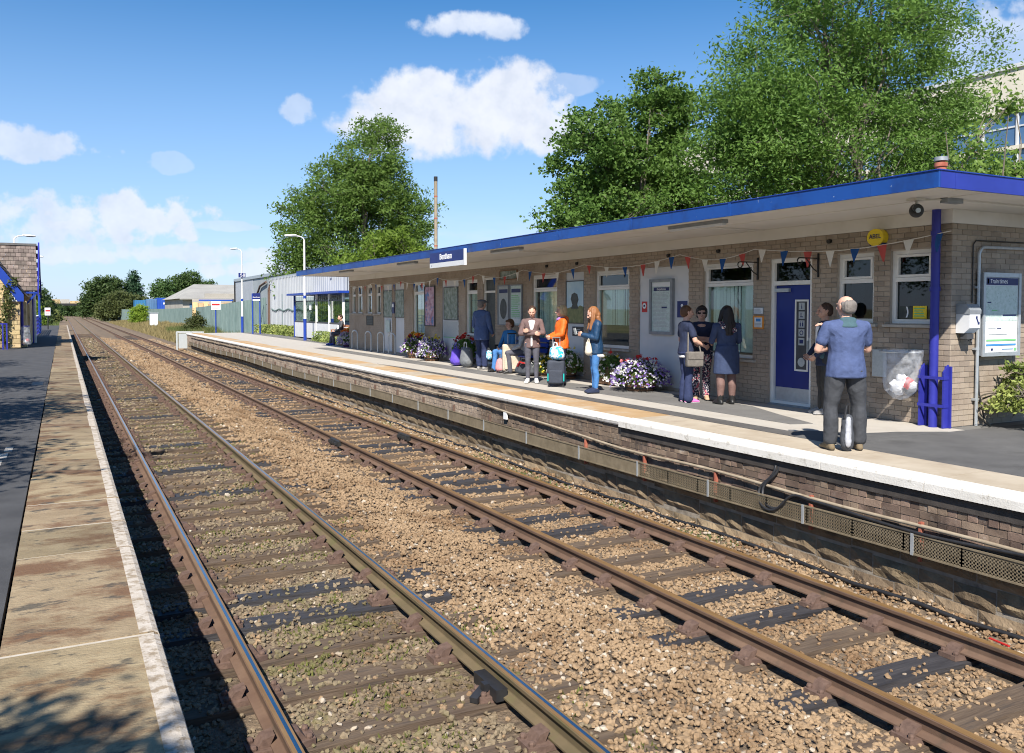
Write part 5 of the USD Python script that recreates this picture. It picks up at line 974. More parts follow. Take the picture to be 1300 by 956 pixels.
t = thing('phone', 'pale mobile phone held by the woman in the puffer jacket', 'phone', (8.76, 13.8, 1.15)); ff = np.array([-.93, .36]); ff /= np.linalg.norm(ff); cc = np.array([9.03, 13.68]) + ff * .35; t.part('case', Geo().bar((cc[0] - .03, cc[1] + .0, 1.13), (cc[0] - .06, cc[1] + .02, 1.25), .075, .012, (1, 0, .3)), 'print_grey'); t.part('screen', Geo().bar((cc[0] - .022, cc[1] - .003, 1.14), (cc[0] - .052, cc[1] + .017, 1.245), .066, .008, (1, 0, .3)), 'dark_grey')
t = thing('hand_bag', 'small cream bag hanging from the arm of the woman with the phone', 'bag', (8.80, 13.62, .9)); t.part('bag', solid([hull(blob((8.82, 13.60, .80), (.07, .09, .07)), blob((8.82, 13.61, .97), (.035, .05, .03)))], .025, 3, .012, 2, 14), 'cream_bag', smooth=60); t.part('strap', Geo().tube([(8.82, 13.57, .97), (8.82, 13.6, 1.1), (8.83, 13.63, 1.12), (8.83, 13.65, .97)], .010, 6), 'cream_bag')
Gp = person('woman with blonde bob in bright orange jacket, facing left behind the upright suitcase', (9.47, 15.66, .004), (-.93, .30), 1.68, dict(le=(-.145, .03, .64), lw=(-.08, .15, .60), re=(.145, .03, .64), rw=(.04, .16, .605)), W=1.06, top='jacket_orange', hem=.46, bottom='navy', cut='straight', shoes='shoe_black', hair='hair_blonde', style='bob', wrinkle=.0095)
lp(Gp, 'hood', solid([hull(blob(Gp.U(0, -.055, .84), (.11, .06, .05)), blob(Gp.U(0, -.06, .79), (.10, .05, .04)))], .02, 3, .006), 'jacket_orange'); lp(Gp, 'scarf', solid([hull(blob(Gp.U(0, .0, .845), (.085, .085, .03)), blob(Gp.U(0, .04, .825), (.06, .06, .03)))], .02, 3, .006), 'lilac_cloth')
H_ = person('woman in brown cardigan over white top and grey jeans with folded arms', (9.08, 16.26, .004), (-.55, -.83), 1.68, CROSS, W=.98, top='cardigan', hem=.46, bottom='jeans_grey', cut='slim', shoes='shoe_white', hair='hair_darkbrown', style='tied', nod=.25, chest=1.05)
lp(H_, 'white_top', solid([hull(blob(H_.U(0, .060, .80), (.075, .022, .03)), blob(H_.U(0, .078, .70), (.035, .02, .03))), hull(blob(H_.U(0, .078, .62), (.022, .02, .05)), blob(H_.U(0, .082, .49), (.022, .02, .03)))], .015, 2), 'white_cloth')
Mc = person('tall man in flat cap, blue jacket and dark trousers, back to the camera', (9.86, 20.4, .004), (.80, .30), 1.86, dict(le=(-.155, .0, .63), lw=(-.12, .08, .52), re=(.155, .0, .63), rw=(.12, .09, .52)), W=1.12, top='jacket_blue', hem=.43, bottom='jeans_dark', cut='loose', shoes='shoe_grey', hair='hair_grey', style='short', wrinkle=.0095)
lp(Mc, 'cap', solid([hull(blob(Mc.U(0, -.004, .985), (.115, .125, .03)), blob(Mc.U(0, .03, .965), (.10, .11, .025))), hull(blob(Mc.U(0, .10, .962), (.075, .04, .010)), blob(Mc.U(0, .05, .968), (.09, .04, .012)))], .02, 3), 'cap_grey')
SITP = dict(le=(-.14, .06, .62), lw=(-.06, .17, .56), re=(.14, .06, .62), rw=(.06, .17, .56))
I_ = person('person in azure jacket and jeans sitting on the bench behind the capped man', (10.25, 19.55, .004), (-.97, -.25), 1.66, SITP, top='jacket_azure', hem=.50, bottom='jeans_blue', cut='straight', shoes='shoe_black', hair='hair_brown', style='curly', sit=True, wrinkle=.009)
J_ = person('person in grey jacket sitting behind the beige suitcase, turned left', (10.22, 18.75, .004), (-.90, .43), 1.62, SITP, top='denim_jacket', hem=.50, bottom='jeans_grey', cut='straight', shoes='shoe_black', hair='hair_brown', style='short', sit=True, look=.3, wrinkle=.009)
K_p = person('person in black and white top with blue shoes sitting on the far wooden bench', (11.05, 37.4, .004), (-1, .05), 1.70, SITP, top='dark_grey', hem=.50, bottom='jeans_grey', cut='straight', shoes='shoe_blue', hair='hair_darkbrown', style='short', sit=True, look=.2, nod=.25)
lp(K_p, 'white_shirt', solid([hull(blob(K_p.U(0, .075, .70), (.10, .03, .05)), blob(K_p.U(0, .085, .55), (.10, .04, .05)))], .03, 2), 'white_cloth')
# ------------------------------------------------------------------ seats and luggage
def bench(label, x, y0, y1, m, back=True, legs='black_iron'):
    t = thing('bench', label, 'bench', (x, (y0 + y1) / 2, 0))
    for k in range(4): t.part('seat_slat', box(x - .24 + k * .12, x - .135 + k * .12, y0, y1, .42, .45), m)
    if back:
        for k in range(3): t.part('back_slat', Geo().bar((x + .25 + .03 * k, y0, .58 + .13 * k), (x + .25 + .03 * k, y1, .58 + .13 * k), .03, .10, (.2, 0, 1)), m)
    for y in (y0 + .08, y1 - .12): t.part('leg', Geo().box(x - .23, x - .18, y, y + .05, 0, .42).box(x + .2, x + .25, y, y + .05, 0, .42).bar((x + .22, y + .025, .0), (x + .36, y + .025, .92), .05, .05, (0, 1, 0)).box(x - .22, x + .22, y + .005, y + .045, .36, .4195), legs)
    for y in (y0 + .08, y1 - .12): t.part('armrest', Geo().box(x - .24, x + .26, y, y + .05, .64, .68).box(x - .23, x - .19, y + .003, y + .047, .45, .639), legs)
    return t


bench('blue metal bench against the wall behind the beige suitcase', 10.28, 18.1, 20.1, 'blue_paint'); bench('brown wooden bench beyond the far end of the building', 11.05, 36.6, 38.3, 'bench_wood', legs='bench_wood')


def rbox(c, s, r): return hull(*[blob((c[0] + i * (s[0] / 2 - r), c[1] + j * (s[1] / 2 - r), c[2] + k * (s[2] / 2 - r)), r) for i in (-1, 1) for j in (-1, 1) for k in (-1, 1)])


def suitcase(label, at, face, w, d, h, m, trim=None, handle=.35):
    t = thing('suitcase', label, 'suitcase', at, math.degrees(math.atan2(-face[0], face[1])))
    t.part('shell', solid([rbox((0, 0, h / 2 + .05), (w, d, h), .05)], .05, 2, .004, 2, 10), m, smooth=50); t.part('front_pocket', solid([rbox((0, d / 2, h * .42), (w * .82, .06, h * .55), .028)], .05, 2, .003), m, smooth=50)
    for s in (-1, 1):
        t.part('wheel', Geo().tube([(s * w * .38 - .015, -d * .3, .035), (s * w * .38 + .015, -d * .3, .035)], .035, 12), 'cable_black'); t.part('foot', box(s * w * .38 - .02, s * w * .38 + .02, d * .25, d * .35, 0, .055), 'cable_black')
        t.part('handle_tube', Geo().tube([(s * w * .2, -d * .42, h), (s * w * .2, -d * .42, h + .05 + handle)], .009, 8), 'galvanised')
        if trim: t.part('trim', Geo().box(s * w * .44 - .012, s * w * .44 + .012, d / 2 - .01, d / 2 + .012, .12, h * .55), trim)
    t.part('grip', Geo().tube([(-w * .22, -d * .42, h + .06 + handle), (w * .22, -d * .42, h + .06 + handle)], .016, 8), 'cable_black'); t.part('zip', Geo().box(-w / 2 - .003, w / 2 + .003, .0, .012, .09, h + .0).box(-w / 2 + .04, w / 2 - .04, 0, .012, h + .02, h + .054), 'dark_grey')
    return t


def softbag(name, label, cat, c, s, m, seed, zipc='dark_grey'):
    t = thing(name, label, cat, (c[0], c[1], c[2])); z = c[2]
    t.part('bag', solid([hull(blob((c[0], c[1], z + s[2] * .28), (s[0] / 2, s[1] / 2, s[2] * .28)), blob((c[0], c[1], z + s[2] * .78), (s[0] * .40, s[1] * .38, s[2] * .2)))], .035, 3, .018, seed, 8), m, smooth=60)
    t.part('handle', Geo().tube([(c[0] - s[0] * .1, c[1] - s[1] * .2, z + s[2] * .9), (c[0] - s[0] * .1, c[1] - s[1] * .12, z + s[2] * 1.2), (c[0] - s[0] * .1, c[1] + s[1] * .12, z + s[2] * 1.2), (c[0] - s[0] * .1, c[1] + s[1] * .2, z + s[2] * .9)], .012, 6), zipc); t.part('zip', Geo().tube([(c[0] - s[0] * .02, c[1] - s[1] * .38, z + s[2] * .82), (c[0] - s[0] * .02, c[1], z + s[2] * .985), (c[0] - s[0] * .02, c[1] + s[1] * .38, z + s[2] * .82)], .008, 5), zipc)
    return t


suitcase('dark upright suitcase with turquoise trim in front of the orange jacket', (9.06, 15.2, .003), (-.55, -.83), .37, .22, .50, 'suit_navy', 'teal_trim', .45)
t = softbag('travel_bag', 'turquoise and white patterned bag lying on top of the dark suitcase', 'bag', (9.08, 15.21, .556), (.30, .44, .30), 'bag_turq', 3, 'white_cloth')
suitcase('large beige upright suitcase in front of the seated people', (9.98, 18.9, .003), (-.4, -.9), .50, .26, .68, 'suit_beige', None, .25)
t = softbag('duffel_bag', 'black duffel bag with a red tag lying beside the beige suitcase', 'bag', (9.92, 18.1, .003), (.40, .85, .34), 'rucksack', 5); t.part('tag', Geo().bar((9.75, 18.0, .33), (9.72, 17.8, .32), .10, .012).bar((9.72, 18.12, .22), (9.74, 18.02, .35), .07, .012), 'sign_red')
softbag('pink_bag', 'soft pink and red bag leaning against the beige suitcase', 'bag', (9.82, 19.2, .003), (.30, .34, .38), 'bag_pink', 6); softbag('blue_bag', 'bright blue and purple bag standing left of the grey rucksack', 'bag', (9.88, 22.1, .003), (.36, .46, .50), 'bag_purple', 7, 'bag_purple'); softbag('grey_rucksack', 'grey rucksack standing between the blue bag and the man in the cap', 'rucksack', (9.85, 21.35, .003), (.38, .50, .58), 'grey_cloth', 8, 'white_cloth')
softbag('turquoise_carrier', 'small turquoise carrier bag held by the person in the azure jacket', 'bag', (9.85, 19.95, .28), (.16, .22, .26), 'bag_turq', 9)
# ------------------------------------------------------------------ planters and cycle stands
def planter(label, x, y, r_, hgt, blooms, seed, tub='planter_wood', rect=None, dens=1.0, group=None):
    rg = np.random.default_rng(seed); t = thing('flower_planter', label, 'planter', (x, y, 0)); h0 = hgt * .42
    if rect:
        L = rect; t.part('tub', Geo().box(x - .2, x + .2, y - L / 2, y + L / 2, .02, h0), tub)
        for k in range(3): t.part('plank', box(x - .216, x - .201, y - L / 2 - .01, y + L / 2 + .01, .02 + k * h0 / 3, .012 + (k + 1) * h0 / 3), tub)
    else:
        t.part('tub', Geo().lathe([(0, 0), (r_ * .52, 0), (r_ * .64, h0 * .5), (r_ * .66, h0), (r_ * .58, h0), (r_ * .55, h0 - .03), (0, h0 - .03)], (x, y, 0), 18), tub, smooth=40)
        for z in (.15, .75): t.part('hoop', Geo().lathe([(r_ * (.545 + .12 * z), h0 * z), (r_ * (.56 + .12 * z), h0 * z), (r_ * (.57 + .12 * z), h0 * z + .03), (r_ * (.545 + .12 * z), h0 * z + .03)], (x, y, 0), 18), 'black_iron')
    n = int(1500 * dens); d = rg.normal(size=(n, 3)); d /= np.linalg.norm(d, axis=1, keepdims=True); d[:, 2] = np.abs(d[:, 2]) * 1.0 - .38; rad = rg.uniform(.6, 1.0, n) ** .5
    sy_ = rect / 2 + .05 if rect else r_; sx_ = .30 if rect else r_
    lump = 1 + .25 * (meshkit.noise(d * 2.5 + seed) - .5); c = np.stack([x + d[:, 0] * sx_ * rad * lump, y + d[:, 1] * sy_ * rad * lump, h0 * .95 + d[:, 2] * (hgt - h0) * 1.05 * rad * lump], 1); c[:, 2] = np.maximum(c[:, 2], .05)
    t.part('foliage', leaves(c, .075, rg, .55), 'leaf_planter', kind='stuff')
    for m, cnt, zone, sz in blooms:
        d = rg.normal(size=(cnt * 4, 3)); d /= np.linalg.norm(d, axis=1, keepdims=True); d[:, 2] = np.abs(d[:, 2]) - .38; cz = d[:, 2]
        keep = (cz > .45) if zone == 'top' else (cz < .55) if zone == 'low' else (cz > -9); d = d[keep][:cnt]; q = len(d); lump = 1 + .25 * (meshkit.noise(d * 2.5 + seed) - .5); k = (1.08 + rg.uniform(-.1, .12, q) + (.12 if zone == 'top' else 0)) * lump
        c = np.stack([x + d[:, 0] * sx_ * k, y + d[:, 1] * sy_ * k, h0 * .95 + d[:, 2] * (hgt - h0) * 1.05 * k], 1); c[:, 2] = np.maximum(c[:, 2], .06)
        cs = np.repeat(c, 4, 0) + rg.normal(size=(q * 4, 3)) * sz * .28; t.part('blossoms', leaves(cs, sz, rg, .9), m, kind='stuff')
    return t


planter('biggest planter, white and violet flowers, left of the woman in navy', 10.12, 13.72, .52, .80, [('bloom_white', 330, 'low', .038), ('bloom_lilac', 330, 'low', .038), ('bloom_violet', 130, 'low', .04), ('bloom_red', 8, 'top', .08), ('bloom_pink', 5, 'top', .08), ('bloom_orange', 4, 'top', .075), ('bloom_wine', 7, 'top', .06)], 1, dens=1.3)
planter('planter of lilac and white flowers right of the cycle stands, nearer of two', 10.2, 24.7, .42, .92, [('bloom_white', 260, 'low', .045), ('bloom_lilac', 260, 'low', .045), ('bloom_violet', 90, 'low', .05), ('bloom_yellow', 14, 'top', .07)], 2)
planter('planter with yellow, wine and white flowers right of the cycle stands, further of two', 10.3, 26.4, .42, .95, [('bloom_white', 120, 'low', .045), ('bloom_violet', 110, 'low', .05), ('bloom_yellow', 24, 'top', .09), ('bloom_wine', 24, 'top', .09), ('bloom_orange', 10, 'top', .08)], 3)
planter('round planter of white and lilac flowers with orange blooms beside the far bench', 10.75, 35.3, .42, .85, [('bloom_white', 300, 'low', .05), ('bloom_lilac', 260, 'low', .05), ('bloom_orange', 16, 'top', .12), ('bloom_red', 10, 'top', .09), ('bloom_yellow', 8, 'top', .10)], 4, 'planter_purple')
planter('planter of red and blue flowers behind the blue bag', 10.4, 22.7, .42, .95, [('bloom_red', 12, 'top', .09), ('bloom_lilac', 60, 'low', .05), ('bloom_wine', 20, 'top', .07)], 5, dens=1.3)
planter('planter of white flowers behind the woman in the orange jacket', 10.35, 16.9, .40, .85, [('bloom_white', 130, 'low', .055), ('bloom_yellow', 8, 'top', .05)], 6)
planter('wooden trough of white and pink flowers under the window behind the puffer jacket', 10.40, 15.1, .3, .78, [('bloom_white', 60, 'all', .06), ('bloom_red', 4, 'top', .09), ('bloom_yellow', 8, 'top', .06)], 7, rect=.95, dens=.8)
planter('low planter of yellow and white flowers left of the woman in the cardigan', 10.3, 17.75, .34, .62, [('bloom_yellow', 60, 'all', .05), ('bloom_white', 90, 'low', .045)], 8, dens=.9)
CL = ['steel cycle stand, nearest of the four hoops', 'steel cycle stand, second of the four hoops from the near end', 'steel cycle stand, third of the four hoops from the near end', 'steel cycle stand, furthest of the four hoops']
for i, y in enumerate((28.45, 29.65, 31.1, 32.8)):
    t = thing('cycle_stand', CL[i], 'cycle stand', (10.35, y, 0), group='cycle stands in front of the white panels'); q = np.linspace(0, math.pi, 9)
    t.part('hoop', Geo().tube([(10.35, y - .02, 0)] + [(10.35, y + .33 - .35 * math.cos(k), .62 + .13 * math.sin(k)) for k in q] + [(10.35, y + .68, 0)], .028, 8), 'galvanised', smooth=50)
    for yy in (y - .02, y + .68): t.part('base_plate', box(10.28, 10.42, yy - .07, yy + .07, 0, .012), 'galvanised')
#@@PART5
# ------------------------------------------------------------------ trees and plants
def tree(name, label, cat, base, crown, nclus, per, leaf, mt, seed, clus=.45, trunk=.22, stems=1, limbs=26, droop=.2, twig=True, aspect=.45, gap=.42, group=None, shell=2.4):
    """tapered trunk and limbs, with leaves in many separate sprays inside an uneven crown"""
    rg = np.random.default_rng(seed); base = np.array(base, float); t = thing(name, label, cat, base, group=group)
    vol = np.array([e[3] * e[4] * e[5] for e in crown]); pick = rg.choice(len(crown), nclus * 3, p=vol ** .75 / (vol ** .75).sum()); E = np.array(crown)[pick]
    d = rg.normal(size=(len(E), 3)); d /= np.linalg.norm(d, axis=1, keepdims=True); rad = rg.uniform(0, 1, len(E)) ** (1 / shell); lump = 1 + .42 * (meshkit.fbm(d * 1.9 + pick[:, None] * 3.1, 3, seed) - .5) * 2
    c = base + E[:, :3] + d * E[:, 3:] * (rad * lump)[:, None]; keep = meshkit.noise(c / (clus * 2.6) + seed, seed) > gap - .15 * rad; c = c[keep & (c[:, 2] > base[2] + .3)][:nclus]
    top = max(e[2] + e[5] for e in crown); mid = np.average(np.array([e[:3] for e in crown]), 0, vol)
    w = G()
    for s in range(stems):
        a = s * 2.4 + seed; o = np.array([math.cos(a), math.sin(a), 0]) * (.25 * (stems > 1)); tip = base + mid * .35 + o * 4.5 + np.array([0, 0, top * .62]); p0 = base + o - [0, 0, .15]
        k = np.linspace(0, 1, 9)[:, None]; pts = p0 + (tip - p0) * k + np.array([.18, .12, 0]) * np.sin(k * 5 + s) * top * .06; w.tube(pts, trunk / stems ** .5 * (1 - .93 * k[:, 0]) + .008, 9)
    t.part('trunk', w, 'bark', smooth=60)
    lb = G(); tg = c[rg.permutation(len(c))[:limbs]]; ends = []
    for q in tg:
        h = np.clip((q[2] - base[2]) * rg.uniform(.35, .75) / top, .12, .74); s = rg.integers(stems); a = s * 2.4 + seed; o = np.array([math.cos(a), math.sin(a), 0]) * (.25 * (stems > 1)); tip = base + mid * .35 + o * 4.5 + np.array([0, 0, top * .62]); p0 = base + o; st = p0 + (tip - p0) * (h / .80) + np.array([.18, .12, 0]) * math.sin(h / .8 * 5 + s) * top * .06
        k = np.linspace(0, 1, 7)[:, None]; pts = st + (q - st) * k + np.array([0, 0, 1.0]) * (np.sin(k * math.pi) * .10 * np.linalg.norm(q - st)) + rg.normal(size=(7, 3)) * .04 * np.linalg.norm(q - st) * np.sin(k * math.pi); lb.tube(pts, trunk * .24 * (1 - .85 * k[:, 0]) + .008, 6); ends.append(pts[3:])
    if twig and ends:
        en = np.vstack(ends)
        for q in c[::max(1, len(c) // 260)]:
            j = en[np.argmin(((en - q) ** 2).sum(1))]
            if np.linalg.norm(q - j) < 4: m = (q + j) / 2 + rg.normal(size=3) * .1; lb.tube([j, m, q], [.018, .012, .005], 4)
    t.part('limbs', lb, 'bark', smooth=60)
    n = len(c); q = np.repeat(c, per, 0); g = rg.normal(size=(len(q), 3)); g[:, 2] = g[:, 2] * .6; q = q + g * clus * .55 - np.array([0, 0, 1.0]) * (np.linalg.norm(g[:, :2], axis=1)[:, None] * clus * .16)
    t.part('crown', leaves(q, leaf, rg, aspect, .25, droop), mt)
    return t


tree('ash_tree', 'tall airy ash tree rising behind the near half of the station roof', 'tree', (27.4, 24, -.1), [(0, 0, 13.8, 4.2, 3.4, 3.6), (-3.6, 0, 9.6, 3.4, 3, 3.0), (4.2, 0, 11.6, 3.6, 3.2, 3.6), (.5, 0, 8.6, 5.6, 3.6, 2.8), (6.2, 0, 8.6, 2.6, 2.6, 2.6), (-5.2, 0, 7.2, 2.4, 2.4, 2.0), (1, 0, 17.2, 4.5, 3, 2.6), (-1, 0, 5.6, 5.2, 3, 2.0), (-4.4, 0, 8.4, 2.8, 2.6, 2.4), (5.0, 0, 6.0, 3.0, 2.6, 1.8)], 1700, 84, .185, 'leaf_ash', 3, .66, .26, 3, 60, .35, gap=.44, aspect=.42)
tree('maple_tree', 'dense dark green maple tree behind the middle of the station roof', 'tree', (19.9, 28, -.1), [(1.4, 0, 9.4, 1.7, 1.6, 2.1), (-1.4, 0, 8.0, 1.8, 1.7, 1.8), (0, 0, 6.3, 3.0, 2.4, 2.0), (2.2, 0, 6.7, 1.9, 2.0, 2.0), (-2.2, 0, 5.2, 1.5, 1.6, 1.4), (.4, 0, 4.6, 3.2, 2.2, 1.5)], 900, 66, .165, 'leaf_maple', 5, .42, .2, 2, 30, .25, aspect=.75, gap=.38)
tree('sapling', 'slender young tree in front of the cream building at the right edge', 'tree', (21.6, 14.2, 0), [(.9, 0, 6.9, .5, .5, 1.0), (.2, 0, 5.6, 1.2, 1.0, 1.0), (-.3, 0, 4.4, 1.5, 1.2, 1.0), (1.3, 0, 4.6, 1.2, 1.0, 1.0), (.6, 0, 3.6, 2.0, 1.2, .9)], 260, 24, .17, 'leaf_maple', 8, .34, .07, 2, 20, .3, aspect=.7, gap=.45)
tree('ash_tree', 'big broad ash tree beyond the far end of the station building', 'tree', (19.2, 60, -.6), [(1.2, 0, 13.8, 2.3, 2.2, 2.8), (.4, 0, 11.8, 3.5, 2.8, 2.6), (0, 0, 10.2, 4.4, 3.4, 3.0), (-3.6, 0, 8.2, 2.8, 2.6, 2.8), (3.6, 0, 8.6, 2.4, 2.4, 2.8), (.2, 0, 6.0, 5.4, 3.4, 2.4), (-5.0, 0, 5.6, 1.7, 1.8, 1.9), (4.2, 0, 5.6, 2.0, 2.2, 2.0), (-3.8, 0, 3.4, 1.8, 1.8, 1.4)], 1350, 54, .25, 'leaf_ash', 11, .62, .34, 2, 40, .3, gap=.36)
tree('lime_bush', 'bright lime green bush hanging over the far end of the station roof', 'bush', (16.2, 46, -.4), [(.2, 0, 5.6, 1.3, 1.3, 1.2), (-1.2, 0, 4.3, 1.7, 1.5, 1.1), (1.6, 0, 4.6, 1.4, 1.4, 1.1), (0, 0, 3.4, 2.4, 1.6, 1.2), (-1.6, 0, 2.6, 1.4, 1.2, 1.0)], 420, 40, .25, 'leaf_lime', 14, .45, .12, 3, 18, .5, aspect=.45, gap=.36)
# clumps beyond the fence and along the line
for i, (lab, nm, cat, b, cr, n, lf, m, cl) in enumerate((
    ('dark rounded trees far off, left of the conifer', 'distant_tree', 'tree', (9.6, 260, -1), [(0, 0, 7, 4.2, 3.5, 4.6), (-3, 0, 4, 2.6, 2.6, 3.4), (2.6, 0, 8.2, 2.6, 2.5, 3.4)], 420, 1.1, 'leaf_dark', 1.3),
    ('dark pointed conifer far off beside the rounded trees', 'conifer', 'tree', (17.6, 262, -1), [(0, 0, 4.0, 3.2, 3, 3.6), (0, 0, 7.5, 2.3, 2.2, 3.4), (0, 0, 10.6, 1.1, 1.1, 2.4)], 330, .95, 'leaf_conifer', 1.0),
    ('olive green bushes in front of the distant dark trees', 'distant_bush', 'bush', (12.2, 212, -1), [(0, 0, 3.6, 4.6, 3, 3.0), (-3.4, 0, 2.0, 2.6, 2.5, 2.2), (3.8, 0, 2.8, 2.6, 2.4, 2.4)], 420, .75, 'leaf_olive', .9),
    ('single dark tree right of the conifer above the blue containers', 'distant_tree', 'tree', (23.4, 240, -1), [(0, 0, 6.5, 2.9, 2.6, 4.0)], 200, .9, 'leaf_dark', 1.0),
    ('tallest distant tree right of the blue containers', 'distant_tree', 'tree', (29.5, 242, -1), [(0, 0, 8.6, 3.6, 3, 4.2), (2.2, 0, 6, 2.6, 2.4, 3.6)], 330, 1.0, 'leaf_dark', 1.1),
    ('smallest distant tree behind the grey roofed shed', 'distant_tree', 'tree', (34.6, 242, -1), [(0, 0, 7.8, 2.4, 2.2, 2.6), (0, 0, 4.4, 1.6, 1.6, 3)], 170, .9, 'leaf_dark', 1.0),
    ('bright lime bush against the far part of the palisade fence', 'trackside_bush', 'bush', (12.0, 165, -1), [(0, 0, 1.5, 1.5, 1.3, 1.6), (.3, 0, 2.6, .9, .9, .8)], 150, .45, 'leaf_lime', .55),
    ('dark bush in the dry grass in front of the palisade fence', 'trackside_bush', 'bush', (12.6, 97, -1.0), [(0, 0, .9, 1.1, 1, 1.0), (.2, 0, 1.7, .6, .6, .6)], 120, .30, 'leaf_olive', .36),
    ('tall hedge tree on the left beyond the stone building', 'hedge_tree', 'tree', (-4.3, 112, -1), [(0, 0, 3.6, 2.6, 3, 3.2), (1.4, 0, 1.8, 1.9, 3, 2.0), (-.6, 0, 5.6, 1.6, 2, 1.6)], 330, .48, 'leaf_dark', .6),
    ('bright hedge bush on the left behind the blue railing', 'hedge_bush', 'bush', (-3.4, 96, -.6), [(0, 0, 1.6, 1.7, 2, 1.6), (.8, 0, .8, 1.2, 2, 1.0)], 200, .36, 'leaf_lime', .45),
    ('green bushes on the left bank before the bridge', 'bank_bush', 'bush', (-5.2, 190, -1), [(0, 0, 2.2, 3.4, 6, 2.8), (2.6, 0, 1.2, 2.0, 6, 1.6)], 320, .7, 'leaf_olive', .8),
    ('dark trees far down the left side of the line', 'distant_tree', 'tree', (-6.5, 250, -1), [(0, 0, 4.6, 4.2, 5, 3.8), (3.2, 0, 2.6, 2.6, 4, 2.6)], 330, .9, 'leaf_dark', 1.1),
    ('olive scrub on the right bank before the bridge', 'bank_bush', 'bush', (10.0, 236, -1), [(0, 0, 1.4, 2.6, 6, 1.6), (2.4, 0, 2.2, 1.8, 4, 1.6)], 240, .65, 'leaf_olive', .75))):
    tree(nm, lab, cat, b, cr, n, 30, lf * .8, m, 30 + i, cl, .16, 1, 8, .2, twig=False, gap=.34)
rg = np.random.default_rng(77); n = 26000; x = np.r_[rg.uniform(-40, 60, n)]; y = rg.uniform(372, 400, n); hgt = 3.6 + 3.2 * meshkit.noise(np.c_[x * .16, 0 * x, 0 * x], 5); z = -1.4 + hgt * rg.uniform(0, 1, n) ** .8
one('far_wood', leaves(np.c_[x, y, z], 1.25, rg, .6), 'leaf_dark', 'far dark wood closing the view under and beyond the bridge', 'wood', kind='stuff')
rg = np.random.default_rng(78); n = 30000; x = rg.uniform(14, 150, n); y = rg.uniform(285, 320, n); hgt = 4.6 + 3.0 * meshkit.noise(np.c_[x * .12, 0 * x, 0 * x], 6); z = -1.4 + hgt * rg.uniform(0, 1, n) ** .8
one('far_hedgerow', leaves(np.c_[x, y, z], 1.2, rg, .6), 'leaf_dark', 'far hedgerow behind the sheds and containers', 'hedgerow', kind='stuff')
rg = np.random.default_rng(79); n = 16000; x = rg.uniform(-70, -7, n); y = rg.uniform(300, 325, n); hgt = 4.0 + 3.0 * meshkit.noise(np.c_[x * .12, 0 * x, 0 * x], 7); z = -1.4 + hgt * rg.uniform(0, 1, n) ** .8
one('left_hedgerow', leaves(np.c_[x, y, z], 1.2, rg, .6), 'leaf_dark', 'far hedgerow on the left of the line', 'hedgerow', kind='stuff')
# trees on the left of the platform, outside the picture; their shade falls across it
for i, (x, y, h, r_) in enumerate(((-4.6, 6.6, 6.2, 2.0), (-4.5, 11.6, 6.6, 2.3), (-4.9, 17.5, 6.4, 2.3), (-6.0, 25.0, 6.4, 2.2), (-3.4, -1.3, 6.2, 1.15), (-7.6, 31, 6.6, 2.3))):
    tree('platform_tree', f'tree at the back of the left platform, {["opposite the small marks", "opposite the drain cover", "third along", "fourth along", "nearest the photographer", "last before the stone building"][i]}', 'tree', (x, y, -.1), [(0, 0, h * .72, r_, r_, h * .26), (.5, .9, h * .60, r_ * .75, r_ * .9, h * .2)], 210, 44, .17, 'leaf_maple', 60 + i, .42, .13, 1, 16, .2, twig=False, gap=.50 if i == 4 else .43)
# climbing plant, bush by the end wall, verge grass
tree('garden_bush', 'variegated green and yellow bush on the forecourt at the right edge', 'bush', (11.55, 6.95, 0), [(0, 0, .32, .42, .36, .34), (.25, .05, .62, .34, .3, .32), (-.25, -.02, .22, .3, .3, .22)], 170, 26, .075, 'leaf_bush', 50, .11, .02, 3, 16, .2, aspect=.6, gap=.30)
def grass(name, label, x0, x1, y0, y1, n, h, m, seed, w=.03, cat='grass', thr=.38):
    r = np.random.default_rng(seed); x = r.uniform(x0, x1, n); y = r.uniform(y0, y1, n); k = meshkit.fbm(np.c_[x * .35, y * .2, 0 * x], 3, seed) > thr; x, y = x[k], y[k]
    one(name, blades(np.c_[x, y, zland(x, y)], h, r, w), m, label, cat, kind='stuff')
grass('dry_grass', 'tall dry yellow grass on the verge between the track and the palisade fence', 8.6, 15.4, 62, 200, 26000, .55, 'grass_dry', 1, .045, thr=.33); grass('green_grass', 'green weeds along the foot of the palisade fence', 10.8, 14.4, 61, 110, 9000, .8, 'grass_green', 2, .04, thr=.5); grass('bank_grass', 'mixed green grass on the left bank beyond the platform', -7, -.6, 95, 260, 15000, .6, 'grass_green', 3, .06)
r = np.random.default_rng(9); x = r.uniform(11.7, 13.0, 2600); y = r.uniform(49.5, 61, 2600); one('ivy', leaves(np.c_[x, y, r.uniform(0, 1, 2600) ** 1.5 * .55], .16, r, .7), 'leaf_bush', 'low green plants growing at the foot of the white ribbed shed', 'plants', kind='stuff')
r = np.random.default_rng(10); n = 1500; x = r.uniform(11.0, 11.7, n); y = r.uniform(38.6, 42.6, n); one('pale_shrub', leaves(np.c_[x, y, r.uniform(0, 1, n) ** 1.4 * .5], .12, r, .5), 'leaf_bush', 'low pale flowering plants beside the shelter', 'plants', kind='stuff')
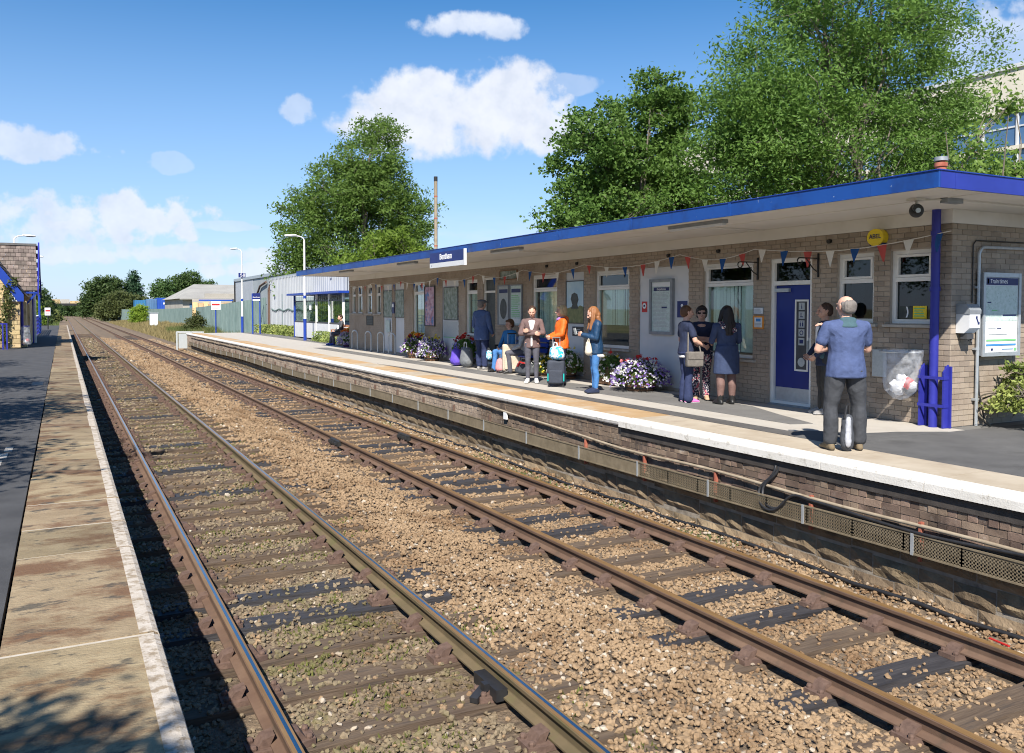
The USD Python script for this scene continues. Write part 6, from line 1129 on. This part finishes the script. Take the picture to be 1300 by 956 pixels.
# ------------------------------------------------------------------ fence, shelter, signs, lamps
fence = thing('palisade_fence', 'long green grey steel palisade fence behind the verge, right of the line', 'fence', (12.9, 62, -1))
PTS = np.array([(12.9, 62.2, 2.45), (13.4, 78, 2.2), (15.0, 110, 1.85), (16.0, 150, 1.65), (13.4, 190, 1.55), (9.4, 236, 1.5)]); seg = np.r_[0, np.cumsum(np.linalg.norm(np.diff(PTS[:, :2], axis=0), axis=1))]; s, k, rest = 0.0, 0, G()
while s < seg[-1]:
    x, y, z = [np.interp(s, seg, PTS[:, q]) for q in range(3)]; x2, y2 = [np.interp(s + .05, seg, PTS[:, q]) for q in range(2)]; d = np.array([x2 - x, y2 - y]); d /= np.linalg.norm(d); nn = np.array([d[1], -d[0]])
    h = Geo() if k < 280 else rest; b0 = -1.2
    a, b_, c_ = (np.array([x, y]) - d * .065), np.array([x, y]) - nn * .03, np.array([x, y]) + d * .065
    h.add([(*a, b0), (*b_, b0), (*c_, b0), (*a, z - .06), (*b_, z), (*c_, z - .06)], [(0, 1, 4, 3), (1, 2, 5, 4)]); h.add([(*(a + nn * .004), b0), (*(b_ + nn * .004), b0), (*(c_ + nn * .004), b0), (*(a + nn * .004), z - .06), (*(b_ + nn * .004), z), (*(c_ + nn * .004), z - .06)], [(0, 3, 4, 1), (1, 4, 5, 2)])
    if k < 280: fence.part('pale', h, 'palisade')
    s += .155; k += 1
fence.part('further_pales', rest, 'palisade', kind='stuff')
h = G()
for a, b in zip(PTS[:-1], PTS[1:]):
    for q in (.28, .85): h.bar((a[0] + .04, a[1], -1.1 + (a[2] + 1.1) * q), (b[0] + .04, b[1], -1.1 + (b[2] + 1.1) * q), .04, .06)
fence.part('rail', h, 'palisade')
# waiting shelter
t = thing('waiting_shelter', 'blue framed glass waiting shelter with white lower panels beyond the building', 'shelter', (11.7, 44, 0)); SX, SX2 = 11.70, 13.0
for y in (39.2, 41.6, 44.0, 46.3, 48.7): t.part('post', box(SX - .05, SX + .05, y - .05, y + .05, 0, 2.35), 'blue_paint' if y > 48 else 'white_paint')
for y in (39.2, 48.7): t.part('post', box(SX2 - .05, SX2 + .05, y - .05, y + .05, 0, 2.35), 'blue_paint'); t.part('side_panel', box(SX + .06, SX2 - .06, y - .02, y + .02, .08, .85), 'panel_white'); t.part('side_pane', box(SX + .06, SX2 - .06, y - .006, y + .006, .90, 2.3), 'pane')
for a, b in ((39.2, 41.6), (41.6, 44.0), (44.0, 46.3), (46.3, 48.7)):
    t.part('lower_panel', box(SX - .02, SX + .02, a + .06, b - .06, .06, .86), 'panel_white'); t.part('pane', box(SX - .006, SX + .006, a + .06, b - .06, .95, 2.0), 'pane'); t.part('glazing_bar', Geo().box(SX - .025, SX + .025, a + .06, b - .06, .87, .94).box(SX - .025, SX + .025, a + .06, b - .06, 2.0, 2.06), 'dark_grey'); t.part('back_pane', box(SX2 - .006, SX2 + .006, a + .06, b - .06, .95, 2.2), 'pane'); t.part('back_panel', box(SX2 - .02, SX2 + .02, a + .06, b - .06, .06, .9), 'panel_white')
t.part('roof', box(SX - .35, SX2 + .25, 38.8, 49.2, 2.36, 2.47), 'blue_paint'); t.part('seat', box(SX2 - .5, SX2 - .1, 39.6, 48.3, .44, .48), 'blue_paint'); t.part('notice', box(SX - .03, SX - .022, 45.0, 45.4, 1.55, 1.85), 'paper_white')
# lamp posts
def lamp(label, x, y, h, head, blue=True, base=0.0, grp='platform lamp posts'):
    t = thing('lamp_post', label, 'lamp post', (x, y, base), group=grp); t.part('lower_post', Geo().tube([(x, y, base - .1), (x, y, base + 1.05)], .085, 12), 'blue_paint', smooth=40); t.part('post', Geo().tube([(x, y, base + 1.05), (x, y, h)], [.065, .045], 12), 'white_paint', smooth=40); t.part('collar', Geo().tube([(x, y, base + 1.02), (x, y, base + 1.10)], .092, 12), 'blue_paint'); q = np.linspace(0, math.pi / 2, 6)
    t.part('arm', Geo().tube([(x, y, h - .05)] + [(x + head * .35 * (1 - math.cos(k)), y, h + .22 * math.sin(k)) for k in q] + [(x + head * .6, y, h + .24)], .03, 8), 'white_paint', smooth=50); e = x + head
    t.part('lantern', solid([hull(blob((x + head * .45, y, h + .26), (.05, .07, .05)), blob((x + head * .7, y, h + .24), (.12, .13, .06)), blob((e, y, h + .23), (.06, .10, .045)))], .06, 2), 'white_paint', smooth=50); t.part('diffuser', solid([hull(blob((x + head * .62, y, h + .20), (.06, .09, .03)), blob((x + head * .92, y, h + .20), (.06, .08, .03)))], .06, 1), 'print_grey', smooth=50); t.part('band', Geo().tube([(x, y, base + 2.15), (x, y, base + 2.3)], .075, 10), 'blue_paint')
    return t
lamp('white lamp post with blue foot beside the waiting shelter', 10.99, 43.6, 5.1, -.95); L2 = lamp('white lamp post with blue foot at the far end of the right platform', 10.84, 60.0, 5.45, -.7); L2.part('number_plate', box(10.6, 11.06, 59.86, 59.9, 3.75, 4.05), 'sign_blue'); L2.part('numerals', text('58', .2, (10.69, 59.855, 3.81), (1, 0, 0)), 'letter_white')
lamp('lamp post on the left platform behind the slate roof', -2.2, 52, 5.25, .95); lamp('further lamp post on the left, right of the slate roof', -1.95, 75, 5.4, .68)
for lab, x, y, w, z0, z1, m, pm, two in (('blue station name board on two posts at the far end of the right platform', 11.0, 56, .46, 2.12, 2.62, 'sign_blue', 'blue_paint', True), ('white and red warning sign on a blue post at the right platform end', 9.3, 61.2, .62, 1.55, 2.15, 'paper_white', 'blue_paint', False), ('white and red warning sign on a dark post at the left platform end', -1.05, 76.7, .42, 1.1, 1.7, 'paper_white', 'black_iron', False)):
    t = thing('signboard', lab, 'sign', (x, y, 0)); t.part('board', box(x - w / 2, x + w / 2, y - .02, y + .02, z0, z1), m)
    for q in ((-w / 2, w / 2) if two else (0,)): t.part('post', Geo().tube([(x + q, y + .05, -.3), (x + q, y + .05, z1 - .02)], .045, 10), pm)
    if two: t.part('lettering', text('Bentham', .08, (x, y - .022, z0 + .2), (1, 0, 0), center=True), 'letter_white'); t.part('lower_strip', box(x - w / 2, x + w / 2, y - .024, y - .0205, z0, z0 + .12), 'panel_white')
    else: t.part('warning_band', box(x - w / 2 + .05, x + w / 2 - .05, y - .024, y - .0205, z0 + .30, z0 + .42), 'sign_red'); t.part('text_lines', Geo().box(x - w * .35, x + w * .35, y - .024, y - .0205, z0 + .18, z0 + .21).box(x - w * .35, x + w * .25, y - .024, y - .0205, z0 + .10, z0 + .13), 'sign_red')
t = thing('platform_end_rail', 'white painted timber rail and board at the far end of the right platform', 'barrier', (7.5, 60.1, -.9)); t.part('board', box(6.75, 7.45, 60.0, 60.1, -1.0, -.02), 'print_grey')
for x in (6.65, 7.55, 8.3): t.part('post', box(x - .05, x + .05, 60.12, 60.22, -1.3, .10), 'print_grey')
t.part('rail', Geo().bar((6.65, 60.25, .08), (8.3, 60.25, .05), .05, .08), 'panel_white')
t = thing('equipment_cabinet', 'white trackside equipment cabinet in the dry grass', 'cabinet', (12.0, 138, -1)); t.part('case', box(11.5, 12.6, 137.5, 138.3, -.95, .95), 'panel_white'); t.part('lid', box(11.42, 12.68, 137.42, 138.38, .955, 1.05), 'galvanised'); t.part('door', box(11.54, 12.02, 137.46, 137.495, -.8, .85), 'paper_white'); t.part('door', box(12.06, 12.56, 137.46, 137.495, -.8, .85), 'paper_white')
# ------------------------------------------------------------------ buildings beyond
def ribbed(x, y0, y1, z0, z1, pitch):
    p = []; y = y0
    while y < y1 - pitch * .5: p += [(x, y), (x, y + pitch * .62), (x - .11, y + pitch * .66), (x - .11, y + pitch * .96)]; y += pitch
    p += [(x + .12, y), (x + .12, y0)]; return Geo().prism(Polygon(p).buffer(0), 'z', z0, z1)
t = thing('ribbed_shed', 'white ribbed metal shed behind the waiting shelter', 'building', (13.3, 52, -1)); t.part('side_cladding', ribbed(13.07, 43.5, 61.4, -.5, 3.75, .42), 'cladding'); t.part('core', box(13.19, 15.1, 43.6, 61.3, -1, 3.7), 'cladding'); t.part('roof_edge', Geo().bar((13.06, 43.4, 3.82), (13.06, 61.5, 3.72), .16, .16), 'galvanised'); t.part('corner_post', Geo().tube([(13.0, 61.5, -1), (13.0, 61.5, 3.0), (13.15, 61.3, 3.5)], .13, 8), 'chair_iron'); t.part('roof', box(13.1, 15.2, 43.5, 61.4, 3.72, 3.80), 'shed_roof'); t.part('cable', Geo().tube([(12.97, a, 1.55 + .06 * math.sin(a * 2.4)) for a in np.arange(50, 61, .4)], .05, 5), 'palisade')
t.part('bolted_strip', box(12.96, 13.0, 57.4, 57.5, .1, 2.6), 'palisade')
t = thing('industrial_unit', 'white and grey clad industrial unit behind the fence', 'building', (16, 78, -1)); t.part('white_wall', box(15.5, 15.7, 80.4, 89.7, -1.2, 4.35), 'cladding'); t.part('grey_wall', box(15.52, 15.7, 64.0, 80.39, -1.2, 4.35), 'cladding_grey'); t.part('core', box(15.71, 27, 64.2, 89.5, -1.2, 4.3), 'cladding_grey'); t.part('fascia', box(15.42, 27.1, 63.9, 89.8, 4.351, 4.62), 'galvanised'); t.part('roller_door', box(15.44, 15.515, 68, 73.2, -1.0, 3.4), 'palisade'); t.part('downpipe', Geo().tube([(15.42, 89.3, -1.1), (15.42, 89.3, 4.4)], .07, 8), 'black_iron'); t.part('downpipe', Geo().tube([(15.40, 79.0, -1), (15.40, 79.0, 2.4), (15.35, 76.5, 3.6), (15.35, 74, 3.9)], .09, 8), 'chair_iron')
t = thing('long_shed', 'low stone coloured shed with a shallow grey corrugated roof', 'building', (22, 148, -1)); t.part('front_wall', box(16.4, 26, 140, 140.3, -1.4, 3.2), 'shed_wall'); t.part('side_wall', box(16.4, 16.7, 140.31, 166, -1.4, 3.2), 'shed_wall'); t.part('gable_wall', box(19.6, 26, 139.4, 139.9, -1.4, 4.0), 'shed_wall')
t.part('roof_slope', Geo().add([(15.9, 139.2, 3.2), (27, 139.2, 3.3), (27, 152, 5.7), (19.6, 152, 5.75), (15.9, 139.2, 3.05), (27, 139.2, 3.15), (27, 152, 5.55), (19.6, 152, 5.6)], [(0, 1, 2, 3), (4, 7, 6, 5), (0, 4, 5, 1), (1, 5, 6, 2), (2, 6, 7, 3), (3, 7, 4, 0)]), 'shed_roof'); t.part('roof_slope', Geo().add([(19.6, 152, 5.75), (27, 152, 5.7), (27, 166, 3.3), (15.9, 166, 3.2), (15.9, 139.2, 3.2)], [(0, 1, 2, 3)]).add([(19.6, 152, 5.74), (15.9, 166, 3.19), (15.9, 139.2, 3.19)], [(0, 1, 2)]), 'shed_roof')
t.part('lean_to_roof', box(19.0, 26.5, 137.6, 139.3, 2.75, 2.9), 'roof_felt')
for x in (17.4, 18.6): t.part('window', box(x, x + .7, 139.94, 139.99, 1.4, 2.4), 'tinted_glass')
t = thing('material_store', 'open store of orange stacked materials with a blue roof edge behind the fence', 'building', (17, 116, -1)); r = np.random.default_rng(4); t.part('blue_edge', box(15.4, 19.6, 114.8, 115.0, 2.62, 2.80), 'container_blue'); t.part('rear_wall', box(15.0, 20, 118, 118.2, -1.2, 2.9), 'shed_wall')
for k in range(14): x = 14.8 + (k % 7) * .65; t.part('stack', box(x, x + .6, 115.5 + .3 * (k // 7), 116.6, -1.2 if k < 7 else 1.72, (1.7 if k < 7 else 2.2 + r.uniform(0, .3))), 'stock_orange')
for lab, x0, x1, y, z, m in (('nearest bright blue shipping container with a white mark', 18.3, 21.7, 200, 4.0, 'container_blue'), ('dark blue container in the middle of the row', 16.15, 18.25, 201, 3.75, 'tinted_glass'), ('teal blue container at the left end of the row', 14.0, 16.1, 202, 3.5, 'container_teal')):
    t = thing('shipping_container', lab, 'container', ((x0 + x1) / 2, y, -1)); t.part('body', box(x0, x1, y, y + 6, -.8, z), m)
    for k in range(int((x1 - x0) / .35)): t.part('rib', box(x0 + .1 + k * .35, x0 + .28 + k * .35, y - .05, y - .002, -.6, z - .15), m)
    t.part('corner_post', box(x0 - .05, x0 + .09, y - .06, y + .1, -.85, z + .04), m)
    if x0 > 18: t.part('mark', box(19.4, 20.9, y - .08, y - .055, 2.6, 2.95), 'letter_white')
t = thing('cream_building', 'tall cream building with bands of blue windows behind the ash tree', 'building', (42, 30, 0)); t.part('wall', Geo().box(42, 60, 8, 62, -.1, 7.6).box(42, 60, 8, 62, 9.55, 9.75).box(42, 60, 8, 62, 11.45, 13.55), 'cream_render'); t.part('parapet_cap', box(41.9, 60.1, 7.9, 62.1, 13.551, 13.75), 'panel_white'); t.part('core', box(42.6, 59.8, 8.4, 61.6, 7.5, 11.5), 'room_dark')
for zz in ((7.61, 9.54), (9.76, 11.44)):
    for k in range(30):
        y = 8.1 + k * 1.79; w = t.part('window', box(42.16, 42.22, y + .06, y + 1.72, zz[0] + .04, zz[1] - .04), 'tinted_glass'); w.part('mullion', box(42.08, 42.23, y - .06, y + .055, zz[0], zz[1]), 'panel_white'); w.part('transom', box(42.12, 42.2235, y + .06, y + 1.72, zz[0] + .9, zz[0] + .98), 'panel_white')
# stone building on the left platform
cot = thing('stone_building', 'small yellow stone station building with slate roof and blue bargeboards on the left platform', 'building', (-3.5, 46, 0)); r = np.random.default_rng(3)
gab = Polygon([(-5.9, 0), (-1.55, 0), (-1.55, 2.15), (-1.75, 2.5), (-3.7, 5.1), (-5.9, 2.2)]); cw = cot.part('gable_wall', Geo().prism(gab, 'y', 40.33, 40.5), 'wall_mortar'); row = 0; z = .03
while z < 4.6:
    H = r.uniform(.16, .25); x = -2.95 + r.uniform(-.2, 0)
    while x < -1.56:
        L = r.uniform(.25, .55); x2 = min(x + L, -1.55)
        if x2 - x > .08 and gab.buffer(.02).contains(sbox(x, z, x2, z + H).buffer(-.03)): o = r.uniform(0, .03); cw.part('stone', Geo().box(x + .008, x2 - .008, 40.27 + o, 40.335, z + .008, z + H - .008), 'cottage_stone')
        x = x2
    z += H
cot.part('side_wall', box(-1.75, -1.56, 40.51, 55, 0, 2.2), 'cottage_stone'); cot.part('rear_walls', Geo().box(-5.9, -1.76, 54.8, 55, 0, 2.2).box(-5.9, -5.7, 40.5, 54.79, 0, 2.2), 'cottage_stone')
cot.part('buttress', box(-1.56, -1.35, 41.2, 42.1, 0, 1.95), 'cottage_stone')
cot.part('bargeboard', Geo().bar((-1.36, 40.2, 2.02), (-3.75, 40.2, 5.35), .05, .27, (0, 1, 0)) if False else Geo().prism([(-1.40, 1.92), (-1.40, 2.20), (-3.7, 5.45), (-3.7, 5.08), (-1.62, 1.92)], 'y', 40.12, 40.19), 'blue_paint')
h = G()
def slope(a, b, c, d, rows, cols, part):
    a, b, c, d = (np.array(q, float) for q in (a, b, c, d)); nrm = np.cross(b - a, d - a); nrm /= np.linalg.norm(nrm); nrm *= np.sign(nrm[2])
    for i in range(rows):
        off = .5 * (i % 2)
        for j in range(cols):
            u0, u1 = (j + off) / cols, min(1, (j + 1 + off) / cols - .006)
            if u0 >= 1: continue
            v0, v1 = i / rows, (i + 1.25) / rows; v1 = min(v1, 1); P = lambda u, v: a + (b - a) * u + (d - a) * v + ((c - d) - (b - a)) * u * v; up, lo = .012 + r.uniform(0, .012), .0
            q = [P(u0, v0) + nrm * .035, P(u1, v0) + nrm * .035, P(u1, v1) + nrm * lo, P(u0, v1) + nrm * lo, P(u0, v0) + nrm * up * .3, P(u1, v0) + nrm * up * .3]
            part.add(q, [(0, 1, 2, 3), (4, 5, 1, 0)])
near_ = G(); slope((-2.9, 43.9, 2.42), (-.98, 43.9, 2.42), (-1.08, 46.5, 4.62), (-2.9, 46.5, 4.62), 11, 9, near_); v, f = near_.arr(); 
for k in range(0, len(v) // 6): cot.part('slate', (v[k * 6:k * 6 + 6], f[(f >= k * 6).all(1) & (f < k * 6 + 6).all(1)] - k * 6), 'slate_roof')
slope((-6.4, 43.9, 2.42), (-2.9, 43.9, 2.42), (-2.9, 46.5, 4.62), (-6.4, 46.5, 4.62), 11, 16, h); slope((-1.3, 55.2, 2.1), (-1.3, 40.2, 2.1), (-3.7, 40.2, 5.4), (-3.7, 55.2, 5.4), 12, 50, h); slope((-6.1, 40.2, 2.1), (-6.1, 55.2, 2.1), (-3.7, 55.2, 5.4), (-3.7, 40.2, 5.4), 12, 50, h); slope((-1.0, 49.1, 2.42), (-6.4, 49.1, 2.42), (-6.4, 46.5, 4.62), (-1.0, 46.5, 4.62), 11, 20, h)
cot.part('further_slates', h, 'slate_roof', kind='stuff'); cot.part('ridge', Geo().bar((-1.05, 46.5, 4.66), (-6.3, 46.5, 4.66), .2, .1), 'roof_felt')
cot.part('wing_gable', Geo().prism([(44.2, 0), (48.8, 0), (48.8, 2.3), (46.5, 4.45), (44.2, 2.3)], 'x', -1.555, -1.32), 'cottage_stone'); cot.part('wing_front', box(-2.6, -1.56, 44.25, 44.5, 0, 2.35), 'cottage_stone')
cot.part('bargeboard', Geo().prism([(43.85, 2.2), (43.85, 2.5), (46.5, 4.78), (49.15, 2.5), (49.15, 2.2), (46.5, 4.48)], 'x', -.99, -.93), 'purple_pipe'); cot.part('eaves_bracket', Geo().bar((-1.5, 43.95, 1.75), (-1.02, 43.95, 2.36), .06, .08).box(-1.55, -1.0, 43.9, 43.98, 2.3, 2.38), 'blue_paint'); cot.part('downpipe', Geo().tube([(-1.50, 40.9, .1), (-1.50, 40.9, 2.05)], .05, 8), 'purple_pipe'); cot.part('porch_post', Geo().tube([(-1.18, 46.5, 0), (-1.18, 46.5, 2.4)], .06, 8), 'white_paint'); cot.part('porch_post_band', Geo().tube([(-1.25, 46.3, 0), (-1.25, 46.3, 2.4)], .03, 8), 'purple_pipe')
one('white_notice_board', box(-1.98, -1.62, 40.22, 40.26, 1.92, 2.30), 'paper_white', 'plain white board high on the gable of the stone building', 'sign')
r = np.random.default_rng(6); n = 700; z = r.uniform(.2, 2.9, n); x = -2.05 - .12 * np.sin(z * 2.2) + r.normal(size=n) * .11; x = np.where(z > 2.55, x + (z - 2.4) * .8, x); t = thing('climbing_plant', 'climbing plant growing up the left of the stone gable', 'plant', (-2.1, 40.2, 0)); t.part('stem', Geo().tube([(-2.1, 40.22, 0), (-2.02, 40.22, 1), (-2.15, 40.22, 2), (-1.95, 40.2, 2.9)], .025, 6), 'bark'); t.part('leaves', leaves(np.c_[x, 40.2 - r.uniform(0, .16, n), z], .12, r, .6), 'leaf_olive')
t = thing('litter_bag', 'clear litter bag with a little rubbish hanging on the stone building', 'litter bag', (-1.38, 40.6, .1)); t.part('hoop', Geo().tube([(-1.40 + .17 * math.cos(q), 40.62 + .16 * math.sin(q), .9) for q in np.linspace(0, 2 * math.pi, 17)], .015, 6), 'purple_pipe')
P_ = [(-1.40 + (.16 + .07 * u) * math.cos(q), 40.62 + (.15 + .05 * u) * math.sin(q), .9 - .75 * u) for u in np.linspace(0, 1, 7) for q in np.arange(14) / 14 * 2 * math.pi]; t.part('bag_film', Geo().add(P_, [(j * 14 + i, j * 14 + (i + 1) % 14, (j + 1) * 14 + (i + 1) % 14, (j + 1) * 14 + i) for j in range(6) for i in range(14)]), 'clear_plastic', smooth=60)
for k in range(3): t.part('litter', trimesh.creation.icosphere(1, .09).apply_translation((-1.46 + .07 * k, 40.6, .24 + .03 * k)), ('sign_orange', 'bin_litter', 'flag_red')[k])
t = thing('blue_railing', 'blue metal railing along the left platform beyond the stone building', 'railing', (-1.45, 60, 0))
for y in np.arange(50, 74, 2.4): t.part('post', box(-1.49, -1.41, y - .04, y + .04, 0, 1.15), 'purple_pipe')
for z in (.18, .42, .66, .90, 1.10): t.part('rail', box(-1.475, -1.425, 50, 73.2, z, z + .05), 'purple_pipe')
t = thing('blue_railing', 'short blue railing at the left edge in front of the stone building', 'railing', (-2.0, 39.3, 0))
for x in (-2.12, -1.98): t.part('post', box(x - .025, x + .025, 39.2, 39.26, 0, 1.05), 'purple_pipe')
t.part('rail', box(-3.6, -1.95, 39.21, 39.25, 1.0, 1.05), 'purple_pipe')
t = thing('sign_post', 'tall blue post with a white board standing by the blue railing', 'sign', (-1.35, 64, 0)); t.part('post', Geo().tube([(-1.35, 64, 0), (-1.35, 64, 2.55)], .075, 10), 'blue_paint'); t.part('board', box(-2.1, -1.42, 63.97, 64.03, 1.05, 1.2), 'paper_white')
# road bridge
br = thing('road_bridge', 'iron girder bridge with pale parapets crossing the line in the distance', 'bridge', (3.5, 330, 0)); br.part('girder', box(-9, 16, 329, 331.5, 2.7, 3.45), 'black_iron'); br.part('deck', box(-9, 16, 329.2, 337, 3.46, 3.7), 'dark_grey')
for k in range(9):
    x = -9 + k * 2.8; hh = 4.85 if k in (2, 3, 5, 6, 7) else 4.3; br.part('parapet_panel', box(x + .06, x + 2.74, 329.1, 329.3, 3.47, hh), 'cottage_stone' if k % 3 else 'concrete')
for x in (-6.5, 13.2): br.part('abutment', box(x - 2.5, x + 1.8, 329.2, 337, -1.6, 2.69), 'cottage_stone')
